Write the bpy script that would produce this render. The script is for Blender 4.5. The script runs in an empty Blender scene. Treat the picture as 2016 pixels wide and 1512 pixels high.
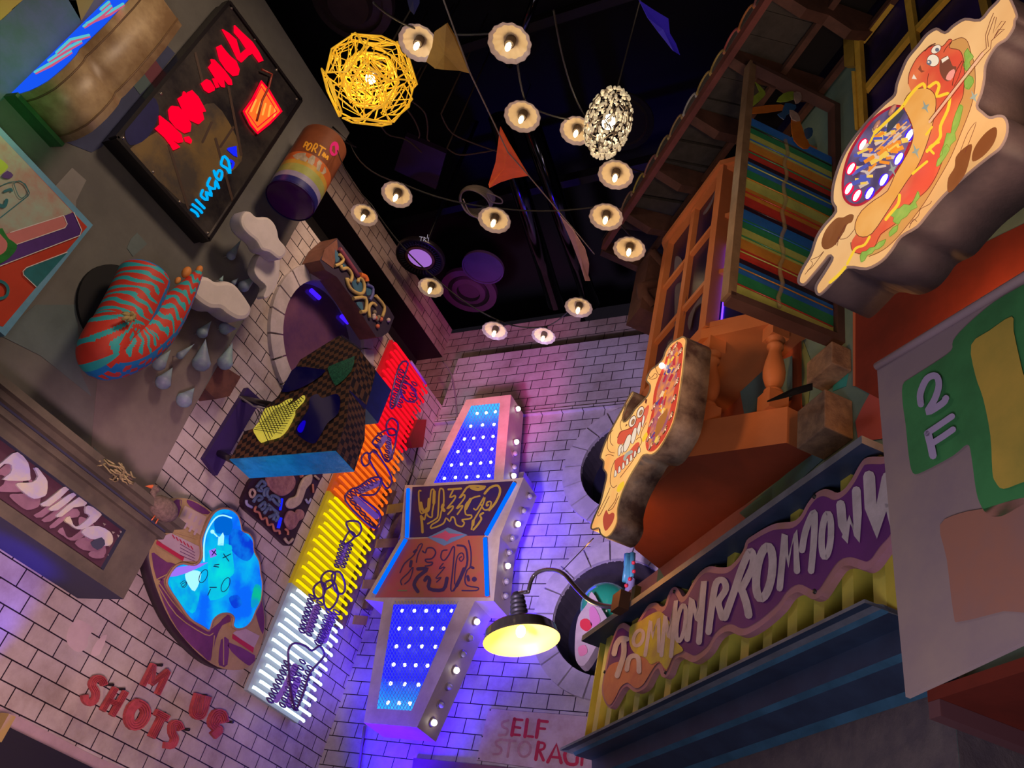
import bpy, bmesh, math, random
from mathutils import Vector, Matrix
random.seed(7)
scn = bpy.context.scene
COL = scn.collection
# ------------------------------------------------------------------ camera
FPX = 1692.23                       # focal length in pixels of a 2016 px wide frame
MR = Vector((0.88821233, 0.40384773, 0.21905678))     # camera right
MD = Vector((-0.1002208, 0.6356283, -0.76546225))     # camera down
MF = Vector((-0.44836888, 0.65793896, 0.60504683))    # camera forward
CAM = Vector((0, 0, 1.6))
cd = bpy.data.cameras.new('camera'); co = bpy.data.objects.new('camera', cd); COL.objects.link(co)
cd.sensor_width = 36; cd.sensor_fit = 'HORIZONTAL'; cd.lens = FPX / 2016 * 36
cd.clip_start = 0.05; cd.clip_end = 200
mw = Matrix.Identity(4)
for i in range(3):
    mw[i][0] = MR[i]; mw[i][1] = -MD[i]; mw[i][2] = -MF[i]; mw[i][3] = CAM[i]
co.matrix_world = mw
scn.camera = co
# ------------------------------------------------------------------ world and exposure
w = bpy.data.worlds.new('world'); scn.world = w; w.use_nodes = True
w.node_tree.nodes['Background'].inputs[0].default_value = (0.34, 0.27, 0.40, 1)
w.node_tree.nodes['Background'].inputs[1].default_value = 0.02
scn.view_settings.view_transform = 'Standard'; scn.view_settings.look = 'None'
scn.view_settings.exposure = 0.0; scn.view_settings.gamma = 1.0; scn.view_settings.use_curve_mapping = False
S = 2 ** -.5
def light(kind, name, loc, energy, color, size=0.3, target=None, spot=60, blend=0.6, parent=None):
    l = bpy.data.lights.new(name, kind); l.energy = energy; l.color = color
    if kind == 'AREA': l.size = size
    else: l.shadow_soft_size = size
    if kind == 'SPOT': l.spot_size = math.radians(spot); l.spot_blend = blend
    o = bpy.data.objects.new(name, l); COL.objects.link(o); o.location = loc
    if target is not None:
        o.rotation_euler = (Vector(target) - Vector(loc)).to_track_quat('-Z', 'Y').to_euler()
    if parent is not None:
        o.parent = parent; o.location = Vector(loc) - WL[parent.name]
    return o
# added fills and coloured washes without seen fixtures; blue washer stands for wall uplights
light('SPOT', 'fill_light_warm', (-1.0, 1.2, 10.5), 800, (1.0, .72, .50), .8, (-6.3, 3.6, 6.6), 64)
light('POINT', 'fill_light_left', (-3.2, .8, 4.8), 34, (1.0, .88, .78), .4)
light('AREA', 'fill_light_right', (-.4, .4, .9), 33, (.95, .80, .86), .8, (-1.0, 3.4, 3.2))
light('SPOT', 'pink_wash', (-2.0, 1.8, 1.8), 850, (1.0, .58, .62), .3, (-6.5, 4.5, 3.6), 50)
light('SPOT', 'violet_wash', (-2.4, 3.0, 2.2), 110, (.84, .38, 1.0), .3, (-6.5, 5.8, 5.4), 40)
light('SPOT', 'peach_wash', (-3.2, 3.4, 9.8), 330, (1.0, .62, .42), .3, (-6.7, 5.9, 8.6), 60)
light('SPOT', 'magenta_wash', (-3.9, 5.6, 6.0), 420, (1.0, .07, .48), .25, (-5.9, 8, 9.1), 40)
light('SPOT', 'lavender_wash', (-3.1, 3.0, 2.8), 1450, (.74, .54, 1.0), .3, (-3.5, 8, 7.9), 50)
light('SPOT', 'storage_wash', (-1.8, 3.0, 1.8), 380, (.86, .64, 1.0), .3, (-3.8, 8, 4.6), 30)
light('SPOT', 'blue_wall_washer', (-5.4, 7.1, 2.6), 950, (.04, .002, 1.0), .2, (-5.5, 8.0, 5.2), 62)
light('SPOT', 'orange_wash', (-2.2, 1.2, 3.4), 130, (1.0, .46, .16), .2, (-1.2, 3.6, 5.2), 46)
light('SPOT', 'warm_up_wash', (.1, 1.0, 3.2), 100, (1.0, .66, .36), .2, (-.5, 3.0, 6.3), 62)
light('SPOT', 'green_wash', (-3.6, .4, 4.2), 170, (.14, 1.0, .20), .2, (-6.3, 1.1, 6.2), 26)

# ------------------------------------------------------------------ tracing helpers
def ray(x, y): return MR * (x - 1008) + MD * (y - 756) + MF * FPX
class PL:
    """a real plane of the place: n.p = c, n points into the room"""
    def __init__(s, n, c): s.n = Vector(n).normalized(); s.c = c
    def at(s, x, y, d=0.0):
        r = ray(x, y); return CAM + r * ((s.c + d - s.n.dot(CAM)) / s.n.dot(r))
    def pts(s, px, d=0.0): return [s.at(x, y, d) for x, y in px]
def proj(p):
    q = Vector(p) - CAM; z = MF.dot(q); return (MR.dot(q) / z * FPX + 1008, MD.dot(q) / z * FPX + 756)
def zy(X, Y, y):
    """height of the point of the vertical line at X, Y that shows at image row y"""
    k = (y - 756) / FPX; q = Vector((X, Y, 0)); v = MD - MF * k
    return CAM.z - (v.x * q.x + v.y * q.y) / v.z
LW = PL((1, 0, 0), -6.525)          # tiled left wall
GW = PL((1, 0, 0), -6.30)           # grey rendered part of the left wall
BW = PL((0, -1, 0), -8.0)           # tiled back wall
FA = PL((-S, -S, 0), -2.05)         # facade on the right, runs diagonally
def fac(s, t, z=0.0):               # facade coordinates: s along (away), t out of the wall
    q = 2.05 - t; return Vector(((q - s) * S, (q + s) * S, z))
def sm(px, n=4, closed=True):
    """smooth curve through traced points"""
    out = []; N = len(px)
    for i in range(N if closed else N - 1):
        if closed: a, b, c, d = px[i - 1], px[i], px[(i + 1) % N], px[(i + 2) % N]
        else: a, b, c, d = px[max(i - 1, 0)], px[i], px[i + 1], px[min(i + 2, N - 1)]
        for k in range(n):
            t = k / n
            out.append(tuple(.5 * (2 * b[j] + (c[j] - a[j]) * t + (2 * a[j] - 5 * b[j] + 4 * c[j] - d[j]) * t * t + (3 * b[j] - a[j] - 3 * c[j] + d[j]) * t ** 3) for j in range(len(b))))
    if not closed: out.append(tuple(px[-1]))
    return out
# ------------------------------------------------------------------ materials
MATS = {}
def mat(name, col=(.5, .5, .5), rough=.6, metal=0., emit=None, es=0., var=0., vs=3., col2=None, bump=0., alpha=None, trans=0., spec=None, vdet=6.):
    if name in MATS: return MATS[name]
    m = bpy.data.materials.new(name); m.use_nodes = True; nt = m.node_tree; b = nt.nodes['Principled BSDF']
    b.inputs['Base Color'].default_value = (*col, 1); b.inputs['Roughness'].default_value = rough; b.inputs['Metallic'].default_value = metal
    if spec is not None: b.inputs['Specular IOR Level'].default_value = spec
    if trans: b.inputs['Transmission Weight'].default_value = trans
    if alpha is not None: b.inputs['Alpha'].default_value = alpha
    if emit is not None:
        b.inputs['Emission Color'].default_value = (*emit, 1); b.inputs['Emission Strength'].default_value = es
    if var or col2 or bump:
        tc = nt.nodes.new('ShaderNodeNewGeometry'); nz = nt.nodes.new('ShaderNodeTexNoise')
        nz.inputs['Scale'].default_value = vs; nz.inputs['Detail'].default_value = vdet; nz.inputs['Roughness'].default_value = .65
        nt.links.new(tc.outputs['Position'], nz.inputs['Vector'])
        if var or col2:
            rp = nt.nodes.new('ShaderNodeValToRGB'); c2 = col2 or tuple(c * (1 - var) for c in col)
            rp.color_ramp.elements[0].position = .38; rp.color_ramp.elements[0].color = (*c2, 1)
            rp.color_ramp.elements[1].position = .62; rp.color_ramp.elements[1].color = (*col, 1)
            nt.links.new(nz.outputs['Fac'], rp.inputs[0]); nt.links.new(rp.outputs[0], b.inputs['Base Color'])
            if emit is not None and es > 0 and col2: pass
        if bump:
            bp = nt.nodes.new('ShaderNodeBump'); bp.inputs['Strength'].default_value = bump; bp.inputs['Distance'].default_value = .02
            nt.links.new(nz.outputs['Fac'], bp.inputs['Height']); nt.links.new(bp.outputs[0], b.inputs['Normal'])
    MATS[name] = m; return m
def backlit(name, col, es=1., col2=None, vs=3.):
    """translucent printed face lit from inside"""
    if name in MATS: return MATS[name]
    m = mat(name, tuple(c * .25 for c in col), .5, emit=col, es=es, spec=.2)
    if col2:
        nt = m.node_tree; b = nt.nodes['Principled BSDF']; tc = nt.nodes.new('ShaderNodeNewGeometry'); nz = nt.nodes.new('ShaderNodeTexNoise')
        nz.inputs['Scale'].default_value = vs; nz.inputs['Detail'].default_value = 4; nt.links.new(tc.outputs['Position'], nz.inputs['Vector'])
        rp = nt.nodes.new('ShaderNodeValToRGB'); rp.color_ramp.elements[0].position = .4; rp.color_ramp.elements[0].color = (*col, 1)
        rp.color_ramp.elements[1].position = .62; rp.color_ramp.elements[1].color = (*col2, 1)
        nt.links.new(nz.outputs['Fac'], rp.inputs[0]); nt.links.new(rp.outputs[0], b.inputs['Emission Color'])
    return m
def tile_mat(name, ax, row, width, z0, c1, c2, grout=(.02, .01, .018)):
    m = bpy.data.materials.new(name); m.use_nodes = True; nt = m.node_tree; N = nt.nodes; L = nt.links; b = N['Principled BSDF']
    g = N.new('ShaderNodeNewGeometry'); sp = N.new('ShaderNodeSeparateXYZ'); cb = N.new('ShaderNodeCombineXYZ'); L.new(g.outputs['Position'], sp.inputs[0])
    ad = N.new('ShaderNodeMath'); ad.operation = 'ADD'; ad.inputs[1].default_value = 40.0; L.new(sp.outputs[ax], ad.inputs[0])
    az = N.new('ShaderNodeMath'); az.operation = 'ADD'; az.inputs[1].default_value = row * 100 - z0; L.new(sp.outputs['Z'], az.inputs[0])
    L.new(ad.outputs[0], cb.inputs[0]); L.new(az.outputs[0], cb.inputs[1])
    br = N.new('ShaderNodeTexBrick'); br.inputs['Scale'].default_value = 1.; br.inputs['Brick Width'].default_value = width; br.inputs['Row Height'].default_value = row
    br.inputs['Mortar Size'].default_value = .0058; br.inputs['Mortar Smooth'].default_value = .2; br.inputs['Bias'].default_value = -.2
    br.inputs['Color1'].default_value = (*c1, 1); br.inputs['Color2'].default_value = (*c2, 1); br.inputs['Mortar'].default_value = (*grout, 1)
    L.new(cb.outputs[0], br.inputs['Vector'])
    nz = N.new('ShaderNodeTexNoise'); nz.inputs['Scale'].default_value = 1.6; nz.inputs['Detail'].default_value = 9; nz.inputs['Roughness'].default_value = .7; L.new(g.outputs['Position'], nz.inputs['Vector'])
    rp = N.new('ShaderNodeValToRGB'); rp.color_ramp.elements[0].position = .33; rp.color_ramp.elements[0].color = (.62, .56, .52, 1); rp.color_ramp.elements[1].position = .6; rp.color_ramp.elements[1].color = (1, 1, 1, 1)
    L.new(nz.outputs['Fac'], rp.inputs[0])
    mx = N.new('ShaderNodeMix'); mx.data_type = 'RGBA'; mx.blend_type = 'MULTIPLY'; mx.inputs[0].default_value = 1
    L.new(br.outputs['Color'], mx.inputs[6]); L.new(rp.outputs[0], mx.inputs[7]); L.new(mx.outputs[2], b.inputs['Base Color'])
    b.inputs['Roughness'].default_value = .45
    bp = N.new('ShaderNodeBump'); bp.inputs['Strength'].default_value = .5; bp.inputs['Distance'].default_value = .006; bp.invert = True
    L.new(br.outputs['Fac'], bp.inputs['Height']); L.new(bp.outputs[0], b.inputs['Normal'])
    MATS[name] = m; return m
# ------------------------------------------------------------------ mesh builder
WL = {}
class MB:
    def __init__(s): s.v = []; s.f = []; s.m = []; s.mats = []; s.sm = []
    def mi(s, m):
        if m not in s.mats: s.mats.append(m)
        return s.mats.index(m)
    def face(s, pts, m, smooth=False):
        k = len(s.v); s.v += [Vector(p) for p in pts]; s.f.append(list(range(k, k + len(pts)))); s.m.append(s.mi(m)); s.sm.append(smooth)
    def ext(s, pts, vec, m, ms=None, mb=None, smooth=False):
        """prism: front outline pts, swept by vec"""
        vec = Vector(vec); n = len(pts); k = len(s.v); s.v += [Vector(p) for p in pts] + [Vector(p) + vec for p in pts]
        s.f.append(list(range(k, k + n))); s.m.append(s.mi(m)); s.sm.append(False)
        s.f.append(list(range(k + 2 * n - 1, k + n - 1, -1))); s.m.append(s.mi(mb or ms or m)); s.sm.append(False)
        for i in range(n):
            j = (i + 1) % n; s.f.append([k + i, k + n + i, k + n + j, k + j]); s.m.append(s.mi(ms or m)); s.sm.append(smooth)
    def box(s, c, a, b, d, m):
        c, a, b, d = Vector(c), Vector(a), Vector(b), Vector(d)
        s.ext([c - a - b - d, c + a - b - d, c + a + b - d, c - a + b - d], 2 * d, m)
    def tube(s, pts, r, m, seg=8, closed=False, caps=True):
        pts = [Vector(p) for p in pts]; n = len(pts); R = r if isinstance(r, (list, tuple)) else [r] * n
        up = None; rings = []
        for i in range(n):
            if closed: t = pts[(i + 1) % n] - pts[i - 1]
            else: t = pts[min(i + 1, n - 1)] - pts[max(i - 1, 0)]
            if t.length < 1e-9: t = Vector((0, 0, 1))
            t.normalize()
            if up is None: up = t.orthogonal().normalized()
            up = (up - t * up.dot(t)); up = up.normalized() if up.length > 1e-6 else t.orthogonal().normalized()
            side = t.cross(up); k = len(s.v)
            for j in range(seg):
                a = 2 * math.pi * j / seg; s.v.append(pts[i] + (up * math.cos(a) + side * math.sin(a)) * R[i])
            rings.append(k)
        for i in range(n if closed else n - 1):
            a, b = rings[i], rings[(i + 1) % n]
            for j in range(seg):
                s.f.append([a + j, a + (j + 1) % seg, b + (j + 1) % seg, b + j]); s.m.append(s.mi(m)); s.sm.append(True)
        if caps and not closed:
            s.f.append([rings[0] + j for j in range(seg)][::-1]); s.f.append([rings[-1] + j for j in range(seg)])
            s.m += [s.mi(m)] * 2; s.sm += [False] * 2
    def lathe(s, prof, o, ax=(0, 0, 1), m=None, seg=24, wob=None, smooth=True):
        """prof: list of (radius, height[, material])"""
        ax = Vector(ax).normalized(); u = ax.orthogonal().normalized(); v = ax.cross(u); o = Vector(o); rings = []
        for q in prof:
            k = len(s.v); rings.append(k)
            for j in range(seg):
                a = 2 * math.pi * j / seg; rr = q[0] * (1 + (wob(j) if wob and q[0] > 0 else 0))
                s.v.append(o + ax * q[1] + (u * math.cos(a) + v * math.sin(a)) * rr)
        for i in range(len(prof) - 1):
            mm = prof[i + 1][2] if len(prof[i + 1]) > 2 else m; a, b = rings[i], rings[i + 1]
            for j in range(seg):
                s.f.append([a + j, a + (j + 1) % seg, b + (j + 1) % seg, b + j]); s.m.append(s.mi(mm)); s.sm.append(smooth)
    def ball(s, c, r, m, sc=(1, 1, 1), seg=12, ax=None):
        c = Vector(c); n = max(4, seg // 2); A = ax or (Vector((1, 0, 0)), Vector((0, 1, 0)), Vector((0, 0, 1))); rings = []
        for i in range(n + 1):
            th = math.pi * i / n; k = len(s.v); rings.append(k)
            for j in range(seg):
                ph = 2 * math.pi * j / seg
                s.v.append(c + A[0] * (r * sc[0] * math.sin(th) * math.cos(ph)) + A[1] * (r * sc[1] * math.sin(th) * math.sin(ph)) + A[2] * (r * sc[2] * math.cos(th)))
        for i in range(n):
            for j in range(seg):
                s.f.append([rings[i] + j, rings[i] + (j + 1) % seg, rings[i + 1] + (j + 1) % seg, rings[i + 1] + j]); s.m.append(s.mi(m)); s.sm.append(True)
    def rib(s, pts, w, n, m, closed=False, cap=True):
        """flat painted stroke of width w in the plane with normal n"""
        pts = [Vector(p) for p in pts]; n = Vector(n); N = len(pts); L = []; R = []
        W = w if isinstance(w, (list, tuple)) else [w] * N
        for i in range(N):
            t = (pts[(i + 1) % N] - pts[i - 1]) if closed else (pts[min(i + 1, N - 1)] - pts[max(i - 1, 0)])
            sd = n.cross(t); sd = sd.normalized() if sd.length > 1e-9 else Vector((0, 0, 1)); L.append(pts[i] + sd * W[i] / 2); R.append(pts[i] - sd * W[i] / 2)
        for i in range(N if closed else N - 1):
            j = (i + 1) % N; s.face([L[i], L[j], R[j], R[i]], m)
        if cap and not closed:
            for e in (0, N - 1):
                u = n.orthogonal().normalized(); v = n.cross(u)
                s.face([pts[e] + (u * math.cos(a * math.pi / 4) + v * math.sin(a * math.pi / 4)) * W[e] / 2 for a in range(8)], m)
    def build(s, name, parent=None, recenter=True, weld=False, bevel=0):
        me = bpy.data.meshes.new(name)
        lo = Vector((min(p.x for p in s.v), min(p.y for p in s.v), min(p.z for p in s.v))); hi = Vector((max(p.x for p in s.v), max(p.y for p in s.v), max(p.z for p in s.v)))
        c = (lo + hi) / 2 if recenter else Vector((0, 0, 0))
        me.from_pydata([p - c for p in s.v], [], s.f)
        for m in s.mats: me.materials.append(m)
        me.polygons.foreach_set('material_index', s.m); me.polygons.foreach_set('use_smooth', s.sm); me.update()
        if weld:
            bm = bmesh.new(); bm.from_mesh(me); bmesh.ops.remove_doubles(bm, verts=bm.verts, dist=1e-5); bmesh.ops.recalc_face_normals(bm, faces=bm.faces); bm.to_mesh(me); bm.free()
        o = bpy.data.objects.new(name, me); COL.objects.link(o)
        if bevel:
            b = o.modifiers.new('bevel', 'BEVEL'); b.width = bevel; b.segments = 2; b.limit_method = 'ANGLE'
        if parent is not None: o.parent = parent; o.location = c - WL[parent.name]
        else: o.location = c
        WL[o.name] = c
        return o
def thing(name, label, cat, loc, group=None):
    o = bpy.data.objects.new(name, None); o.empty_display_size = .1; COL.objects.link(o); o.location = loc; WL[o.name] = Vector(loc)
    o['label'] = label; o['category'] = cat
    if group: o['group'] = group
    return o
def tag(o, label, cat, group=None, kind=None):
    o['label'] = label; o['category'] = cat
    if group: o['group'] = group
    if kind: o['kind'] = kind
    return o
def struct(o, label=None):
    o['kind'] = 'structure'
    if label: o['label'] = label; o['category'] = o.name.split('_')[0]
    return o
def sub(o, label): o['label'] = label; return o
def holed(mb, outer, holes, m):
    """flat polygon with holes"""
    bm = bmesh.new(); ed = []
    for loop in [outer] + holes:
        vs = [bm.verts.new(p) for p in loop]
        ed += [bm.edges.new((vs[i], vs[(i + 1) % len(vs)])) for i in range(len(vs))]
    bmesh.ops.triangle_fill(bm, use_beauty=True, use_dissolve=False, edges=ed)
    for f in bm.faces: mb.face([v.co.copy() for v in f.verts], m)
    bm.free()
def circle3(c, r, u, v, n=32): return [Vector(c) + Vector(u) * (r * math.cos(2 * math.pi * i / n)) + Vector(v) * (r * math.sin(2 * math.pi * i / n)) for i in range(n)]
def ell(cx, cy, rx, ry, rot=0, n=20):
    c, s_ = math.cos(math.radians(rot)), math.sin(math.radians(rot))
    return [(cx + rx * math.cos(2 * math.pi * i / n) * c - ry * math.sin(2 * math.pi * i / n) * s_, cy + rx * math.cos(2 * math.pi * i / n) * s_ + ry * math.sin(2 * math.pi * i / n) * c) for i in range(n)]
EX, EY, EZ = Vector((1, 0, 0)), Vector((0, 1, 0)), Vector((0, 0, 1))
RD = Vector((-S, S, 0)); ND = Vector((S, S, 0))      # along the facade (away) / into the facade
# ================================================================== the setting
M_tileB = tile_mat('back_wall_tiles', 'X', .1567, .298, 9.605, (.56, .52, .54), (.50, .46, .49))
M_tileL = tile_mat('left_wall_tiles', 'Y', .1527, .296, 3.118, (.56, .50, .49), (.49, .44, .44))
M_tileP = tile_mat('parapet_tiles', 'X', .1527, .296, 10.5, (.50, .42, .36), (.43, .36, .31))
M_tileBm = tile_mat('beam_tiles', 'Y', .1527, .33, 9.98, (.50, .42, .36), (.43, .36, .31))
M_render = mat('grey_render', (.155, .15, .14), .9, col2=(.115, .11, .105), vs=1.3, bump=.25)
M_black = mat('ceiling_black', (.006, .006, .007), .9)
M_stone = mat('pale_surround', (.52, .47, .49), .6, var=.25, vs=4)
M_grout = mat('grout_dark', (.03, .02, .03), .9)
M_teal = mat('painted_teal', (.16, .27, .25), .85, col2=(.09, .18, .20), vs=1.7)
mb = MB(); mb.face([(-9, -3, 0), (6, -3, 0), (6, 9, 0), (-9, 9, 0)], mat('floor_dark', (.05, .045, .05), .7)); struct(mb.build('floor'))
mb = MB(); mb.ext([(-12, -4, 13.5), (7, -4, 13.5), (7, 11, 13.5), (-12, 11, 13.5)], (0, 0, .1), M_black); struct(mb.build('ceiling'))
# back wall with two round openings
mb = MB()
cz = [((-3.418, 7.427), .673), ((-3.386, 5.458), .672)]
holed(mb, [(-6.525, 8, 0), (2, 8, 0), (2, 8, 9.605), (-6.525, 8, 9.605)], [circle3((c[0], 8, c[1]), r, EX, EZ, 40) for c, r in cz], M_tileB)
mb.face([(-6.525, 8, 9.605), (2, 8, 9.605), (2, 8.3, 9.605), (-6.525, 8.3, 9.605)], M_tileP)
struct(mb.build('wall_back'))
mb = MB(); mb.box((-2.3, 7.975, 8.36), (4.22, 0, 0), (0, .03, 0), (0, 0, .03), M_tileB); struct(mb.build('trim_1'), 'narrow tiled ledge running across the back wall')
mb = MB(); sx = PL((0, -1, 0), -8.3).at(1146, 620).x
mb.ext([(-9.5, 8.3, 8.3), (-2, 8.3, 8.3), (-2, 8.3, 10.33), (sx, 8.3, 10.33), (sx, 8.3, 10.5), (-9.5, 8.3, 10.5)], (0, .15, 0), M_tileP); struct(mb.build('wall_parapet'), 'brown tiled parapet above the back wall')
mb = MB(); mb.ext([(-7.09, 2.5, 9.98), (-7.09, 8.3, 9.98), (-7.09, 8.3, 10.58), (-7.09, 2.5, 10.58)], (-.5, 0, 0), M_tileBm); struct(mb.build('trim_2'), 'tiled beam crossing above the left wall')
# left wall
mb = MB()
oc, orr = (5.50, 7.668), .74
holed(mb, [(-6.525, 3.9, 0), (-6.525, 8, 0), (-6.525, 8, 8.68), (-6.525, 3.9, 8.68)], [circle3((-6.525, oc[0], oc[1]), orr, EY, EZ, 48)], M_tileL)
mb.face([(-6.525, 3.9, 8.68), (-6.525, 8, 8.68), (-6.8, 8, 8.68), (-6.8, 3.9, 8.68)], M_tileL)
struct(mb.build('wall_left'))
mb = MB(); mb.ext([(-6.30, -3, 4.35), (-6.30, 4.25, 4.35), (-6.30, 4.25, 10.05), (-6.30, -3, 10.05)], (-.25, 0, 0), M_render)
struct(mb.build('wall_left_render'), 'grey rendered part of the left wall')
mb = MB(); mb.ext([(-6.525, -3, 0), (-6.525, 3.9, 0), (-6.525, 3.9, 4.36), (-6.525, -3, 4.36)], (-.1, 0, 0), M_tileL); struct(mb.build('wall_left_lower'), 'tiled lower part of the left wall')
# faint patches painted or patched on the grey render
def patch(name, px, m, pl=GW, d=.004, smooth=0):
    mb = MB(); q = sm(px, smooth) if smooth else px; mb.ext(pl.pts(q, d), -pl.n * .003, m); return struct(mb.build(name))
mp1 = mat('render_patch_teal', (.14, .18, .185), .9, var=.2); mp2 = mat('render_patch_brown', (.20, .165, .155), .9, col2=(.15, .12, .12), vs=2)
mp3 = mat('render_patch_light', (.24, .225, .215), .9, var=.12)
patch('trim_3', [(180, 870), (192, 745), (262, 722), (385, 560), (480, 600), (440, 690), (330, 900), (278, 1010), (205, 975), (178, 915)], mp2)
patch('trim_4', [(185, 880), (240, 935), (258, 965), (246, 988), (200, 950), (182, 912)], mp1, d=.008)
patch('trim_5', [(0, 660), (70, 600), (150, 600), (160, 735), (180, 780), (80, 700)], mp1)
patch('trim_6', [(110, 365), (142, 330), (170, 355), (150, 395), (148, 450), (112, 420)], mp3)
patch('trim_7', [(250, 488), (258, 470), (270, 458), (290, 480), (262, 505)], mp1)
patch('trim_8', [(0, 40), (0, 0), (45, 0), (5, 38)], mat('yellow_paint', (.5, .36, .05), .7))
patch('trim_9', [(0, 38), (45, 0), (150, 0), (160, 42), (40, 175), (0, 200)], mat('blue_green_paint', (.10, .15, .22), .85, col2=(.05, .14, .07), vs=1.5))
patch('trim_10', [(135, 0), (185, 0), (160, 42)], mat('yellow_paint_dull', (.30, .22, .03), .7))
patch('trim_11', [(110, 272), (320, 80), (345, 105), (200, 290), (180, 300)], mat('navy_paint', (.05, .06, .14), .85, var=.2))
patch('trim_12', [(282, 143), (306, 118), (322, 140), (298, 165)], mat('maroon_paint', (.14, .03, .05), .8), d=.008)
patch('trim_13', [(260, 165), (282, 143), (298, 165), (276, 186)], mat('slate_paint', (.07, .11, .12), .8), d=.008)
# oval window in the left wall
def ring(mb, c, r0, r1, u, v, n, th, m, k, gap=.012):
    """k separate surround stones"""
    for i in range(k):
        a0 = 2 * math.pi * i / k + gap; a1 = 2 * math.pi * (i + 1) / k - gap
        o = [Vector(c) + (Vector(u) * math.cos(a) + Vector(v) * math.sin(a)) * r1 for a in [a0 + (a1 - a0) * j / 3 for j in range(4)]]
        q = [Vector(c) + (Vector(u) * math.cos(a) + Vector(v) * math.sin(a)) * r0 for a in [a1 + (a0 - a1) * j / 3 for j in range(4)]]
        mb.ext([p + Vector(n) * th for p in o + q], -Vector(n) * (th + .02), m)
def niche(name, c, r, u, v, n, depth, mwall, mglass, msur, k, win, wout=.22, lab=None):
    mb = MB(); ring(mb, c, r, r + wout, u, v, n, .05, msur, k); 
    a = circle3(c, r, u, v, 48); b = circle3(Vector(c) - Vector(n) * depth, r * .98, u, v, 48)
    for i in range(48): j = (i + 1) % 48; mb.face([a[i], a[j], b[j], b[i]], mwall, True)
    fr = struct(mb.build(name), lab)
    mb = MB(); mb.face(b, mglass); g = mb.build(win, fr); g['label'] = 'dark glass or back panel'  # round openings have no glass: dark_hole panels paint the shade inside
    return fr
M_gl = mat('oval_glass', (.16, .07, .13), .1, col2=(.09, .04, .12), vs=1.2, spec=.9)
niche('window_1', (-6.525, 5.50, 7.668), .74, EY, EZ, EX, .16, mat('reveal_violet', (.30, .25, .42), .6), M_gl, M_stone, 20, 'glass_pane', .20, 'round window with pale stone surround in the left wall')
niche('window_2', (-3.418, 8, 7.427), .673, EX, EZ, -EY, .35, mat('reveal_dark', (.07, .06, .07), .5, var=.3), mat('dark_hole', (.01, .01, .03), .5), M_stone, 18, 'back_panel', .24, 'upper round opening in the back wall')
niche('window_3', (-3.386, 8, 5.458), .672, EX, EZ, -EY, .40, mat('reveal_dark', (.07, .06, .07), .5), mat('dark_hole', (.01, .01, .03), .5), M_stone, 18, 'back_panel', .24, 'lower round opening in the back wall')
mb = MB(); M_os = mat('blue_strip_light', (.02, .0, .2), .5, emit=(.05, .01, 1), es=1.2)
for a, b in (((612, 571), (629, 587)), ((648, 563), (672, 597)), ((672, 622), (701, 651))): mb.tube([LW.at(*a, -.13), LW.at(*b, -.13)], .028, M_os, 8)
o = mb.build('light_strip', bpy.data.objects['window_1']); o['label'] = 'short glowing blue strips seen in the glass'
# facade on the right
def fpoly(px, t): return FA.pts(px, t)
mb = MB(); mb.ext([fac(-4.5, 0, 0), fac(4.52, 0, 0), fac(4.52, 0, 9.5), fac(-4.5, 0, 9.5)], ND * .15, M_teal); struct(mb.build('wall_right'), 'painted facade on the right, running diagonally')
mb = MB(); mb.ext([fac(4.52, 0, 0), fac(4.52, -1.2, 0), fac(4.52, -1.2, 6.6), fac(4.52, 0, 6.6)], -RD * .1, M_teal); struct(mb.build('wall_right_return'))
# ================================================================== right side
def crop(ox, oy, k): return lambda L: [(ox + a * k, oy + b * k) for a, b in L]
def prib(mb, pl, px, wpx, d, m, closed=False, cap=True):
    """painted stroke traced in the photo, laid on a real plane"""
    N = len(px); W = wpx if isinstance(wpx, (list, tuple)) else [wpx] * N; Lp = []; Rp = []
    for i in range(N):
        a = px[i - 1] if (closed or i > 0) else px[i]; b = px[(i + 1) % N] if (closed or i < N - 1) else px[i]
        tx, ty = b[0] - a[0], b[1] - a[1]; l = math.hypot(tx, ty) or 1
        ox, oy = -ty / l * W[i] / 2, tx / l * W[i] / 2
        Lp.append((px[i][0] + ox, px[i][1] + oy)); Rp.append((px[i][0] - ox, px[i][1] - oy))
    A = pl.pts(Lp, d); B = pl.pts(Rp, d)
    for i in range(N if closed else N - 1):
        j = (i + 1) % N; o_ = pl.n * (3e-5 * i); mb.face([A[i] + o_, B[i] + o_, B[j] + o_, A[j] + o_], m)
    if cap and not closed:
        for k, e in enumerate((0, N - 1)): mb.face(pl.pts(ell(px[e][0], px[e][1], W[e] / 2, W[e] / 2, 0, 8), d + 3e-5 * (N + k)), m)
def pshape(mb, pl, px, d, m, s=3): mb.face(pl.pts(sm(px, s) if s else px, d), m)
def pline(mb, pl, px, w, d, m, s=4, closed=False): prib(mb, pl, sm(px, s, closed) if s else px, w, d, m, closed)
def inset(pts, n, w):
    N = len(pts); out = []; n = Vector(n)
    for i in range(N):
        t = (pts[(i + 1) % N] - pts[i - 1]).normalized(); out.append(pts[i] + n.cross(t) * w)
    return out
def slab(name, pl, px, d, th, mf, ms, parent=None, s=3, back=None):
    mb = MB(); mb.ext(pl.pts(sm(px, s) if s else px, d), -pl.n * th, mf, ms); return mb.build(name, parent)
M_navy = mat('navy_trim', (.035, .06, .13), .45, col2=(.025, .04, .09), vs=5)
M_blue = mat('blue_trim', (.05, .16, .30), .5, var=.35, vs=6)
M_ledge = mat('grey_blue_ledge', (.17, .19, .26), .6, var=.3, vs=9)
M_yel = mat('yellow_corrugated', (.66, .58, .09), .5, col2=(.46, .47, .08), vs=3)
M_stucco = mat('mauve_stucco', (.16, .13, .15), .9, col2=(.11, .09, .12), vs=9, bump=.5)
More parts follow.
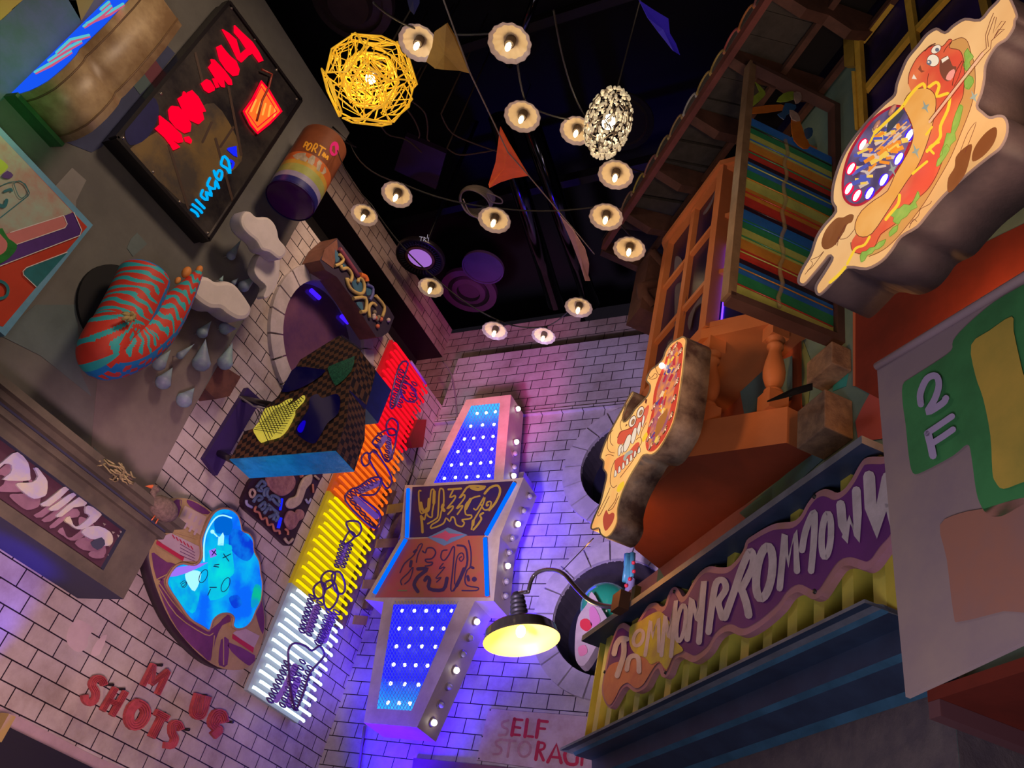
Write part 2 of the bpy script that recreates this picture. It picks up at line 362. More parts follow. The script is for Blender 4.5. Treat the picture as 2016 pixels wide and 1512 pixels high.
M_darkred = mat('dark_red_paint', (.20, .022, .012), .8, var=.25, vs=5)
M_orange = mat('orange_paint', (.55, .19, .07), .55, var=.15, vs=3)
M_orange2 = mat('orange_brown_panel', (.42, .09, .03), .7, var=.2)  # orange-brown colour of the panel behind the balusters
M_wood = mat('dark_roof_timber', (.11, .045, .035), .8, var=.4, vs=6)
M_blk = mat('black_void', (.008, .006, .008), .9)
# wall pieces
for nm in ('wall_right', 'wall_right_return'):
    o = bpy.data.objects.get(nm)
    if o: bpy.data.objects.remove(o)
mb = MB(); mb.ext([fac(-3, 0, 2.75), fac(2.16, 0, 2.75), fac(2.16, 0, 0), fac(4.45, 0, 0), fac(4.45, 0, 7.2), fac(2.5, 0, 7.2), fac(2.5, 0, 9.5), fac(-3, 0, 9.5)], ND * .15, M_teal, M_stucco); struct(mb.build('wall_right'), 'painted facade on the right, running diagonally')
mb = MB(); mb.face([fac(2.16, -.15, 0), fac(2.16, -4.4, 0), fac(2.16, -4.4, 2.75), fac(2.16, -.15, 2.75)], M_stucco); mb.face([fac(-3, -4.4, 0), fac(2.16, -4.4, 0), fac(2.16, -4.4, 2.75), fac(-3, -4.4, 2.75)], M_stucco); struct(mb.build('wall_recess'), 'side of the doorway recess under the banner')
mb = MB(); mb.ext([fac(-3, .10, 2.742), fac(2.16, .10, 2.742), fac(2.16, -4.4, 2.742), fac(-3, -4.4, 2.742)], (0, 0, .04), M_darkred); struct(mb.build('trim_14'), 'dark red soffit of the doorway recess')
mb = MB(); mb.box(fac(2.135, -2.12, 2.715), RD * .024, ND * 2.22, (0, 0, .026), mat('dusky_red_lip', (.17, .07, .09), .7)); struct(mb.build('trim_15'))
M_pink = mat('pink_paint', (.42, .20, .26), .8, col2=(.32, .17, .26), vs=2)
mb = MB(); mb.ext([fac(4.45, 0, 0), fac(4.88, 0, 0), fac(4.88, 0, 4.14), fac(4.45, 0, 4.14)], ND * .1, M_pink); struct(mb.build('wall_right_end'), 'narrow pink end of the facade below the balcony')
mb = MB(); mb.box(fac(4.69, .02, 2), RD * .025, ND * .02, (0, 0, 2.1), mat('dark_green_strip', (.05, .06, .03), .7)); struct(mb.build('trim_16'))
def fpaint(name, px, m, d=.004, s=0):
    mb = MB(); q = sm(px, s) if s else px; mb.ext(FA.pts(q, d), ND * .003, m); return struct(mb.build(name))
fpaint('trim_17', [(1684, 600), (2016, 440), (2040, 600), (1990, 960), (1740, 790), (1683, 760)], M_darkred)
fpaint('trim_18', [(1679, 590), (1684, 590), (1683, 760), (1679, 760)], mat('orange_edge', (.45, .14, .08), .7), d=.006)
fpaint('trim_19', [(1684, 830), (1698, 800), (1712, 775), (1760, 800), (1760, 860), (1690, 870)], mat('rose_paint', (.42, .09, .10), .8))
fpaint('trim_20', [(1455, 1010), (1600, 890), (1625, 900), (1480, 1030)], mat('blue_green_band', (.05, .14, .26), .8, col2=(.05, .18, .20), vs=4))
fpaint('trim_21', [(1298, 1119), (1440, 1012), (1520, 960), (1520, 1000), (1310, 1140)], mat('plum_band', (.20, .09, .15), .8, var=.2))
fpaint('trim_22', [(1640, 735), (1672, 722), (1665, 760), (1640, 770)], mat('turquoise_paint', (.02, .28, .33), .7))
fpaint('trim_23', [(1530, 790), (1500, 700), (1570, 640), (1600, 720), (1590, 800)], mat('olive_paint', (.20, .26, .08), .8, col2=(.12, .2, .12), vs=3))
mb = MB(); mb.face([fac(2.16, .002, 0), fac(4.45, .002, 0), fac(4.45, .002, 2.9), fac(2.16, .002, 2.9)], M_stucco); struct(mb.build('trim_24'), 'mauve stucco below the cornice')
# ---- corrugated shop fascia with its two ledges
s0, s1 = 2.10, 4.57
fs = thing('shop_fascia', 'yellow corrugated shop fascia between two dark blue ledges', 'fascia', fac(3.3, .1, 2.6))
mb = MB()   # corrugated sheet: shallow trapezoid ribs
n = 15; st = (s1 - .06 - s0) / n; pr = []
for i in range(n):
    a = s0 + i * st; pr += [(a, .18), (a + st * .12, .27), (a + st * .5, .27), (a + st * .62, .18)]
pr.append((s1 - .06, .18))
for i in range(len(pr) - 1):
    (a, t0), (b, t1) = pr[i], pr[i + 1]; mb.face([fac(a, t0, 2.97), fac(b, t1, 2.97), fac(b, t1, 3.59), fac(a, t0, 3.59)], M_yel)
mb.build('corrugated_panel', fs)
mb = MB()
for k in range(6):
    t0 = .27 - k * .05; mb.box(fac(s1 - .05 + (k % 2) * .012, t0 - .025, 3.28), RD * .004, ND * .025, (0, 0, .31), M_yel)
mb.build('end_panel', fs)
def lprof(name, prof, a, b, parent, mats):
    mb = MB(); N = len(prof)
    for i in range(N - 1): mb.face([fac(a, *prof[i]), fac(b, *prof[i]), fac(b, *prof[i + 1]), fac(a, *prof[i + 1])], mats[i])
    for e in (a, b): mb.face([fac(e, *p) for p in prof], mats[0])
    return mb.build(name, parent)
lprof('upper_ledge', [(.008, 3.62), (.36, 3.62), (.36, 3.585), (.16, 3.585), (.16, 3.50), (.008, 3.50)], s0, s1 + .02, fs, [M_ledge, M_ledge, M_navy, M_navy, M_navy])
xr = 1764
tz = [(.37, 1149), (.37, 1157), (.30, 1178), (.28, 1200), (.18, 1240), (.165, 1290), (.14, 1308), (.04, 1368), (.008, 1392)]
prof = [(.008, FA.at(xr, 1149, .37).z)] + [(t, FA.at(xr, y, t).z) for t, y in tz]
lprof('lower_cornice', prof, s0, s1 + .02, fs, [M_ledge, M_ledge, M_navy, M_blue, M_navy, M_navy, M_blue, M_navy, M_blue])
# ---- wavy name board
c3 = crop(1080, 1280, .1984); c1 = crop(1100, 1000, .1984); c2 = crop(1450, 780, .1984); c5 = crop(1400, 1000, .3387)
out = c3([(530, 350), (540, 470), (595, 570), (640, 545), (700, 440), (740, 380), (780, 360), (810, 385), (860, 415), (920, 400), (980, 350), (1040, 230), (1085, 180), (1105, 215), (1120, 260), (1160, 270), (1200, 230), (1230, 150), (1260, 90), (1310, 68), (1370, 95), (1430, 120), (1500, 90)]) \
    + c1([(1490, 1420), (1560, 1300), (1630, 1240), (1700, 1225), (1790, 1265), (1880, 1250)]) \
    + c5([(300, 680), (400, 590), (450, 520), (500, 490), (550, 510), (590, 530), (640, 510), (700, 420), (750, 350), (800, 335), (850, 350), (900, 362), (950, 330), (1000, 260), (1055, 200), (1100, 120), (1130, 0)]) \
    + [(1790, 935), (1765, 897)] + c2([(1455, 600), (1350, 600), (1270, 620), (1210, 700), (1150, 810), (1080, 910), (1000, 960), (930, 930), (860, 925), (780, 970), (700, 1070), (640, 1180), (570, 1240), (480, 1250), (380, 1265), (280, 1310), (180, 1370), (100, 1430)]) \
    + c1([(1830, 420), (1760, 520), (1690, 580), (1600, 590), (1490, 580), (1400, 640), (1330, 740), (1270, 850), (1230, 880), (1200, 830), (1165, 785), (1120, 800), (1080, 880), (1050, 970), (1010, 975), (970, 940), (900, 955), (850, 1020), (800, 1100), (740, 1180), (700, 1170), (650, 1140), (590, 1170), (540, 1280), (500, 1400), (475, 1512)])
sg = thing('name_board', 'wavy purple name board with white psychedelic lettering on the yellow corrugated fascia', 'sign', fac(3.4, .31, 3.0))
M_brd = mat('mauve_board_edge', (.48, .22, .34), .7, col2=(.40, .20, .20), vs=4)
M_pur = mat('board_purple', (.15, .02, .24), .7, var=.2)
M_wht = mat('board_letters', (.66, .60, .72), .7, var=.25, vs=8)
so = sm(out, 3); A = FA.pts(so, .31); mb = MB(); mb.ext(A, ND * .03, M_brd); mb.build('board', sg)
mb = MB(); IN = inset(A, FA.n, .030 if True else 0)
# keep the painted purple field right of the warm end
cen = sum(A, Vector()) / len(A)
if (IN[0] - cen).length > (A[0] - cen).length: IN = inset(A, FA.n, -.030)
field = [p + FA.n * .002 for p in IN]; mb.face(field, M_pur)
warm = [(1188, 1345), (1190, 1372), (1200, 1388), (1212, 1372), (1222, 1352), (1236, 1344), (1252, 1355), (1268, 1345), (1284, 1318), (1298, 1304), (1312, 1322), (1326, 1290), (1340, 1284), (1322, 1250), (1300, 1270), (1260, 1290), (1230, 1300), (1200, 1310)]
pshape(mb, FA, warm, .314, mat('peach_lamplit_paint', (.62, .26, .14), .7, col2=(.5, .16, .12), vs=5))  # peach end mixes board paint with the gooseneck lamp's warm light
pshape(mb, FA, [(1240, 1270), (1240, 1235), (1262, 1222), (1280, 1210), (1300, 1204), (1318, 1225), (1330, 1260), (1345, 1280), (1325, 1292), (1312, 1318), (1298, 1302), (1282, 1308), (1270, 1295), (1252, 1288)], .3155, mat('acid_yellow', (.62, .58, .04), .7, col2=(.45, .36, .10), vs=8))
mb.build('painted_field', sg)
mb = MB(); d = .3165
LETN = [0]
def L(pts, w, s=4): m_ = MB(); pline(m_, FA, pts, w * 1.18, d, M_wht, s); m_.build('letter', sg)
def O(cx, cy, rx, ry, w, rot=0): m_ = MB(); prib(m_, FA, ell(cx, cy, rx, ry, rot, 22), w * 1.15, d, M_wht, True); m_.build('letter', sg)
L([(1209, 1287), (1213, 1270), (1222, 1258), (1234, 1258)], 9); L([(1228, 1262), (1228, 1288), (1221, 1312), (1215, 1330)], 9)
L([(1234, 1318), (1238, 1297), (1248, 1291), (1257, 1297), (1258, 1322)], 8)
O(1257, 1256, 9, 16, 6, 20)
for q, w_ in (([(1270, 1290), (1281, 1222), (1284, 1256), (1297, 1217), (1297, 1282)], 6), ([(1302, 1290), (1310, 1212), (1316, 1256), (1331, 1182), (1321, 1292)], 7)): L(q, w_, 0)
O(1341, 1227, 8, 36, 7, 8)
L([(1353, 1258), (1362, 1178), (1373, 1224), (1386, 1144), (1376, 1264)], 10, 0)
L([(1395, 1244), (1402, 1190), (1410, 1148), (1424, 1143), (1429, 1160), (1415, 1184), (1418, 1202), (1422, 1216)], 11)
L([(1427, 1216), (1445, 1165), (1460, 1120), (1476, 1086), (1483, 1096), (1480, 1120), (1459, 1162)], 12); L([(1462, 1165), (1470, 1190), (1474, 1211)], 13)
O(1505, 1127, 15, 52, 14, 8)
L([(1535, 1158), (1545, 1052), (1551, 1112), (1566, 1047), (1569, 1124)], 11, 0)
L([(1579, 1083), (1586, 1045), (1601, 1010), (1604, 1022), (1602, 1070), (1597, 1124)], 11)
O(1627, 1054, 9, 43, 11, 4)
L([(1655, 993), (1659, 1035), (1663, 1064), (1673, 1022), (1687, 1062), (1688, 1010), (1686, 966)], 15, 0)
L([(1711, 938), (1714, 1000), (1722, 1050), (1738, 990), (1748, 940)], 20, 0); L([(1745, 960), (1756, 1010), (1764, 1040)], 17)

for q in [(1191, 1323), (1311, 1324), (1328, 1165), (1604, 978), (1605, 1165)]:
    p = FA.at(*q, .31); mb = MB(); mb.lathe([(0, .008), (.008, .007), (.010, 0)], p, FA.n, mat('black_bolt', (.02, .02, .02), .5), 10); mb.build('bolt', sg)
# ---- gooseneck lamp
M_lampo = mat('lamp_dark_enamel', (.03, .028, .02), .18, metal=.3); M_lampi = mat('lamp_cream_inside', (.85, .68, .22), .4)
LPL = PL((-S, -S, 0), -1.62)
base = FA.at(1222, 1186, .395); cl = LPL.at(1040, 1205, 0)
shd = LPL.at(1027, 1262, 0)
lamp = thing('gooseneck_lamp', 'dark enamel gooseneck lamp with lit yellow inside at the left end of the shop fascia', 'lamp', shd)
axis = Vector((-.30, -.10, 1)).normalized()
R = .27
mb = MB(); mb.lathe([(R, 0), (R * 1.0, .012), (R * .97, .02), (R * .93, .075), (R * .80, .105), (R * .45, .135), (R * .22, .15), (R * .22, .17)], shd, axis, M_lampo, 40); mb.lathe([(R, .0), (R * .955, .02), (R * .915, .07), (R * .78, .098), (R * .42, .128), (0, .14)], shd, axis, M_lampi, 40); mb.build('lamp_shade', lamp)
mb = MB(); pr = [(R * .22, .15), (R * .25, .16)]
for i in range(5): pr += [(.062 - i * .004, .17 + i * .035), (.068 - i * .004, .18 + i * .035), (.068 - i * .004, .192 + i * .035), (.058 - i * .004, .20 + i * .035)]
pr += [(.035, .36), (.018, .37), (0, .37)]
mb.lathe(pr, shd, axis, mat('socket_black', (.012, .012, .012), .35), 20); mb.build('socket_collar', lamp)
mb = MB(); gp = sm([(1040, 1165), (1047, 1140), (1060, 1126), (1085, 1121), (1110, 1130), (1135, 1158), (1158, 1180), (1185, 1192), (1222, 1196)], 4, False)
e0 = shd + axis * .36; e1 = base; pts = []
for i, q in enumerate(gp):
    f = i / (len(gp) - 1); c0 = -e0.dot(Vector((S, S, 0))) * (1 - f) + -e1.dot(Vector((S, S, 0))) * f
    pts.append(PL((-S, -S, 0), c0).at(*q))
mb.tube([e0] + pts, .014, M_lampo, 10); mb.build('gooseneck_arm', lamp)
mb = MB(); mb.box(base, RD * .05, ND * .03, (0, 0, .05), mat('rusty_mount', (.06, .03, .02), .7)); mb.build('wall_mount', lamp)
mb = MB(); mb.ball(shd + axis * .07, .035, mat('warm_bulb', (1, .8, .4), .4, emit=(1, .72, .25), es=14), (1, 1, 1.3)); mb.build('light_bulb', lamp)
light('POINT', 'lamp_light', shd + axis * .0, 6.5, (1, .66, .22), .05, parent=lamp)
# ---- banner
BN = PL((-S, -S, 0), -1.35)
ban = thing('fabric_banner', 'mauve fabric banner with a green and yellow shape and 2F, at the right edge', 'banner', BN.at(1785, 1370))
M_fab = mat('mauve_fabric', (.36, .27, .27), .95, col2=(.28, .21, .26), vs=2.2, bump=.15)
M_gr = mat('banner_green', (.05, .27, .09), .95, var=.3, vs=4); M_yl = mat('banner_yellow', (.60, .42, .07), .95, col2=(.42, .34, .06), vs=3)
M_lil = mat('banner_lilac', (.46, .38, .66), .95, var=.1); M_or = mat('banner_terracotta', (.38, .17, .13), .95, col2=(.30, .17, .17), vs=3)
cb = crop(1400, 500, .397)
mb = MB(); mb.ext(BN.pts([(1726, 716), (1745, 703), (1850, 640), (2016, 539), (2090, 495), (2090, 1230), (2016, 1263), (1900, 1318), (1783, 1372), (1762, 1150), (1745, 950), (1730, 780)]), ND * .012, M_fab); mb.build('cloth', ban)
mb = MB(); pf = BN.pts([(1726, 722), (1850, 646), (2016, 545), (2090, 500)], .004)
mb.tube(pf, .012, M_fab, 10); mb.build('hem', ban)
mb = MB(); d = .004
pshape(mb, BN, cb([(950, 650), (990, 615), (1100, 545), (1190, 480), (1200, 430), (1260, 360), (1400, 240), (1552, 150), (1640, 100), (1640, 1200), (1552, 1240), (1440, 1300), (1370, 1290), (1330, 1230), (1310, 1150), (1290, 1000), (1270, 945), (1200, 1000), (1050, 1080), (1000, 1085), (980, 1000), (965, 850), (950, 740)]), d, M_gr, 3)
pshape(mb, BN, cb([(1290, 450), (1380, 380), (1490, 310), (1500, 380), (1530, 520), (1560, 620), (1640, 700), (1640, 1120), (1552, 1130), (1450, 1165), (1410, 1130), (1395, 1080), (1385, 900), (1350, 720), (1310, 600)]), d * 2, M_yl, 3)
pshape(mb, BN, crop(1400, 1000, .3387)([(1330, 100), (1450, 30), (1600, 0), (1819, -60), (1900, 0), (1900, 560), (1700, 600), (1450, 660), (1410, 620), (1370, 300)]), d, M_or, 3)
mb.build('printed_shape', ban)
mb = MB(); cc = cb
pline(mb, BN, cc([(1040, 745), (1038, 690), (1070, 620), (1115, 605), (1130, 650), (1110, 720), (1075, 785), (1150, 740), (1165, 715)]), 13, d * 3, M_lil)
m2 = MB(); mb.build('printed_numeral', ban); mb = m2
pline(mb, BN, cc([(1075, 890), (1090, 950), (1100, 1000)]), 15, d * 3, M_lil, 0); pline(mb, BN, cc([(1070, 890), (1130, 850), (1195, 805)]), 12, d * 3, M_lil, 0); pline(mb, BN, cc([(1095, 940), (1150, 905), (1200, 870)]), 12, d * 3, M_lil, 0)
mb.build('printed_letter', ban)
# ---- balcony
BP = [(2.90, 0), (2.89, .15), (3.29, .46), (4.05, .46), (4.33, .22), (4.44, 0)]
bal = thing('balcony', 'orange painted balcony with turned balusters, half octagon in plan, dark red underside', 'balcony', fac(3.6, .1, 4.14))
def oct(name, z0, z1, m, k=1.0, ins=0., mb_=None, par=bal, mu=None):
    q = [(3.66 + (s_ - 3.66) * (1 - ins), t * (1 - ins) + k) for s_, t in BP]
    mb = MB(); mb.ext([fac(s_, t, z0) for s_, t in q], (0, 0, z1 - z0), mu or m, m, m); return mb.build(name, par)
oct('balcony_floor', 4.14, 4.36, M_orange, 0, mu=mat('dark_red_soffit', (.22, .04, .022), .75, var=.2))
oct('handrail', 4.955, 5.03, M_orange, 0)
def baluster(s_, t):
    mb = MB(); c = fac(s_, t, 0); r = .055
    mb.box(c + Vector((0, 0, 4.42)), RD * .055, ND * .055, (0, 0, .06), M_orange); mb.box(c + Vector((0, 0, 4.91)), RD * .05, ND * .05, (0, 0, .045), M_orange)
    pr = [(.035, 4.48), (.048, 4.49), (.05, 4.505), (.04, 4.515), (.032, 4.53), (.046, 4.56), (.056, 4.60), (.058, 4.64), (.05, 4.70), (.036, 4.76), (.03, 4.80), (.044, 4.81), (.044, 4.825), (.034, 4.835), (.036, 4.85), (.05, 4.865), (.05, 4.87)]
    mb.lathe(pr, c, (0, 0, 1), M_orange, 20); return mb.build('baluster', bal)
for s_, t in [(2.99, .17), (3.28, .38), (3.62, .39), (3.98, .39), (4.22, .22)]: baluster(s_, t)
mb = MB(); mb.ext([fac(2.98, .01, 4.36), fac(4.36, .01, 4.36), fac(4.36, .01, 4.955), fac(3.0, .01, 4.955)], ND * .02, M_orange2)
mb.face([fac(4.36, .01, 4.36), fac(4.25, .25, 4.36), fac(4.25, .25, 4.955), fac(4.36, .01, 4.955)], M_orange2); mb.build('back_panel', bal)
mb = MB(); mb.face(FA.pts([(1465, 815), (1455, 760), (1500, 725), (1560, 700), (1560, 780), (1530, 800)], .035), M_teal); mb.build('painted_patch', bal)
mb = MB(); mb.ext(FA.pts([(1510, 792), (1560, 768), (1600, 757), (1600, 768), (1540, 785)], .30), (0, 0, .01), M_blk); mb.build('black_plate', bal)
# ---- orange bay window above the balcony
bay = thing('bay_window', 'orange framed bay window above the balcony with dark blue panes', 'window', fac(3.6, .1, 5.03))
ZB, ZH = 5.03, 6.52
Q = [(2.93, .13), (3.29, .42), (4.05, .42), (4.30, .20), (4.40, 0)]
def post(s_, t, z0, z1, w_, nm='frame_post'):
    mb = MB(); mb.box(fac(s_, t, (z0 + z1) / 2), RD * w_, ND * w_, (0, 0, (z1 - z0) / 2), M_orange); return mb.build(nm, bay)
for (s_, t), w_ in zip(Q[:4], (.03, .04, .035, .03)): post(s_, t, ZB, ZH, w_)
post(3.67, .42, ZB, ZH, .026, 'mullion')
def rail(p, q, z, h, nm='glazing_bar', w_=.018):
    a, b = fac(*p, z), fac(*q, z); mb = MB(); mid = (a + b) / 2; u = (b - a) / 2; n_ = u.cross(EZ).normalized() * w_
    mb.box(mid, u, n_, (0, 0, h), M_orange); return mb.build(nm, bay)
for i in range(3):
    for z in (5.50, 6.02): rail(Q[i], Q[i + 1], z, .018)
    rail(Q[i], Q[i + 1], ZH, .035, 'top_rail', .035); rail(Q[i], Q[i + 1], ZB + .02, .02, 'bottom_rail', .035)
M_pane = mat('dark_blue_glass', (.010, .008, .07), .3, spec=.4, var=.5, vs=1.5)
for i in range(3):
    a, b = fac(*Q[i], 0), fac(*Q[i + 1], 0); n_ = (b - a).cross(EZ).normalized() * .012
    mb = MB(); mb.face([a + n_ + EZ * ZB, b + n_ + EZ * ZB, b + n_ + EZ * ZH, a + n_ + EZ * ZH] if (a + n_ - fac(3.6, 0, 0)).length < (a - n_ - fac(3.6, 0, 0)).length else [a - n_ + EZ * ZB, b - n_ + EZ * ZB, b - n_ + EZ * ZH, a - n_ + EZ * ZH], M_pane); sub(mb.build('window_pane', bay), 'dark blue glass')
mb = MB(); mb.ext([fac(s_, t, ZH) for s_, t in [(2.88, 0), (2.88, .13), (3.27, .48), (4.08, .48), (4.38, .22), (4.46, 0)]], (0, 0, .05), M_orange); mb.build('top_cap', bay)
M_cur = mat('pale_drape', (.10, .085, .13), .9, var=.3, vs=4)
FW = PL((-S, -S, 0), -2.05)
mb = MB()
for q in ([(1330, 700), (1328, 590), (1332, 560), (1350, 562), (1348, 610), (1337, 650)], [(1355, 625), (1375, 590), (1398, 568), (1396, 590), (1370, 605), (1358, 650)], [(1328, 535), (1330, 505), (1342, 510), (1340, 525)], [(1384, 420), (1400, 395), (1410, 370), (1402, 400), (1390, 420)]): pshape(mb, FA, q, .424, M_cur)
sub(mb.build('drape', bay), 'pale folded drape behind the panes')
mb = MB(); a_, b_ = fac(3.22, .375, 0), fac(3.22, .375, 0); mb.tube([fac(3.235, .37, 5.06), fac(3.235, .37, 5.75)], .006, mat('blue_led', (.05, .02, 1), .4, emit=(.08, .02, 1), es=5), 6); sub(mb.build('light_strip', bay), 'glowing blue strip')
# ---- wooden corbel blocks
M_cb = mat('rough_wood_block', (.26, .18, .13), .85, col2=(.15, .10, .08), vs=14, bump=.6)
for (a, b, t, z0, z1, lb) in [(2.60, 2.80, .11, 4.46, 4.60, 'upper rough wooden block on the facade right of the balcony'), (2.60, 2.81, .15, 4.06, 4.28, 'lower, larger rough wooden block on the facade right of the balcony')]:
    mb = MB(); mb.box(fac((a + b) / 2, t / 2, (z0 + z1) / 2), RD * (b - a) / 2, ND * t / 2, (0, 0, (z1 - z0) / 2), M_cb); tag(mb.build('wooden_block', bevel=.006), lb, 'block', 'rough wooden blocks on the facade')
# ---- eave with tile ends
M_roof = mat('roof_tile_grey', (.09, .08, .08), .8, var=.3, vs=9)
ev = thing('tiled_eave', 'dark timber eave with a row of barrel tile ends above the facade', 'roof', fac(3.4, .3, 6.9))
mb = MB(); mb.box(fac(3.2, .72, 7.0), RD * 1.55, ND * .02, (0, 0, .055), mat('fascia_red_brown', (.20, .055, .05), .7, var=.4, vs=5)); mb.build('fascia_board', ev)
mb = MB(); mb.box(fac(4.78, .3, 7.0), RD * .03, ND * .42, (0, 0, .07), M_wood); mb.build('end_board', ev)
mb = MB(); mb.ext([fac(1.7, .74, 7.09), fac(4.8, .74, 7.09), fac(4.8, .01, 7.38), fac(1.7, .01, 7.38)], (0, 0, .03), M_blk); mb.build('roof_deck', ev)
for s_ in [2.29, 2.79, 3.29, 3.82, 4.31]:
    mb = MB(); mb.ext([fac(s_, .70, 6.95), fac(s_, .70, 7.06), fac(s_, .01, 7.25), fac(s_, .01, 7.05), fac(s_, .18, 6.93), fac(s_, .34, 6.97), fac(s_, .5, 6.91)], RD * .07, M_wood); mb.build('rafter', ev)
for t in (.33, .035):
    mb = MB(); mb.box(fac(3.2, t, 7.08), RD * 1.55, ND * .02, (0, 0, .03), M_wood); mb.build('purlin', ev)
rims = [(.30, .12, .13), (.45, .16, .05), (.45, .10, .10), (.35, .25, .08), (.35, .25, .08), (.35, .35, .38), (.33, .22, .12), (.30, .24, .12), (.28, .12, .12), (.35, .28, .06), (.25, .15, .12), (.22, .12, .12)]
for i, (s_, rc) in enumerate(zip([2.40, 2.58, 2.76, 2.93, 3.11, 3.30, 3.50, 3.70, 3.90, 4.09, 4.30, 4.50], rims)):
    mb = MB(); arc = [fac(s_ + .088 * math.cos(a), .745, 7.055 + .10 * math.sin(a)) for a in [math.pi * j / 10 for j in range(11)]]
    mb.ext(arc, ND * .45 + EZ * .18, M_roof); mb.tube(arc, .011, mat('tile_rim_%d' % i, rc, .6), 6); mb.build('tile_end', ev)
mb = MB(); mb.box(fac(4.6, .25, 6.55), RD * .12, ND * .16, (0, 0, .33), M_wood); mb.tube([fac(4.5, .3 + .12 * math.sin(k * .9), 6.3 + k * .07) for k in range(9)], .05, M_wood, 8); mb.build('scroll_bracket', ev)
# ---- yellow window frame
yw = thing('yellow_window', 'yellow framed window with dark blue panes above the large lit sign', 'window', fac(2.2, .05, 5.6))
M_yf = mat('mustard_frame', (.75, .50, .07), .6, var=.3, vs=6); M_yf2 = mat('mustard_frame_dull', (.42, .28, .04), .7, var=.3)
def yrib(px, w_, d, m, nm):
    mb = MB(); q = sm(px, 1, False) if False else px; N = len(q)
    a, b = q[0], q[-1]; l = math.hypot(b[0] - a[0], b[1] - a[1]); ox, oy = -(b[1] - a[1]) / l * w_ / 2, (b[0] - a[0]) / l * w_ / 2
    mb.ext(FA.pts([(a[0] + ox, a[1] + oy), (b[0] + ox, b[1] + oy), (b[0] - ox, b[1] - oy), (a[0] - ox, a[1] - oy)], d), ND * .03, m); mb.build(nm, yw)
mb = MB(); mb.face(FA.pts([(1685, -60), (2016, -60), (2016, 200), (1720, 300), (1700, 300)], .01), mat('yellow_window_glass', (.03, .018, .16), .45, spec=.2, col2=(.008, .006, .03), vs=1.4)); sub(mb.build('window_pane', yw), 'dark blue glass')
yrib([(1666, -40), (1672, 130)], 20, .06, M_yf2, 'outer_frame'); yrib([(1680, -40), (1696, 250)], 11, .07, M_yf, 'frame_post'); yrib([(1679, 140), (1686, 255)], 6, .08, M_yf, 'outer_frame')
yrib([(1778, -60), (1802, 108)], 13, .05, M_yf, 'frame_post'); yrib([(1925, -40), (1945, 50)], 16, .05, M_yf2, 'frame_post')
yrib([(1692, 80), (1760, -8), (1800, -60)], 7, .045, M_yf, 'glazing_bar'); yrib([(1698, 178), (1792, 62)], 7, .045, M_yf, 'glazing_bar'); yrib([(1800, 58), (1852, 0), (1890, -40)], 7, .045, M_yf, 'glazing_bar')
# ---- rainbow panel projecting from the facade
RP = PL((S, -S, 0), -2.678)
rf = thing('stained_glass_sign', 'bronze framed translucent panel with rainbow stripes projecting from the facade beside the bay window', 'sign', fac(2.678, .33, 4.66))
M_brz = mat('bronze_frame', (.30, .20, .13), .4, metal=.4, var=.3, vs=7); M_brd2 = mat('bronze_frame_dark', (.11, .06, .06), .5, metal=.3, var=.3)
def fbar(t0, z0, t1, z1, w_, m, nm='frame_bar'):
    a, b = fac(2.678, t0, z0), fac(2.678, t1, z1); u = (b - a) / 2; v = u.cross(RD).normalized() * w_; mb = MB(); mb.box((a + b) / 2, u, v, RD * .035, m); return mb.build(nm, rf)
fbar(.635, 4.66, .635, 6.74, .022, M_brz, 'outer_post'); fbar(.02, 4.72, .02, 6.74, .022, M_brd2, 'wall_post'); fbar(.64, 4.66, .0, 4.70, .022, M_brd2, 'bottom_bar'); fbar(.64, 6.73, .0, 6.73, .018, M_brd2, 'top_bar')
cols = [(.015, .10, .36), (.02, .17, .07), (.34, .36, .09), (.42, .17, .025), (.36, .025, .02), (.02, .008, .02)]
mb = MB(); z = 4.73; k = 0
z = 6.20; hts = [.075, .075, .085, .075, .075, .035]
M_c = [mat('glass_stripe_%d' % i, c, .3, var=.35, vs=5, bump=.3, emit=c, es=.05) for i, c in enumerate(cols)]  # faint emission added to brighten glass that has no lamp behind it
while z > 4.70:
    i = k % 6; h = min(hts[i], z - 4.68)
    mb.ext([fac(2.678, .615, z), fac(2.678, .04, z), fac(2.678, .04, z - h), fac(2.678, .615, z - h)], RD * .015, M_c[i]); z -= h; k += 1
sub(mb.build('stripe_field', rf), 'blue green yellow orange red stripes')
mb = MB()
for j in range(12):
    z = 4.78 + j * .12; mb.tube([fac(2.672, .60, z), fac(2.668, .34 + .01 * math.sin(j), z + random.uniform(-.004, .004)), fac(2.672, .05, z)], .004, M_c[[4, 3, 2, 1, 0, 5][j % 6]], 5)
mb.build('glass_rods', rf)
mb = MB(); mb.tube([fac(2.665, .36 + .012 * math.sin(k * 1.7), 4.74 + k * .06) for k in range(24)], .012, mat('clear_film', (.35, .30, .18), .1, alpha=.35), 6); mb.build('film_seam', rf)
mb = MB(); RPm = [mat('film_lime', (.22, .34, .05), .15, var=.4), mat('film_orange', (.42, .13, .02), .15, var=.3), mat('film_blue', (.02, .09, .28), .15, var=.3), mat('film_clear', (.30, .24, .26), .1, var=.4, vs=9)]
cr = crop(1360, 0, .2116)
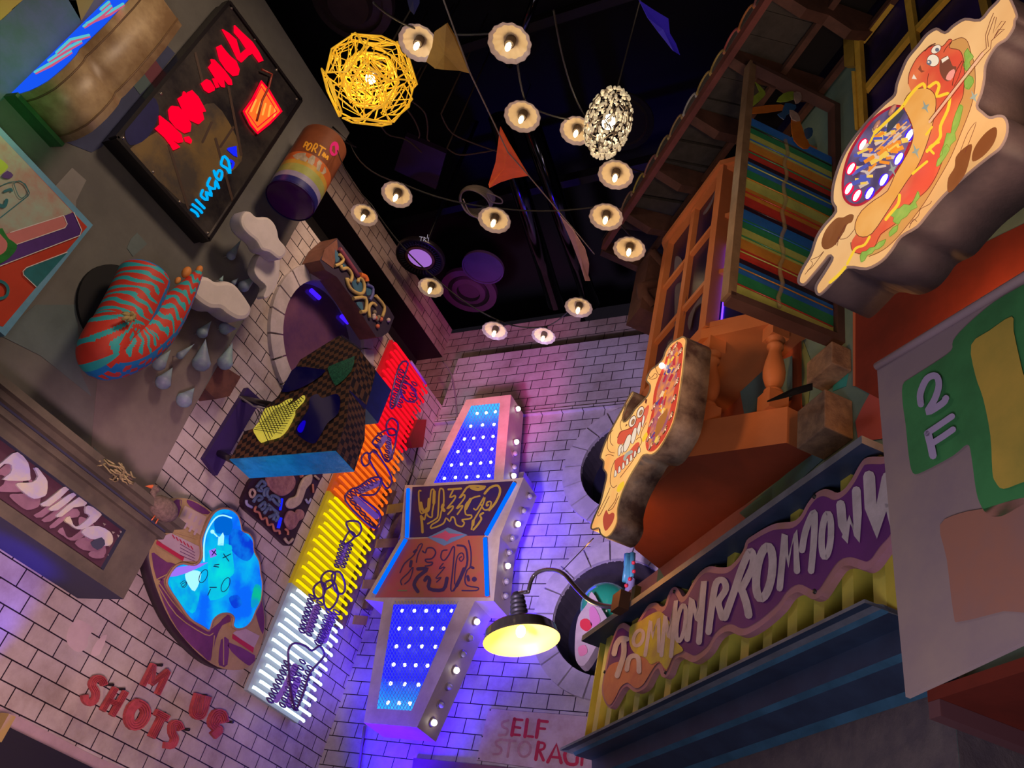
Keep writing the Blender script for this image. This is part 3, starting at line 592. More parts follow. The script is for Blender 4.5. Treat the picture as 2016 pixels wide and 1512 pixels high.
for q, mm in (([(600, 760), (690, 850), (680, 900), (590, 980), (560, 980), (575, 900), (640, 850)], 0), ([(570, 1000), (840, 970), (860, 1020), (575, 1055)], 1), ([(880, 960), (980, 980), (960, 1030), (890, 1070), (870, 1110), (810, 1060), (850, 1040)], 2), ([(950, 1060), (1010, 1110), (1060, 1250), (1110, 1360), (1050, 1380), (960, 1300), (935, 1150)], 1), ([(800, 940), (860, 870), (950, 850), (990, 900), (900, 940)], 0), ([(1060, 1200), (1130, 1190), (1130, 1260), (1080, 1290)], 2), ([(920, 1020), (990, 1050), (1020, 1120), (945, 1110)], 3), ([(960, 860), (1020, 860), (1030, 930), (980, 960)], 3)):
    P_ = RP.pts(sm(cr(q), 2), .01 + mm * .004); mb.ext(P_, RD * .006, RPm[mm])
mb.build('figure_cutouts', rf)
# ================================================================== left side
def emat(name, col, es): return mat(name, tuple(c * .12 for c in col), .5, emit=col, es=es, spec=0.)
# ---- dark metal lightbox with red lettering
d = .19
nb = thing('metal_lightbox', 'dark rusty metal lightbox with glowing red lettering, a red cup and small blue lettering', 'sign', GW.at(409, 473, 0))
M_rust = mat('dark_patinated_metal', (.10, .085, .08), .28, metal=.5, col2=(.035, .03, .04), vs=2.6, bump=.15)
M_rust2 = mat('ochre_patina', (.26, .17, .07), .35, metal=.3, col2=(.10, .08, .07), vs=2.2)
M_dk = mat('black_casing', (.012, .009, .012), .3)
fc = [(228, 271), (450, 4), (592, 197), (409, 473)]
A = GW.pts(fc, d); mb = MB(); mb.ext(A, -EX * (d - .01), M_rust, M_dk); mb.build('casing', nb)
mb = MB(); r1 = [(200, 283), (445, 0), (452, 2), (595, 197), (410, 478), (378, 482)]
for i in range(4): mb.box((A[i] + A[(i + 1) % 4]) / 2 - EX * .03, (A[(i + 1) % 4] - A[i]) / 2, EX * .05, (A[(i + 1) % 4] - A[i]).cross(EX).normalized() * .018, M_dk)
mb.build('edge_trim', nb)
cn = crop(180, 0, .3175); mb = MB()
pshape(mb, GW, cn([(240, 960), (330, 860), (600, 720), (760, 640), (900, 850), (930, 1000), (780, 1130), (620, 1280), (450, 1150)]), d + .002, M_rust2, 3)
for q in ([(645, 330), (690, 510)], [(850, 540), (930, 960)], [(480, 900), (600, 1290)], [(770, 860), (880, 1260)], [(880, 790), (800, 910)], [(745, 760), (690, 880)]): prib(mb, GW, cn(q), 5, d + .004, mat('brown_bar', (.06, .03, .02), .6))
pshape(mb, GW, cn([(210, 800), (300, 690), (380, 600), (420, 700), (350, 850), (240, 900)]), d + .003, mat('blue_patina', (.03, .03, .14), .3, var=.3))
mb.build('patina_face', nb)
for q in [(870, 50), (1015, 242), (1147, 435), (1272, 615), (195, 855), (380, 1065), (545, 1250), (720, 1445), (430, 580)]:
    mb = MB(); mb.lathe([(0, .012), (.012, .01), (.016, 0)], GW.at(180 + q[0] * .3175, q[1] * .3175, d), EX, mat('steel_screw', (.4, .35, .3), .3, metal=.8), 8); mb.build('screw', nb)
M_redl = emat('red_glow', (1, .0, .025), 1.0); M_orl = emat('orange_glow', (1, .16, .02), 1.0)
for q in ([(400, 795), (428, 770), (425, 715), (490, 765), (560, 835), (570, 880), (545, 885), (475, 845), (530, 890), (552, 912), (515, 930), (490, 890), (460, 850)],
          [(482, 680), (500, 655), (540, 660), (590, 710), (620, 770), (615, 815), (585, 825), (530, 790), (490, 740)],
          [(540, 610), (570, 590), (575, 565), (605, 590), (600, 570), (625, 558), (665, 600), (690, 645), (712, 690), (690, 695), (700, 740), (670, 768), (620, 745), (575, 690)],
          [(685, 515), (715, 490), (738, 500), (765, 540), (765, 560), (735, 575), (705, 555)], [(755, 485), (772, 485), (795, 540), (780, 545)],
          [(730, 415), (750, 390), (745, 365), (765, 370), (830, 440), (870, 495), (875, 525), (855, 522), (820, 480), (830, 540), (812, 535), (765, 470)],
          [(780, 290), (805, 277), (830, 310), (860, 345), (900, 380), (920, 430), (912, 465), (885, 470), (840, 430), (800, 370)],
          [(815, 180), (855, 205), (900, 245), (908, 275), (925, 335), (965, 300), (925, 240), (890, 200), (890, 155), (930, 195), (1000, 260), (1040, 320), (1068, 375), (1045, 385), (1005, 330), (975, 345), (935, 385), (910, 365), (870, 280)],
          [(580, 850), (605, 843), (625, 870), (620, 888), (590, 875)]):
    mb = MB(); mb.ext(GW.pts(cn(q), d + .02), -EX * .018, M_redl); mb.build('red_letter', nb)
M_cy = emat('cyan_glow', (.0, .45, 1), .9); M_bl = emat('blue_glow', (.01, .02, 1), .9)
for i, q in enumerate(([(620, 1300), (650, 1320), (662, 1340)], [(628, 1268), (670, 1300), (685, 1318)], [(650, 1240), (700, 1290)],
    [(690, 1180), (680, 1215), (720, 1240), (710, 1190), (745, 1215), (730, 1165)], [(735, 1105), (720, 1150), (765, 1170), (770, 1120), (790, 1165)],
    [(760, 1060), (775, 1100), (800, 1115), (810, 1070), (790, 1058), (775, 1085)], [(815, 975), (805, 1020), (840, 1045), (860, 1075), (850, 1000), (825, 970)], [(860, 995), (880, 1010), (870, 1040)], [(850, 925), (890, 960)])):
    mb = MB(); pline(mb, GW, cn(q), 5.5, d + .008, M_cy if i < 7 else M_bl, 3); mb.build('blue_letter', nb)
mb = MB(); pshape(mb, GW, cn([(850, 915), (900, 905), (905, 975), (880, 960), (865, 950)]), d + .01, M_bl, 0); mb.build('blue_letter', nb)
mb = MB(); cup = cn([(1055, 505), (1100, 560), (1178, 690), (1105, 765), (1030, 825), (985, 770), (945, 690), (1000, 615)]); pshape(mb, GW, cup, d + .012, M_orl, 0)
for k in range(5): prib(mb, GW, cn([(990 + k * 36, 690 + 10 * k), (1020 + k * 30, 620 + k * 12)]), 4, d + .014, emat('amber_glow', (1, .35, .05), 1.2))
sub(mb.build('cup_face', nb), 'glowing orange cup'); 
mb = MB(); mb.tube(GW.pts(cup, d + .03), .012, M_redl, 8, True); mb.tube(GW.pts(cn([(1053, 535), (1090, 590), (1150, 690), (1030, 790), (968, 700), (1010, 620)]), d + .03), .006, M_redl, 6, True)
mb.tube(GW.pts(cn([(1025, 750), (1060, 620), (1100, 540), (1120, 460), (1055, 430)]), d + .045), .012, mat('dull_red_tube', (.35, .05, .03), .4), 8); sub(mb.build('cup_neon', nb), 'red neon cup outline with straw')
# ---- blade sign with blue face
yb = .0 + GW.at(20, 185).y
BP_ = PL((0, -1, 0), -yb)
bs = thing('blade_sign', 'upright blue faced blade sign with stained cream casing at the top left', 'sign', BP_.at(60, 190))
M_cream = mat('stained_cream_casing', (.50, .36, .20), .45, col2=(.26, .16, .08), vs=2.4, bump=.1)
M_green = mat('green_mount', (.04, .14, .05), .7, var=.4)
ol = [(14, 187), (38, 184), (58, 178), (75, 170), (94, 159), (110, 146), (126, 132), (140, 118), (150, 107), (157, 95), (165, 89), (205, 50), (252, 0), (290, -45), (255, -60), (205, 0), (150, 55), (80, 125)]
P_ = BP_.pts(ol); mb = MB(); mb.ext([p + EY * .005 for p in P_], EY * .46, M_cream, smooth=True); mb.build('casing', bs)
mb = MB(); mb.face([p for p in P_], emat('electric_blue_face', (.01, .10, 1), .9)); cq = crop(0, 0, .1984)
M_t = emat('aqua_script', (.12, .65, .75), .8); M_p = emat('rose_script', (.75, .12, .25), .8)
for q in ([(345, 715), (500, 635), (700, 510)], [(480, 600), (640, 500), (800, 410)], [(560, 520), (700, 400), (880, 350)], [(830, 260), (1000, 150), (1100, 60)], [(860, 230), (1080, 130), (1220, 40)], [(1000, 90), (1080, 20)]):
    prib(mb, BP_, cq(q), [5, 9, 6] if len(q) == 3 else 6, -.001 + .004, M_t); prib(mb, BP_, [(x + 2.5, y + 3) for x, y in cq(q)], [3, 5, 3] if len(q) == 3 else 3, .006, M_p)
mb.build('lit_face', bs)
mb = MB()
f2 = [p + EY * .10 for p in P_]
M_rim = mat('brown_rim', (.20, .11, .05), .6, var=.4)
for off in (.07, .40): mb.tube([p + EY * off for p in P_[:15]], .008, M_rim, 6)
mb.build('casing_rim', bs)
mb = MB(); a = BP_.at(8, 190); b_ = BP_.at(40, 186); mb.box((a + b_) / 2 + EY * .22 - EZ * .02, (b_ - a) / 2, EY * .24, EZ * .02, M_green); mb.build('mount_plate', bs)
# ---- printed panel at the left edge
LP = PL((1, 0, 0), -6.1)
lp = thing('printed_panel', 'flat printed panel with blue edge, red, purple and pink shapes at the left edge', 'sign', LP.at(10, 660))
M_edge = mat('pale_blue_edge', (.16, .38, .58), .25, var=.2)
pc = [(-60, 185), (0, 250), (183, 443), (10, 662), (-60, 600)]
mb = MB(); mb.ext(LP.pts(pc), -EX * .18, M_edge); mb.build('panel_body', lp)
cl_ = crop(0, 240, .2911)
mb = MB(); d1 = .003
M_a = mat('print_pale_green', (.34, .46, .38), .3, col2=(.42, .22, .18), vs=2.4); M_rd = mat('print_red', (.52, .05, .025), .3, var=.15); M_pu = mat('print_purple', (.10, .035, .24), .3, var=.25); M_pk = mat('print_pink', (.60, .20, .20), .3, var=.1); M_wl = mat('print_white_line', (.7, .66, .66), .4); M_tl = mat('print_teal', (.02, .18, .22), .3, var=.4)
pshape(mb, LP, cl_([(-100, -20), (0, 90), (590, 710), (20, 1385), (-100, 1350)]), d1, M_rd, 0)
pshape(mb, LP, cl_([(-100, -20), (0, 90), (490, 610), (440, 640), (70, 750), (-100, 800)]), d1 * 2, M_a, 0)
pshape(mb, LP, cl_([(-100, 1010), (0, 975), (540, 770), (552, 740), (545, 700), (495, 612), (440, 632), (-100, 800)]), d1 * 3, M_pu, 0)
pshape(mb, LP, cl_([(-60, 890), (0, 870), (440, 715), (455, 690), (440, 640), (430, 632), (80, 745), (-60, 790)]), d1 * 4, M_pk, 0)
for q in ([(-60, 1010), (0, 975), (540, 768), (552, 730), (500, 612)], [(430, 632), (455, 690), (440, 715), (80, 840)], [(455, 880), (180, 985), (155, 1010), (160, 1035), (245, 1115)], [(70, 748), (430, 632)]): pline(mb, LP, cl_(q), 1.6, d1 * 5, M_wl, 0)
pshape(mb, LP, cl_([(455, 884), (180, 990), (162, 1015), (165, 1035), (248, 1118)]), d1 * 4, M_tl, 0)
pshape(mb, LP, cl_([(-60, 900), (0, 720), (30, 745), (60, 790), (115, 830), (100, 880), (50, 930), (0, 960), (-60, 1000)]), d1 * 6, mat('print_green', (.02, .22, .04), .3, var=.5, vs=6), 2)
pshape(mb, LP, cl_([(-30, 740), (20, 780), (50, 820), (40, 870), (0, 900), (-30, 900)]), d1 * 7, M_pk, 2)
pline(mb, LP, cl_([(-20, 1070), (30, 1090), (55, 1130), (40, 1180), (-20, 1200)]), 6, d1 * 6, M_tl)
pline(mb, LP, cl_([(0, 435), (60, 410), (130, 400)]), 1.6, d1 * 6, M_tl); pline(mb, LP, cl_([(130, 400), (170, 420), (200, 480), (190, 500), (0, 650)]), 2, d1 * 6, M_tl, 0); pline(mb, LP, cl_([(95, 415), (140, 400), (190, 470), (150, 515), (120, 490), (95, 420)]), 1.4, d1 * 6, M_tl)
pline(mb, LP, cl_([(30, 470), (70, 455), (80, 465)]), 5, d1 * 6, M_tl); pline(mb, LP, cl_([(-10, 560), (30, 570), (45, 530)]), 7, d1 * 6, M_tl)
pshape(mb, LP, cl_([(-40, 250), (0, 250), (40, 280), (55, 310), (0, 360), (-40, 370)]), d1 * 6, mat('print_lime', (.42, .55, .04), .3), 2)
pshape(mb, LP, cl_([(10, 370), (50, 330), (90, 360), (60, 385)]), d1 * 6, M_pu, 2)
mb.build('artwork', lp)
# ---- rainbow can
cx_ = GW.at(571, 396, .35); ztop = zy(cx_.x, cx_.y, 285)
can = thing('rainbow_can', 'upright can with rainbow bands, purple base and pink dot hanging on the grey wall', 'can', cx_)
rr = .27; z0 = cx_.z; bands = [(.0, .10, (.03, .03, .22)), (.10, .18, (.40, .36, .55)), (.18, .30, (.42, .45, .12)), (.30, .37, (.62, .38, .06)), (.37, .50, (.62, .16, .04)), (.50, 1.0, (.22, .07, .03))]
H = ztop - z0
mb = MB()
for k, (a, b, c_) in enumerate(bands): mb.lathe([(rr, a * H), (rr, b * H)], cx_, EZ, mat('can_band_%d' % k, c_, .35, var=.2, vs=6), 40)
mb.lathe([(0, H), (rr * .5, H * 1.0), (rr * .93, H * .985), (rr, H * .95)], cx_, EZ, mat('can_band_5', (.22, .07, .03), .35), 40); mb.build('can_body', can)
mb = MB(); mb.lathe([(0, 0), (rr * .9, 0), (rr, .012), (rr, .02)], cx_ - EZ * .002, EZ, mat('can_purple_base', (.09, .01, .15), .2, var=.3), 40); sub(mb.build('can_base', can), 'purple base')
def cylpt(px, py, R_):
    r_ = ray(px, py); ax_, ay_ = r_.x, r_.y; ox, oy = CAM.x - cx_.x, CAM.y - cx_.y
    A_ = ax_ * ax_ + ay_ * ay_; B_ = 2 * (ox * ax_ + oy * ay_); C_ = ox * ox + oy * oy - R_ * R_; D_ = max(B_ * B_ - 4 * A_ * C_, 0); return CAM + r_ * ((-B_ - D_ ** .5) / (2 * A_))
def cylrib(mb, px, w_, R_, m):
    px = sm(px, 3, False)
    for i in range(len(px) - 1):
        a, b = px[i], px[i + 1]; l = math.hypot(b[0] - a[0], b[1] - a[1]) or 1; ox, oy = -(b[1] - a[1]) / l * w_ / 2, (b[0] - a[0]) / l * w_ / 2
        mb.face([cylpt(a[0] + ox, a[1] + oy, R_), cylpt(b[0] + ox, b[1] + oy, R_), cylpt(b[0] - ox, b[1] - oy, R_), cylpt(a[0] - ox, a[1] - oy, R_)], m)
ck = crop(500, 240, .1389); mb = MB(); M_gold = mat('gold_print', (.85, .42, .04), .3)
for q in ([(700, 360), (740, 280)], [(740, 280), (765, 300), (750, 335), (722, 325)], [(790, 300), (745, 370), (760, 400), (800, 370), (820, 320), (795, 300)], [(815, 425), (870, 310), (900, 330), (885, 370), (850, 380)], [(860, 380), (875, 440)], [(915, 480), (975, 350)], [(930, 330), (1020, 390)], [(965, 480), (1000, 430)], [(980, 500), (1010, 450), (1010, 510), (1050, 480), (1035, 540)]): cylrib(mb, ck(q), 3, rr + .002, M_gold)
mb.build('gold_lettering', can)
mb = MB(); mb.face([cylpt(x, y, rr + .003) for x, y in ell(500 + 1138 * .1389, 240 + 380 * .1389, 9, 14.5, 8, 18)], emat('pink_dot', (.9, .03, .16), .6)); mb.build('pink_dot', can)
mb = MB(); q = ck([(545, 480), (620, 440), (720, 435), (850, 480), (950, 560), (1020, 660), (1025, 720), (980, 745), (900, 690), (800, 600), (700, 555), (600, 530)])
from functools import reduce
holed(mb, [cylpt(x, y, rr + .002) for x, y in q], [], mat('cream_label', (.5, .42, .30), .5, var=.3, vs=12)); mb.build('cream_label', can)
mb = MB(); top = cx_ + EZ * H
mb.tube([top, top + EZ * .08 + EX * .02, GW.at(645, 262, .1), GW.at(700, 290, .05), GW.at(655, 250, .03)], .012, M_dk, 6); mb.build('cable', can)
# ---- clouds
M_cloud = mat('pale_fabric_cloud', (.88, .78, .78), .8, var=.12, vs=3, bump=.1); M_cside = mat('cloud_side', (.62, .56, .58), .8, var=.2)
cc_ = crop(300, 400, .26455)
def cloud(px, d, th, lb, m=M_cloud):
    mb = MB(); mb.ext(GW.pts(sm(px, 3), d), -EX * th, m, M_cside, smooth=True); o = mb.build('puffy_cloud', bevel=.045); tag(o, lb, 'cloud', 'soft clouds on the left wall'); return o
cloud(cc_([(662, 115), (690, 60), (735, 60), (780, 98), (860, 100), (915, 150), (940, 215), (950, 265), (995, 320), (1000, 380), (950, 420), (880, 370), (820, 350), (780, 285), (720, 235), (675, 180)]), .46, .17, 'upper pale cloud hanging just under the rainbow can')
cloud(cc_([(820, 365), (880, 350), (935, 370), (950, 440), (940, 560), (905, 650), (850, 705), (830, 690), (850, 620), (790, 560), (760, 500), (780, 420)]), .28, .10, 'small pinkish cloud between the other two, next to the round window')
cloud(cc_([(300, 620), (330, 560), (370, 540), (420, 545), (480, 580), (560, 575), (620, 600), (680, 670), (720, 730), (745, 780), (730, 840), (690, 868), (630, 865), (560, 825), (515, 790), (440, 785), (370, 745), (310, 690)]), .34, .22, 'large lower cloud beside the patterned tube')
# ---- rain drops
M_drop = mat('pale_blue_drop', (.30, .46, .50), .5, col2=(.22, .26, .42), vs=5)
co5 = crop(0, 450, .3333)
drops = [((1425, 65), (1365, 160), 26, 'highest drop, left of the upper cloud'), ((1250, 545), (1195, 615), 32, 'just below the left end of the large cloud'), ((1400, 590), (1330, 590), 36, 'just below the right end of the large cloud'),
         ((1010, 715), (940, 800), 38, 'leftmost drop, nearest the patterned tube'), ((1150, 680), (1065, 750), 22, 'narrow slanted drop in the middle'), ((1215, 650), (1190, 790), 52, 'largest drop, in the middle'),
         ((1375, 670), (1330, 790), 44, 'drop just above the brown block'), ((1020, 820), (965, 905), 44, 'drop low on the left under the leftmost one'), ((1150, 940), (1090, 1010), 46, 'lowest drop'),
         ((1320, 275), (1305, 305), 12, 'tiny drop above the large cloud'), ((1530, 270), (1440, 340), 34, 'curved drop between the clouds'), ((1410, 290), (1380, 320), 14, 'small drop tip beside the curved one')]
for tip, bl, w_, lb in drops:
    T_ = GW.at(*co5([tip])[0], .10); B_ = GW.at(*co5([bl])[0], .10); ax = T_ - B_; l = ax.length; r_ = w_ / 3 * (B_ - CAM).length / FPX
    mb = MB(); N = 9; mb.lathe([(0, -r_)] + [(r_ * math.sin(math.pi * .5 * k / 3), -r_ * math.cos(math.pi * .5 * k / 3)) for k in range(1, 4)] + [(r_ * (1 - (k / N) ** .9) , l * k / N) for k in range(1, N + 1)], B_, ax, M_drop, 16)
    mb.tube([B_, B_ - EX * .10], .006, M_cside, 5)
    tag(mb.build('rain_drop', weld=True), 'pale blue rain drop, ' + lb, 'drop', 'rain drops under the clouds')
# ---- patterned tube
tb = thing('patterned_tube', 'large soft tube bent double, covered in red and turquoise wavy stripes, on a black disc', 'sculpture', GW.at(190, 720, .3))
M_sr = mat('tube_red', (.75, .05, .03), .6, var=.15); M_sc = mat('tube_turquoise', (.03, .50, .58), .6, var=.1); M_sb = mat('tube_blue', (.01, .24, .75), .6, var=.1); M_so = mat('tube_orange', (.8, .28, .06), .6)
def tubepath(px, rpx, dd):
    q = sm([(x, y, r, e) for (x, y), r, e in zip(px, rpx, dd)], 16, False)
    P = [GW.at(a, b, e) for a, b, _, e in q]; return P, [r * (p - CAM).length / FPX for p, (_, _, r, _) in zip(P, q)]
GS = Vector((.10, .80, -.59)).normalized()      # side of the tube that faces down and away
KP = GW.at(250, 626, .4)      # stripes fan out from the straw knot around the bend
def pattern(u, a, nr, pt):
    w = nr.dot(GS)
    if u < .045: return M_sb
    if w > .52: return M_sr if math.sin(u * 120 + 1.3 * math.sin(a * 4)) * math.sin(a * 11 + u * 25) > .12 else M_sb
    if w > .40: return M_sb
    k = u * 118 + 1.1 * math.sin(w * 5 + u * 13) + .9 * math.sin(w * 9 + u * 47)
    if .40 < u < .82: k = 21 * math.atan2(pt.z - KP.z, pt.y - KP.y) + .9 * math.sin(w * 7 + (pt - KP).length * 22)
    th = .22 + max(0, w - .05) * 2.6 + .35 * math.sin(w * 14 + u * 90)
    return M_sc if math.sin(k) > th else M_sr
def ptube(name, px, rpx, dd, u0, u1, capa, capb):
    P, Rr = tubepath(px, rpx, dd); mb = MB(); n = len(P); SG = 84; rings = []
    # rounded ends
    for e, cap in ((0, capa), (n - 1, capb)):
        pass
    # resample
    L_ = [0]
    for i in range(1, n): L_.append(L_[-1] + (P[i] - P[i - 1]).length)
    M_ = 260; PP = []; RR = []
    for k in range(M_ + 1):
        s_ = L_[-1] * k / M_; i = max(j for j in range(n) if L_[j] <= s_ + 1e-9); i = min(i, n - 2); f = (s_ - L_[i]) / max(L_[i + 1] - L_[i], 1e-9); PP.append(P[i].lerp(P[i + 1], f)); RR.append(Rr[i] * (1 - f) + Rr[i + 1] * f)
    for k in range(M_ + 1):
        s_ = L_[-1] * k / M_
        for (e, cap) in ((s_, capa), (L_[-1] - s_, capb)):
            if cap and e < RR[k] * .5: RR[k] = RR[k] * (max(0.02, 1 - (1 - e / (RR[k] * .5)) ** 2)) ** .5
    for k in range(M_ + 1):
        t = (PP[min(k + 2, M_)] - PP[max(k - 2, 0)]).normalized(); a_ = (EX - t * EX.dot(t)).normalized(); b_ = t.cross(a_)   # angle 0 faces the room
        rings.append(len(mb.v)); mb.v += [PP[k] + (a_ * math.cos(2 * math.pi * j / SG) + b_ * math.sin(2 * math.pi * j / SG)) * RR[k] for j in range(SG)]
    for k in range(M_):
        u = u0 + (u1 - u0) * k / M_
        for j in range(SG):
            a = 2 * math.pi * (j + .5) / SG - .35
            aa = a + .35; q_ = rings[k] + j; nr = (mb.v[q_] - PP[k]).normalized(); m = pattern(u, a, nr, mb.v[q_])
            mb.f.append([rings[k] + j, rings[k] + (j + 1) % SG, rings[k + 1] + (j + 1) % SG, rings[k + 1] + j]); mb.m.append(mb.mi(m)); mb.sm.append(True)
    return mb.build(name, tb)
ptube('upper_limb', [(291, 528), (272, 575), (247, 625), (222, 668), (210, 690)], [44, 46, 47, 46, 44], [.32, .34, .36, .38, .40], 0, .55, True, False)
ptube('lower_limb', [(222, 655), (203, 693), (215, 702), (255, 690), (300, 655), (335, 615), (362, 580), (384, 548), (392, 536)], [44, 44, 42, 40, 38, 30, 20, 11, 7], [.40, .44, .44, .44, .42, .40, .38, .36, .35], .55, 1.25, False, True)
for q, r_, dd in [((392, 531), 6, .36), ((367, 536), 8, .35), ((350, 552), 5, .34)]:
    p = GW.at(*q, dd); rm = r_ * (p - CAM).length / FPX; mb = MB(); mb.ball(p, rm, M_so, (1, 1, 1.6), 14); sub(mb.build('orange_tip', tb), 'orange tip')
mb = MB(); 
for k in range(12):
    a = random.uniform(0, 6.28); p = GW.at(253, 623, .62); q_ = GW.at(253 + 16 * math.cos(a), 623 + 12 * math.sin(a), .66); mb.tube([p, (p + q_) / 2 + EX * .02, q_], [.018, .02, .004], mat('straw_knot', (.50, .38, .16), .9, var=.4, vs=20), 5)
sub(mb.build('straw_knot', tb), 'tuft of straw rope at the bend')
mb = MB(); mb.lathe([(0, 0), (.38, 0), (.38, .03), (0, .03)], GW.at(226, 608, .0) + EX * .008, EX, mat('black_disc', (.006, .006, .008), .8), 40, smooth=False)
tag(mb.build('black_disc'), 'black disc on the grey wall behind the patterned tube', 'disc')
# ---- marquee box
mq = thing('marquee_box', 'long brown signboard box with moulded cornice, at the lower left', 'sign', (-6.2, 3.9, 3.75))
M_mq = mat('marquee_brown', (.125, .105, .08), .75, col2=(.08, .068, .055), vs=3); M_mqp = mat('marquee_plum_panel', (.085, .03, .06), .6, var=.3, vs=4); M_mqd = mat('marquee_dark', (.045, .05, .10), .7)
y0, y1 = .6, 4.33; FP = PL((1, 0, 0), -5.97)
mb = MB(); iz = [(.6, 4.20), (4.02, 4.20), (4.02, 3.85), (.6, 3.85)]
holed(mb, [(-5.97, y0, 3.745), (-5.97, y1, 3.745), (-5.97, y1, 4.33), (-5.97, y0, 4.33)], [[Vector((-5.97, .7, 3.84)), Vector((-5.97, 4.04, 3.84)), Vector((-5.97, 4.04, 4.2)), Vector((-5.97, .7, 4.2))]], M_mq)
mb.face([(-5.97, y1, 3.745), (-6.52, y1, 3.745), (-6.52, y1, 4.33), (-5.97, y1, 4.33)], M_mq)
mb.face([(-5.97, y0, 3.745), (-5.97, y1, 3.745), (-6.52, y1, 3.745), (-6.52, y0, 3.745)], M_mqd)
for a, b in (((.7, 3.84), (4.04, 3.84)), ((4.04, 3.84), (4.04, 4.2)), ((4.04, 4.2), (.7, 4.2))): mb.face([(-5.97, *a), (-5.97, *b), (-6.02, *b), (-6.02, *a)], M_mqd)
mb.build('box_body', mq)
mb = MB(); mb.face([(-6.02, .7, 3.84), (-6.02, 4.04, 3.84), (-6.02, 4.04, 4.2), (-6.02, .7, 4.2)], M_mqp); sub(mb.build('recessed_panel', mq), 'dark plum panel')
mb = MB()
for x1, za, zb, e in ((-5.93, 4.31, 4.36, .04), (-5.90, 4.39, 4.44, .07), (-5.84, 4.44, 4.50, .1)): mb.ext([(-6.29, y0, za), (-6.29, y1 + e, za), (x1, y1 + e, za), (x1, y0, za)], EZ * (zb - za), M_mq)
mb.ext([(-6.29, y0, 4.36), (-6.29, y1 + .03, 4.36), (-5.95, y1 + .03, 4.36), (-5.95, y0, 4.36)], EZ * .03, M_mqd); mb.build('cornice', mq)
ce = crop(0, 780, .2778); IPL = PL((1, 0, 0), -6.015)
lets = [[(-40, 470), (0, 480), (60, 430), (125, 395), (200, 470), (215, 560), (210, 595), (120, 600), (20, 590), (75, 545), (85, 490), (30, 480), (-40, 540)],
        [(245, 510), (270, 510), (310, 560), (337, 605), (332, 690), (300, 715), (240, 727), (180, 690), (118, 632), (140, 612), (230, 610), (272, 565)],
        [(408, 680), (450, 645), (495, 655), (350, 780), (288, 765), (330, 740)], [(500, 690), (550, 692), (410, 808), (343, 800), (400, 760)], [(560, 715), (615, 742), (600, 778), (520, 790), (440, 852), (400, 842)],
        [(610, 780), (650, 782), (722, 840), (620, 930), (550, 943), (500, 910), (458, 880), (495, 850), (520, 910), (560, 920), (640, 850), (610, 830)],
        [(580, 965), (620, 928), (700, 920), (780, 960), (802, 1010), (790, 1050), (740, 1060), (700, 1020), (640, 1010)]]
M_lt = mat('sign_letter_cream', (.60, .57, .42), .5, col2=(.42, .40, .70), vs=3); M_ls = mat('sign_letter_shadow', (.32, .17, .27), .6, var=.3)
for L_ in lets:
    mb = MB(); mb.ext(IPL.pts(sm(ce(L_), 2), .02), -EX * .02, M_lt); mb.face(IPL.pts(sm([(x - 14, y + 22) for x, y in ce(L_)], 2), .004), M_ls); mb.build('lettering', mq)  # offset mauve copies paint the letters' shadows on the panel
mb = MB(); pshape(mb, IPL, ce([(640, 1040), (720, 1000), (745, 1050), (690, 1090)]), .024, M_mqd, 2); pshape(mb, IPL, ce([(640, 1100), (720, 1090), (740, 1140), (680, 1150), (630, 1130)]), .01, M_ls, 2)
for k in range(14): x, y = random.uniform(700, 900), random.uniform(860, 1180); pshape(mb, IPL, ce([(x, y), (x + 25, y + 8), (x + 10, y + 20)]), .003, mat('flaked_paint', (.3, .27, .25), .8), 0)
mb.build('flaked_paint', mq)
# birds and nests on the cornice
M_feather = mat('grey_brown_feather', (.22, .16, .13), .9, var=.4, vs=30, bump=.6); M_beak = mat('orange_beak', (.7, .16, .05), .4); M_nest = mat('pale_twigs', (.40, .33, .17), .9, var=.4, vs=20)
BPL = PL((1, 0, 0), -5.87)
gz = thing('goose', 'brown goose with an orange red beak standing on the right end of the marquee box', 'goose', BPL.at(322, 1010))
p = BPL.at(322, 1002); mb = MB(); mb.ball(p, .115, M_feather, (.8, 1.25, .85), 16); h = BPL.at(305, 962); nk = [p + Vector((0, -.06, .04)), BPL.at(300, 985), BPL.at(301, 972), h]; mb.tube(nk, [.05, .035, .028, .03], M_feather, 10); mb.ball(h, .036, M_feather, (1, 1.2, .9), 12); mb.tube([BPL.at(330, 1005), BPL.at(341, 1016), BPL.at(343, 1022)], [.07, .03, .01], M_feather, 8); mb.build('body', gz)
mb = MB(); mb.lathe([(.018, 0), (.013, .03), (0, .075)], h + Vector((0, -.03, 0)), BPL.at(288, 961) - h, M_beak, 8); sub(mb.build('beak', gz), 'orange red beak')
mb = MB(); mb.ball(h + Vector((.03, -.005, .01)), .007, M_dk, seg=8); mb.build('eye', gz)
mb = MB(); e_ = BPL.at(293, 980); mb.tube([p - EZ * .08, p - EZ * .14], .006, M_beak, 5); mb.tube([p - EZ * .08 - EY * .04, p - EZ * .14 - EY * .05], .006, M_beak, 5); mb.build('leg', gz)
for q, r_, lb in (((214, 922), .13, 'larger nest of pale twigs on the cornice of the marquee box'), ((246, 942), .085, 'smaller nest of pale twigs beside the larger one on the cornice')):
    mb = MB(); p = BPL.at(*q)
    for k in range(26):
        a = random.uniform(0, 6.28); rr_ = r_ * random.uniform(.6, 1); zz = random.uniform(-.04, .04); mb.tube([p + Vector((math.cos(a + t) * rr_ * .8, math.sin(a + t) * rr_, zz + random.uniform(-.02, .02))) for t in (0, .5, 1.0, 1.5)], .007, M_nest, 4)
    tag(mb.build('twig_nest'), lb, 'nest', 'nests on the cornice')
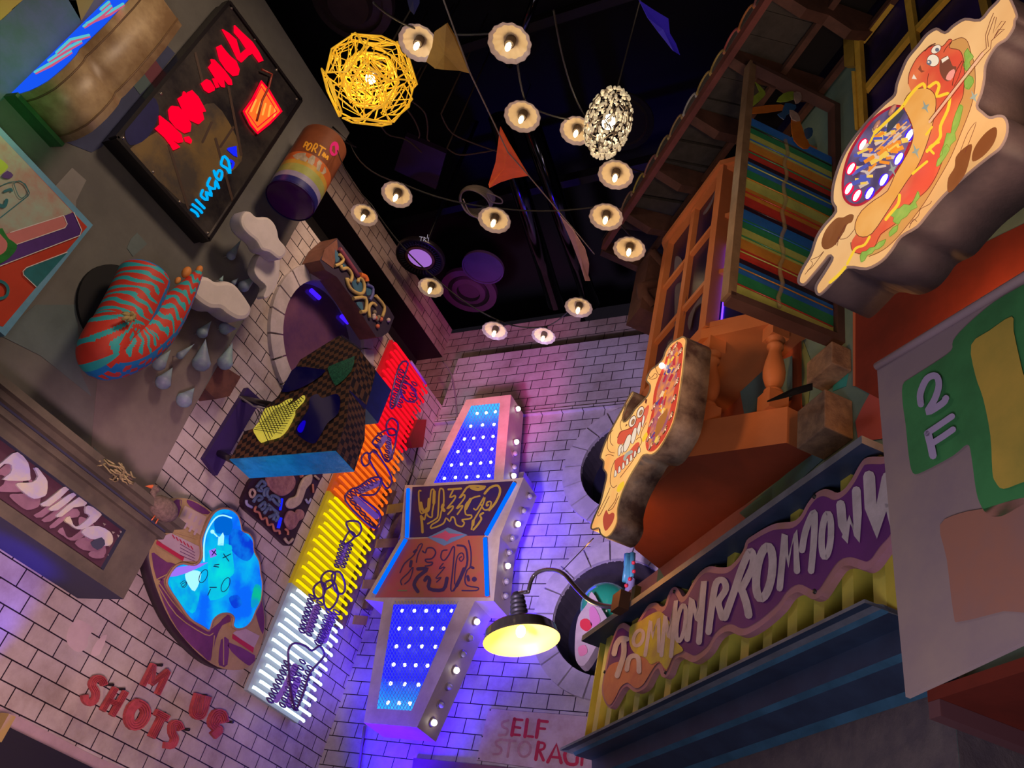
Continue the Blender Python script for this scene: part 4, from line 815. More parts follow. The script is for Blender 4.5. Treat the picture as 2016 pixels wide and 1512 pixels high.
chk = thing('small_bird', 'little bird with an orange beak sitting by the smaller nest', 'bird', BPL.at(252, 950)); p = BPL.at(250, 945); mb = MB(); mb.ball(p, .04, M_feather, (1, 1.3, 1)); mb.build('body', chk); mb = MB(); mb.lathe([(.014, 0), (0, .09)], p + Vector((0, .03, 0)), BPL.at(270, 957) - p, M_beak, 8); mb.build('beak', chk)
# ---- oval map sign with blue portrait
co_ = crop(270, 950, .2579)
ov = thing('portrait_sign', 'oval purple map board with a glowing blue portrait of a person with crossed-out eyes', 'sign', LW.at(450, 1310, .1))
M_tan = mat('map_tan', (.42, .30, .14), .6, var=.25); M_map = mat('map_purple', (.16, .04, .16), .6, var=.3, vs=5); M_ovs = mat('oval_side_plum', (.03, .012, .03), .5)
oo = sm(co_([(235, 130), (340, 118), (450, 145), (560, 215), (700, 330), (840, 560), (940, 850), (972, 1000), (972, 1130), (930, 1290), (870, 1390), (780, 1430), (650, 1420), (520, 1350), (380, 1215), (250, 1040), (145, 800), (95, 600), (95, 520), (130, 400), (200, 200)]), 3)
mb = MB(); mb.ext(LW.pts(oo, .20), -EX * .14, M_tan, M_ovs, smooth=True); mb.build('board', ov)
mb = MB()
for q in ([(110, 540), (160, 560), (230, 610), (290, 620), (220, 720), (150, 740)], [(165, 770), (215, 740), (300, 900), (400, 1040), (540, 1120), (700, 1000), (720, 1060), (650, 1090), (600, 1200), (560, 1360), (500, 1320), (360, 1190), (250, 1020), (180, 850)], [(640, 1200), (700, 1200), (690, 1390), (640, 1400), (620, 1370)], [(700, 1220), (900, 1320), (870, 1390), (830, 1385), (720, 1290)], [(265, 150), (340, 135), (320, 240), (290, 280)], [(380, 130), (470, 165), (560, 230), (500, 240), (400, 180)], [(905, 960), (950, 900), (972, 1050), (960, 1160), (920, 1060)]): pshape(mb, LW, co_(q), .203, M_map, 2)
for q in ([(160, 790), (300, 1010), (520, 1160), (580, 1150)], [(170, 770), (330, 980), (520, 1120), (640, 1050)], [(590, 1170), (570, 1360)], [(660, 1190), (660, 1390)], [(330, 140), (350, 200), (520, 330)], [(150, 740), (250, 690)], [(130, 420), (170, 560), (300, 620)], [(300, 380), (470, 430)]): pline(mb, LW, co_(q), 2.2, .206, M_tan, 3)
mb.build('map_print', ov)
mb = MB(); M_pp = mat('pale_note', (.46, .36, .42), .7, var=.15); M_nr = mat('note_red', (.42, .02, .06), .6)
pshape(mb, LW, co_([(150, 430), (260, 385), (500, 500), (480, 600), (420, 600), (350, 600)]), .208, M_pp, 0); pshape(mb, LW, co_([(150, 440), (360, 570), (350, 600), (145, 470)]), .21, M_nr, 0)
mb.build('printed_note', ov); mb = MB()
pshape(mb, LW, co_([(730, 1150), (800, 1100), (935, 1170), (890, 1270)]), .208, M_pp, 0); pshape(mb, LW, co_([(728, 1155), (892, 1260), (885, 1300), (725, 1190)]), .21, M_nr, 0)
mb.build('printed_note', ov); mb = MB()
pshape(mb, LW, co_([(365, 175), (530, 260), (480, 400), (310, 290)]), .208, mat('pale_window_print', (.46, .36, .30), .7), 0)
for k in range(6): pline(mb, LW, co_([(270 + k * 28, 400 + k * 17), (285 + k * 28, 425 + k * 17)]), 2.2, .212, M_nr, 0)
for k in range(4): pline(mb, LW, co_([(330, 470 + k * 28), (440, 535 + k * 22)]), 1.2, .212, M_map, 0)
for i in range(2):
    for j in range(4): pline(mb, LW, co_([(375 + j * 38 - i * 35, 215 + j * 24 + i * 75), (360 + j * 38 - i * 35, 245 + j * 24 + i * 75)]), 5, .211, M_pp, 0)
mb.build('printed_note', ov)
bo = co_([(225, 762), (245, 705), (290, 642), (350, 618), (430, 632), (478, 600), (496, 540), (488, 450), (508, 380), (545, 290), (590, 225), (650, 198), (720, 208), (768, 250), (790, 312), (802, 368), (850, 388), (885, 440), (890, 520), (930, 600), (942, 700), (955, 780), (942, 900), (905, 980), (870, 1060), (822, 1108), (762, 1120), (730, 1092), (738, 1035), (700, 1002), (632, 1008), (578, 1052), (550, 1130), (498, 1102), (400, 1040), (305, 905), (250, 825)])
bo = sm(bo, 3)
mb = MB(); mb.ext(LW.pts(bo, .24), -EX * .04, backlit('portrait_blue', (.0, .14, .95), .9, (.0, .52, .85), 3.4), M_tan); mb.build('cut_out_face', ov)
mb = MB(); mb.tube(LW.pts(bo, .235), .012, mat('tan_rim', (.36, .22, .14), .5), 6, True); mb.build('rim', ov)
bcy = backlit('portrait_cyan', (.0, .62, .85), .8, (.0, .30, .9), 7); bte = backlit('portrait_teal', (.0, .78, .78), .85, (.0, .55, .82), 5); bdk = backlit('portrait_deep_blue', (.0, .05, .75), .8, (.0, .22, .9), 8); bwh = emat('portrait_ice', (.35, .85, 1), 1.1); bln = mat('portrait_ink', (.004, .01, .12), .5); bvi = emat('portrait_violet', (.35, .18, .95), .9); bgr = backlit('portrait_green', (.0, .60, .35), .75, (.0, .35, .75), 8)
mb = MB(); q_ = .242
pshape(mb, LW, co_([(720, 360), (800, 370), (880, 450), (890, 540), (840, 600), (760, 560), (700, 470)]), q_, bdk, 3); pshape(mb, LW, co_([(590, 290), (640, 240), (700, 250), (730, 330), (700, 400), (640, 390), (600, 380)]), q_, emat('portrait_blue2', (0, .14, .7), .9), 3)
pshape(mb, LW, co_([(250, 740), (330, 680), (450, 690), (480, 750), (470, 900), (420, 1000), (300, 880)]), q_, bcy, 3); pshape(mb, LW, co_([(370, 690), (440, 670), (490, 700), (440, 830), (380, 760)]), q_ + .001, bwh, 3)
pshape(mb, LW, co_([(250, 720), (300, 650), (360, 640), (540, 610), (380, 690)]), q_ + .002, bvi, 2)
pshape(mb, LW, co_([(545, 560), (600, 500), (680, 480), (720, 510), (735, 600), (740, 690), (700, 740), (690, 850), (560, 900), (545, 800), (540, 680)]), q_ + .002, bte, 3)
pshape(mb, LW, co_([(585, 500), (640, 465), (720, 480), (715, 530), (650, 520)]), q_ + .003, bcy, 2); pshape(mb, LW, co_([(615, 480), (620, 410), (600, 400), (630, 415), (655, 380), (665, 410), (660, 480)]), q_ + .003, bwh, 0)
pline(mb, LW, co_([(510, 600), (510, 480), (530, 380), (590, 280), (650, 250), (720, 270)]), 3, q_ + .003, bwh); pline(mb, LW, co_([(575, 375), (610, 410)]), 3, q_ + .003, bwh); pshape(mb, LW, ell(270 + 575 * .2579, 950 + 375 * .2579, 4, 4), q_ + .004, bwh, 0)
pshape(mb, LW, co_([(900, 780), (945, 800), (940, 900), (880, 960), (870, 900)]), q_ + .001, bgr, 3); pshape(mb, LW, co_([(700, 880), (770, 860), (800, 930), (740, 960)]), q_, bdk, 3)
pshape(mb, LW, co_([(548, 520), (600, 500), (605, 560), (560, 575)]), q_ + .004, bvi, 0)
for q in ([(570, 520), (605, 550)], [(600, 515), (572, 555)], [(660, 545), (700, 600)], [(715, 545), (655, 575)], [(590, 630), (625, 625)], [(585, 640), (622, 645)], [(555, 800), (605, 800)], [(560, 815), (540, 860)]): pline(mb, LW, co_(q), 1.8, q_ + .006, bln, 0)
for cx2, cy2, rx2, ry2, rt in ((505, 715, 7, 14, 25), (675, 780, 7, 15, 25)): prib(mb, LW, ell(270 + cx2 * .2579, 950 + cy2 * .2579, rx2, ry2, rt, 16), 1.5, q_ + .006, bln, True)
pline(mb, LW, co_([(330, 770), (360, 750), (380, 770), (360, 800), (335, 780), (380, 760), (345, 800)]), 1.2, q_ + .006, bln)
mb.build('portrait_print', ov)
for q in ((400, 1020), (330, 1120), (480, 1270), (430, 1180)): mb = MB(); p_ = LW.at(*q, .0); mb.tube([p_, p_ + EX * .07], .03, M_ovs, 8); mb.build('wall_mount', ov)
# ---- cookie tile sign
cs_ = crop(460, 900, .1256)
ck2 = thing('cookie_sign', 'dark rounded tile board with modelled biscuits and blue lettering, under the hanging lantern', 'sign', LW.at(565, 1075, .05))
M_ckb = mat('cookie_board', (.035, .012, .03), .5, var=.4); M_bis = mat('biscuit_pink', (.38, .20, .20), .8, col2=(.22, .10, .12), vs=12, bump=.6); M_bt = mat('letter_blue_grey', (.12, .20, .36), .6, var=.3, vs=14); M_crm = mat('cream_icing', (.52, .42, .34), .7, var=.25, vs=14); M_zig = mat('orange_icing', (.45, .18, .12), .6); M_lav = mat('lavender_icing', (.30, .32, .55), .6)
mb = MB(); mb.ext(LW.pts(sm(cs_([(300, 330), (230, 460), (150, 640), (155, 770), (240, 860), (500, 1080), (780, 1345), (850, 1388), (930, 1365), (1000, 1180), (1160, 830), (1330, 420), (1400, 250), (1200, 200), (600, 200)]), 2), .06), -EX * .05, M_ckb); mb.build('board', ck2)
def puff(nm, px, dd, th, m, bev=.012): mb = MB(); mb.ext(LW.pts(sm(px, 3), dd), -EX * th, m, smooth=True); return mb.build(nm, ck2, bevel=bev)
puff('biscuit', cs_([(530, 320), (600, 250), (760, 200), (900, 250), (970, 330), (975, 430), (920, 530), (820, 600), (730, 600), (620, 520), (550, 420)]), .10, .04, M_bis)
puff('biscuit', cs_([(1170, 290), (1240, 270), (1230, 400), (1150, 500), (1100, 640), (1050, 740), (950, 805), (870, 795), (845, 720), (900, 640), (1000, 600), (1050, 450), (1110, 330)]), .10, .04, M_crm)
puff('biscuit', cs_([(870, 850), (930, 840), (980, 870), (1020, 815), (1080, 825), (1118, 880), (1100, 960), (1030, 1010), (980, 1100), (900, 1140), (850, 1080), (820, 980)]), .10, .04, M_bis)
def ictube(nm, q, r_, m, cl=False): mb = MB(); mb.tube(LW.pts(sm(cs_(q), 3, cl), .075), r_, m, 8, cl); return mb.build(nm, ck2)
ictube('icing_ring', [(250, 565), (290, 500), (340, 560), (290, 630)], .014, M_crm, True); ictube('icing_curve', [(200, 670), (210, 740), (290, 785)], .016, M_lav); ictube('icing_zigzag', [(350, 770), (330, 840), (400, 870), (440, 970), (510, 950), (540, 1060), (610, 1050), (640, 1150), (710, 1150), (725, 1210)], .014, M_zig)
ictube('icing_curve', [(800, 1275), (860, 1345), (930, 1280)], .016, M_crm); ictube('icing_curve', [(810, 1130), (850, 1160), (850, 1220)], .013, M_zig); ictube('icing_curve', [(1130, 660), (1170, 720), (1210, 650)], .014, M_lav); ictube('icing_curve', [(1050, 300), (1080, 290)], .018, M_zig); ictube('icing_curve', [(1240, 420), (1250, 560)], .012, M_zig); ictube('icing_curve', [(1270, 290), (1340, 350)], .012, M_crm)
for q in ([(360, 470), (440, 370), (500, 430), (430, 470), (440, 530), (380, 510)], [(480, 620), (480, 520), (540, 490), (520, 580), (560, 640)], [(310, 700), (380, 600), (450, 640), (390, 680)], [(560, 680), (600, 600), (700, 640), (720, 720)], [(400, 780), (480, 700), (490, 780), (440, 820)], [(480, 880), (560, 780), (580, 840)], [(560, 940), (640, 900), (620, 990)], [(540, 740), (640, 830), (700, 880)], [(600, 640), (660, 720), (720, 760)], [(650, 860), (700, 940), (660, 1000)]): ictube('lettering', q, .018, M_bt)
mb = MB(); mb.tube(LW.pts(cs_([(760, 650), (730, 830)]), .08), .014, M_bl, 8); mb.tube(LW.pts(cs_([(740, 950), (700, 1110)]), .08), .018, M_bl, 8); mb.build('blue_light', ck2)
# ---- neon tube panel
npn = thing('neon_strip_sign', 'tall upright panel of horizontal neon tubes fading from red through orange and yellow to white', 'sign', (-6.45, 6.9, 3.85))
NP = PL((1, 0, 0), -6.40)
secs = [(7.36, 8.56, (1, .005, .02), 'red'), (6.19, 7.36, (1, .16, .01), 'orange'), (5.02, 6.19, (1, .80, .0), 'yellow'), (3.85, 5.02, (.75, .92, 1), 'white')]
for za, zb, c_, nm in secs:
    mb = MB(); mb.ext([(-6.43, 6.45, za), (-6.43, 7.33, za), (-6.43, 7.33, zb), (-6.43, 6.45, zb)], -EX * .05, mat('neon_back_' + nm, {'red': (.35, .01, .01), 'orange': (.40, .09, .01), 'yellow': (.40, .30, .02), 'white': (.30, .36, .42)}[nm], .45, emit=c_, es={'red': .25, 'orange': .16, 'yellow': .12, 'white': .03}[nm])); sub(mb.build('backing_panel', npn), nm + ' backing panel')  # backing emission paints in the glow the tubes throw on it
    n = 14 if nm != 'red' else 15; em = emat('neon_' + nm, c_, 1.5 if nm == 'white' else 1.0)
    for i in range(n):
        z = za + (i + .5) * (zb - za) / n; o = .03 if i % 2 else -.03
        mb = MB(); mb.tube([(-6.40, 6.50 + o, z), (-6.385, 6.52 + o, z), (-6.385, 7.38 + o, z), (-6.40, 7.40 + o, z)], .017, em, 8); sub(mb.build('neon_tube', npn), nm + ' neon tube')
M_glyph = mat('violet_unlit_tube', (.10, .045, .22), .3, metal=.2); M_glyphl = mat('lilac_unlit_tube', (.34, .22, .55), .35)
G = PL((1, 0, 0), -6.34)
cg = crop(480, 980, .3042); ch = crop(640, 680, .2513)
def glyph(loops, rows, fills, cc2, m):
    mb = MB()
    for dd in (0, .03):
        for q in loops: mb.tube(G.pts(sm(cc2(q), 3, True), dd), .013, m, 6, True)
    for (a, b, n, L_) in rows:   # ladders of short loops
        for i in range(n):
            f = i / max(n - 1, 1); x = a[0] + (b[0] - a[0]) * f; y = a[1] + (b[1] - a[1]) * f
            mb.tube(G.pts(sm(cc2([(x - L_, y - L_ * .75), (x + L_ * .3, y - L_ * .3), (x + L_, y + L_ * .75), (x - L_ * .3, y + L_ * .5)]), 2, True), .015), .009, m, 5, True)
    for q, w_ in fills: prib(mb, G, cc2(q), w_, .02, M_glyphl)
    mb.build('violet_letter', npn)
glyph([[(290, 980), (330, 940), (400, 960), (440, 990), (490, 960), (520, 1010), (500, 1050), (430, 1130), (400, 1220), (360, 1330), (330, 1360), (300, 1200), (290, 1070)]], [((280, 1070), (170, 1310), 9, 22), ((330, 1100), (250, 1340), 8, 20), ((430, 1100), (330, 1360), 9, 22), ((380, 1060), (290, 1340), 8, 20)], [([(330, 1090), (260, 1240), (210, 1310)], 12), ([(350, 1180), (290, 1330)], 14)], cg, M_glyph)
glyph([[(500, 520), (540, 475), (590, 490), (575, 560), (520, 590)], [(450, 590), (490, 545), (530, 570), (510, 640), (470, 650)], [(570, 500), (620, 480), (655, 560), (640, 620), (590, 600)], [(520, 560), (580, 540), (610, 640), (560, 720), (520, 690)]], [((440, 640), (375, 860), 9, 20), ((490, 680), (420, 880), 8, 20), ((600, 740), (480, 940), 9, 22), ((550, 740), (490, 930), 7, 20)], [([(470, 710), (420, 850)], 14), ([(570, 760), (520, 920)], 15)], cg, M_glyph)
glyph([[(665, 155), (740, 155), (760, 210), (725, 250), (680, 205)], [(680, 220), (720, 240), (690, 280), (640, 300)]], [((640, 290), (600, 440), 7, 16), ((690, 300), (640, 440), 7, 16)], [([(665, 310), (620, 420)], 9)], cg, M_glyph)
glyph([[(285, 880), (320, 840), (350, 860), (340, 930), (300, 940)], [(350, 850), (400, 840), (520, 1030), (490, 1120), (440, 1060), (350, 900)], [(160, 1220), (200, 1130), (260, 1110), (360, 1040), (440, 1040), (430, 1110), (380, 1170), (270, 1180), (420, 1300), (420, 1400), (360, 1420)]], [((190, 1180), (380, 1060), 7, 26), ((220, 1230), (370, 1400), 5, 26)], [([(240, 1200), (400, 1340)], 12), ([(280, 1140), (420, 1080)], 12)], ch, M_glyph)
glyph([[(480, 620), (520, 570), (570, 610), (560, 690), (500, 700)], [(370, 760), (430, 690), (520, 650), (560, 700), (520, 880), (470, 900), (420, 800)]], [((430, 700), (390, 830), 4, 20), ((500, 730), (480, 900), 6, 18)], [([(470, 720), (420, 790)], 11), ([(500, 740), (515, 880)], 9)], ch, M_glyph)
glyph([[(580, 160), (650, 140), (600, 300), (540, 480), (510, 450)], [(600, 290), (680, 320), (720, 420), (650, 440), (600, 380)]], [((600, 200), (530, 460), 8, 20), ((640, 250), (580, 470), 7, 20), ((700, 300), (680, 430), 4, 22)], [([(590, 360), (550, 450)], 9)], ch, M_glyph)
mb = MB(); mb.tube(G.pts(ch([(670, 125), (790, 300)]), 0), .02, M_glyphl, 8); mb.build('violet_letter', npn)
# ---- small things on the left wall
def wbox(name, px, pl, d_, th, m, label, cat, grp=None):
    mb = MB(); mb.ext(pl.pts(px, d_), -pl.n * th, m); return tag(mb.build(name), label, cat, grp)
M_bk = mat('brown_block', (.14, .055, .04), .6, col2=(.07, .025, .025), vs=6)
wbox('brown_block', [(403, 765), (432, 715), (474, 742), (452, 780), (425, 786)], LW, .22, .22, M_bk, 'dark brown block on the tiles where the grey wall ends, below a rain drop', 'block')
spk = wbox('loudspeaker', [(806, 862), (822, 826), (840, 826), (833, 880), (812, 882)], LW, .17, .15, mat('dark_red_speaker', (.30, .03, .03), .5, var=.3), 'small dark red loudspeaker on the wall right of the neon tube panel', 'speaker')  # dark red is the speaker box's own colour
mb = MB(); mb.tube([LW.at(x, y, .03) for x, y in [(822, 882), (818, 900), (812, 930), (803, 955)]], .012, M_dk, 6); tag(mb.build('speaker_cable'), 'black cable hanging from the small loudspeaker', 'cable')
# carved title board on the wall top
tt = thing('carved_board', 'long carved board with yellow outlined blue scrolls on top of the left wall', 'sign', LW.at(700, 600, .1))
cz_ = crop(620, 460, .1455)
M_cvb = mat('carved_brown', (.22, .09, .06), .7, var=.3, vs=6); M_cvd = mat('carved_dark', (.03, .02, .045), .7); M_cvy = mat('carved_yellow', (.55, .40, .14), .6, var=.2); M_cvu = mat('carved_blue', (.05, .15, .25), .6, var=.3)
mb = MB(); mb.ext(LW.pts(cz_([(155, 190), (300, 60), (480, 290), (700, 600), (820, 830), (1000, 1000), (1075, 1130), (1000, 1330), (900, 1400), (830, 1400), (700, 1200), (520, 900), (300, 590), (140, 490), (65, 360)]), .28), -EX * .26, M_cvd, M_cvb); mb.build('board', tt)
mb = MB(); pshape(mb, LW, cz_([(130, 210), (300, 75), (310, 190), (250, 470), (90, 350)]), .285, M_cvb, 0)
for q in ([(275, 210), (340, 330), (280, 390)], [(380, 400), (440, 460), (360, 480)], [(500, 650), (600, 620), (660, 700), (620, 800), (540, 760)], [(560, 930), (640, 930), (650, 1040), (600, 1000)], [(700, 710), (760, 720), (760, 820), (700, 830)]): m_ = MB(); pshape(m_, LW, cz_(q), .287, M_cvu, 2); m_.build('painted_shape', tt)
mb.build('painted_ground', tt)
for q, r_, m in (([(330, 280), (385, 350), (340, 410), (270, 435)], .02, M_cvy), ([(350, 430), (370, 480), (440, 470), (500, 560), (480, 650), (430, 610), (470, 730), (560, 800), (640, 810), (670, 740), (650, 640), (600, 600), (580, 660)], .022, M_cvy), ([(330, 200), (420, 330), (590, 580)], .03, mat('carved_maroon', (.22, .05, .09), .6)), ([(610, 560), (680, 590), (700, 650)], .035, mat('carved_orange', (.65, .16, .03), .6)), ([(700, 690), (780, 730), (780, 830), (740, 900)], .02, mat('carved_navy', (.09, .10, .30), .6)), ([(520, 880), (680, 870), (690, 1040), (620, 1060)], .024, M_cvy), ([(820, 840), (940, 990), (910, 1130)], .022, M_cvy), ([(740, 1140), (730, 1000), (780, 940), (830, 980)], .022, M_cvy)):
    mb = MB(); mb.tube(LW.pts(sm(cz_(q), 3, False), .30), r_, m, 8); mb.build('carved_scroll', tt)
mb = MB()
for k in range(9): mb = MB(); mb.ball(LW.at(*cz_([(random.uniform(800, 1000), random.uniform(1060, 1260))])[0], .30), .03, mat('mixed_flower_%d' % (k % 3), [(.5, .4, .4), (.6, .15, .08), (.2, .16, .12)][k % 3], .8), seg=8); mb.build('flower', tt)
# ---- hanging houndstooth lantern
def hound(name):
    m = bpy.data.materials.new(name); m.use_nodes = True; nt = m.node_tree; b = nt.nodes['Principled BSDF']; g = nt.nodes.new('ShaderNodeNewGeometry'); ch_ = nt.nodes.new('ShaderNodeTexChecker'); ch_.inputs['Scale'].default_value = 19; ch_.inputs['Color1'].default_value = (.11, .05, .025, 1); ch_.inputs['Color2'].default_value = (.012, .008, .01, 1)
    mp = nt.nodes.new('ShaderNodeMapping'); mp.inputs['Rotation'].default_value = (0, .35, 0); mp.inputs['Location'].default_value = (.013, .017, .011); nt.links.new(g.outputs['Position'], mp.inputs[0]); nt.links.new(mp.outputs[0], ch_.inputs['Vector']); nt.links.new(ch_.outputs['Color'], b.inputs['Base Color']); b.inputs['Roughness'].default_value = .5; return m
M_h = hound('houndstooth_mesh'); HP = PL((0, -1, 0), -4.6); ct = crop(440, 640, .205)
ln = thing('hanging_lantern', 'big houndstooth patterned lantern with a blue underside, held off the left wall by black arms', 'lantern', HP.at(560, 895))
fr_ = ct([(65, 1285), (200, 1020), (285, 995), (340, 925), (395, 795), (520, 690), (560, 620), (640, 490), (740, 330), (1110, 100), (1310, 240), (1255, 440), (1200, 600), (1185, 900), (1080, 1205)])
dep = (PL((0, 0, -1), -HP.at(661, 887).z).at(694, 927).y - 4.6)
A = HP.pts(fr_); mb = MB(); mb.ext(A, EY * dep, M_h); mb.build('lantern_body', ln)
b0, b1 = HP.at(453, 903), HP.at(661, 887); mb = MB(); mb.ext([b0 - EZ * .012, b1 - EZ * .012, b1 - EZ * .012 + EY * dep, b0 - EZ * .012 + EY * dep], EZ * .01, mat('blue_glass_underside', (.01, .13, .30), .12, col2=(.02, .28, .60), vs=5, bump=.5, emit=(.005, .12, .35), es=.22)); sub(mb.build('underside', ln), 'glossy blue underside')
mb = MB(); pts_ = HP.pts(sm(ct([(285, 1000), (340, 930), (400, 800), (520, 770), (600, 720), (650, 705), (670, 715), (610, 765), (680, 740), (760, 675), (785, 690), (770, 740), (690, 820), (690, 860), (620, 1000), (540, 1080), (420, 1110), (360, 1130), (310, 1060)]), 2), .012)
mb.face(pts_, mat('glow_yellow_glass', (.45, .40, .05), .2, emit=(.50, .42, .05), es=.75, var=.3, vs=6)); 
mb.build('yellow_window', ln)
mb = MB()
for k in range(18): a = (300 + k * 26, 820 - k * 8); b_ = (430 + k * 20, 1120 - k * 24); prib(mb, HP, ct([(a[0], max(a[1], 690)), b_]), 1.5, .02, M_dk, cap=False)
for k in range(14): prib(mb, HP, ct([(290 + k * 16, 1000 + k * 7 - k * 22), (560 + k * 14, 1040 - k * 24)]), 1.1, .02, M_dk, cap=False)
mb.build('window_grille', ln)
mb = MB(); pshape(mb, HP, ct([(830, 700), (900, 660), (950, 700), (1080, 660), (1120, 720), (1100, 850), (1000, 940), (930, 1060), (860, 1140), (720, 1060), (700, 980), (790, 850), (820, 790)]), .012, mat('dark_blue_pane', (.005, .004, .10), .1), 3)
pshape(mb, HP, ct([(620, 500), (700, 400), (900, 420), (980, 440), (860, 540), (700, 620), (560, 640)]), .012, mat('dark_blue_pane', (.005, .004, .10), .1), 2); pshape(mb, HP, ct([(710, 990), (760, 920), (790, 930), (760, 1020), (725, 1030)]), .016, emat('deep_blue_glint', (.01, .0, .9), .5), 3)
pshape(mb, HP, ct([(1000, 420), (1050, 380), (1230, 310), (1260, 300), (1230, 440), (1100, 570), (1060, 560)]), .012, mat('green_sequins', (.01, .07, .05), .25, col2=(.02, .16, .09), vs=60), 2); mb.build('dark_panes', ln)
mb = MB(); a_ = HP.at(*ct([(1200, 600)])[0]); sidep = PL((1, 0, 0), (a_.x + .01))
e1 = [Vector((a_.x + .012, 4.6 + dep * f, z_)) for f, z_ in ((0.05, a_.z - .02), (.95, a_.z + .02), (.95, a_.z - .55), (.4, a_.z - .35))]; mb.face(e1, mat('dark_blue_pane', (.005, .004, .10), .1)); mb.build('side_pane', ln)
mb = MB(); i0 = 9
for seg_ in ((A[8], A[9]), (A[9], A[10])):
    n_ = 22
    for k in range(n_):
        p = seg_[0].lerp(seg_[1], k / n_)
        for yy in (.02, dep - .02): mb.lathe([(.008, 0), (0, .035)], p + EY * yy, (seg_[1] - seg_[0]).cross(EY) * (1 if (seg_[1] - seg_[0]).cross(EY).z > 0 else -1), M_dk, 5)
mb.build('spike_row', ln)
mb = MB(); q0 = A[10] + EY * dep; mb.ext([q0, q0 + EX * .0 + EY * .30, q0 + EY * .30 - EZ * .42, q0 - EZ * .42], -EX * .35, mat('blue_lit_panel', (.01, .02, .22), .3, var=.4)); mb.build('rear_box', ln)  # rear box coloured for the blue light that falls on it
bx = [LW.at(*q, .06) for q in ((488, 763), (514, 787), (428, 936), (403, 902))]
mb = MB(); mb.ext(bx, -EX * .06, mat('indigo_board', (.03, .012, .10), .6)); mb.build('wall_board', ln)
mb = MB()
for q, (wx, wy) in (((430, 690), (478, 785)), ((60, 1240), (430, 892))):
    a_ = HP.at(*ct([q])[0]) + EY * .15; b_ = LW.at(wx, wy, .04); mb.tube([b_, a_], .035, M_dk, 10)
mb.tube([LW.at(470, 780, .1), LW.at(500, 800, .3), HP.at(*ct([(430, 760)])[0]) + EY * .1], .01, mat('grey_wire', (.3, .28, .32), .5), 6); mb.build('support_arm', ln)
# ---- red letters on the tiles
M_rl = mat('red_letter_paint', (.50, .08, .09), .55, var=.35, vs=12)
cr_ = crop(0, 1150, .248)
def rletter(name, strokes, w_, lb, counters=None):
    t_ = thing(name, lb, 'letter', LW.at(*cr_([strokes[0][0]])[0], .03), 'red letters on the left wall')
    mb = MB()
    for q in strokes:
        q2 = sm(cr_(q), 3, False) if len(q) > 2 and len(strokes) < 3 else cr_(q)
        for i in range(len(q2) - 1):
            a, b = q2[i], q2[i + 1]; l = math.hypot(b[0] - a[0], b[1] - a[1]) or 1; ux, uy = (b[0] - a[0]) / l, (b[1] - a[1]) / l; e = w_ * .18; ox, oy = -uy * w_ / 2, ux * w_ / 2
            Q_ = [(a[0] + ox - ux * e, a[1] + oy - uy * e), (b[0] + ox + ux * e, b[1] + oy + uy * e), (b[0] - ox + ux * e, b[1] - oy + uy * e), (a[0] - ox - ux * e, a[1] - oy - uy * e)]
            mb.ext(LW.pts(Q_, .12 + .0006 * i + .0003 * (strokes.index(q) % 4)), -EX * .035, M_rl)
        for k in (-.28, 0, .28):
            q3 = []
            for i in range(len(q2)):
                a = q2[max(i - 1, 0)]; b = q2[min(i + 1, len(q2) - 1)]; l = math.hypot(b[0] - a[0], b[1] - a[1]) or 1; q3.append((q2[i][0] - (b[1] - a[1]) / l * w_ * k, q2[i][1] + (b[0] - a[0]) / l * w_ * k))
            mb.tube(LW.pts(q3, .126), .0035, mat('letter_groove', (.22, .025, .03), .4), 4, caps=False)
    mb.build('letter_face', t_)
    mb = MB(); p = LW.at(*cr_([strokes[0][0]])[0], .0); mb.tube([p, p + EX * .10], .012, M_dk, 6); mb.build('stand_off', t_)
rletter('sign_letter', [[(835, 795), (815, 755), (770, 750), (740, 800), (770, 860), (760, 920), (720, 945), (690, 925), (680, 890)]], 12, 'red letter S, first letter of the lower row SHOTS')
rletter('sign_letter', [[(925, 830), (825, 1000)], [(1005, 860), (900, 1040)], [(865, 920), (960, 960)]], 10, 'red letter H, second letter of SHOTS')
rletter('sign_letter', [[(1100, 945), (1150, 975), (1165, 1040), (1120, 1110), (1060, 1125), (1030, 1070), (1050, 990), (1100, 945)]], 17, 'round red letter O, third letter of SHOTS')
rletter('sign_letter', [[(1250, 1020), (1335, 1065)], [(1290, 1060), (1215, 1210)]], 13, 'red letter T, fourth letter of SHOTS')
rletter('sign_letter', [[(1440, 1150), (1420, 1110), (1380, 1115), (1375, 1180), (1395, 1230), (1370, 1280), (1320, 1280)]], 13, 'red letter S, last letter of SHOTS')
rletter('sign_letter', [[(1225, 640), (1145, 800)], [(1225, 650), (1215, 790)], [(1215, 790), (1340, 690)], [(1340, 700), (1260, 870)]], 9, 'red letter M, first letter of the upper row')
rletter('sign_letter', [[(1580, 880), (1545, 1010), (1575, 1050), (1615, 1030), (1655, 900)], [(1610, 890), (1590, 1030)]], 13, 'red letter U in the middle of the upper row')
rletter('sign_letter', [[(1790, 1090), (1770, 1030), (1720, 1030), (1690, 1100), (1720, 1140), (1745, 1160), (1705, 1200)], [(1740, 1070), (1700, 1130)]], 15, 'red letter S at the right end of the upper row')
mb = MB(); pshape(mb, LW, cr_([(560, 330), (620, 280), (740, 350), (700, 420), (690, 500), (620, 540), (540, 480), (530, 400)]), .003, mat('pale_ghost_patch', (.62, .5, .52), .6, var=.15), 3); pshape(mb, LW, cr_([(770, 450), (850, 400), (790, 560), (720, 560)]), .003, mat('pale_ghost_patch', (.62, .5, .52), .6), 2); struct(mb.build('trim_25'), 'pale patches on the tiles where letters came off')
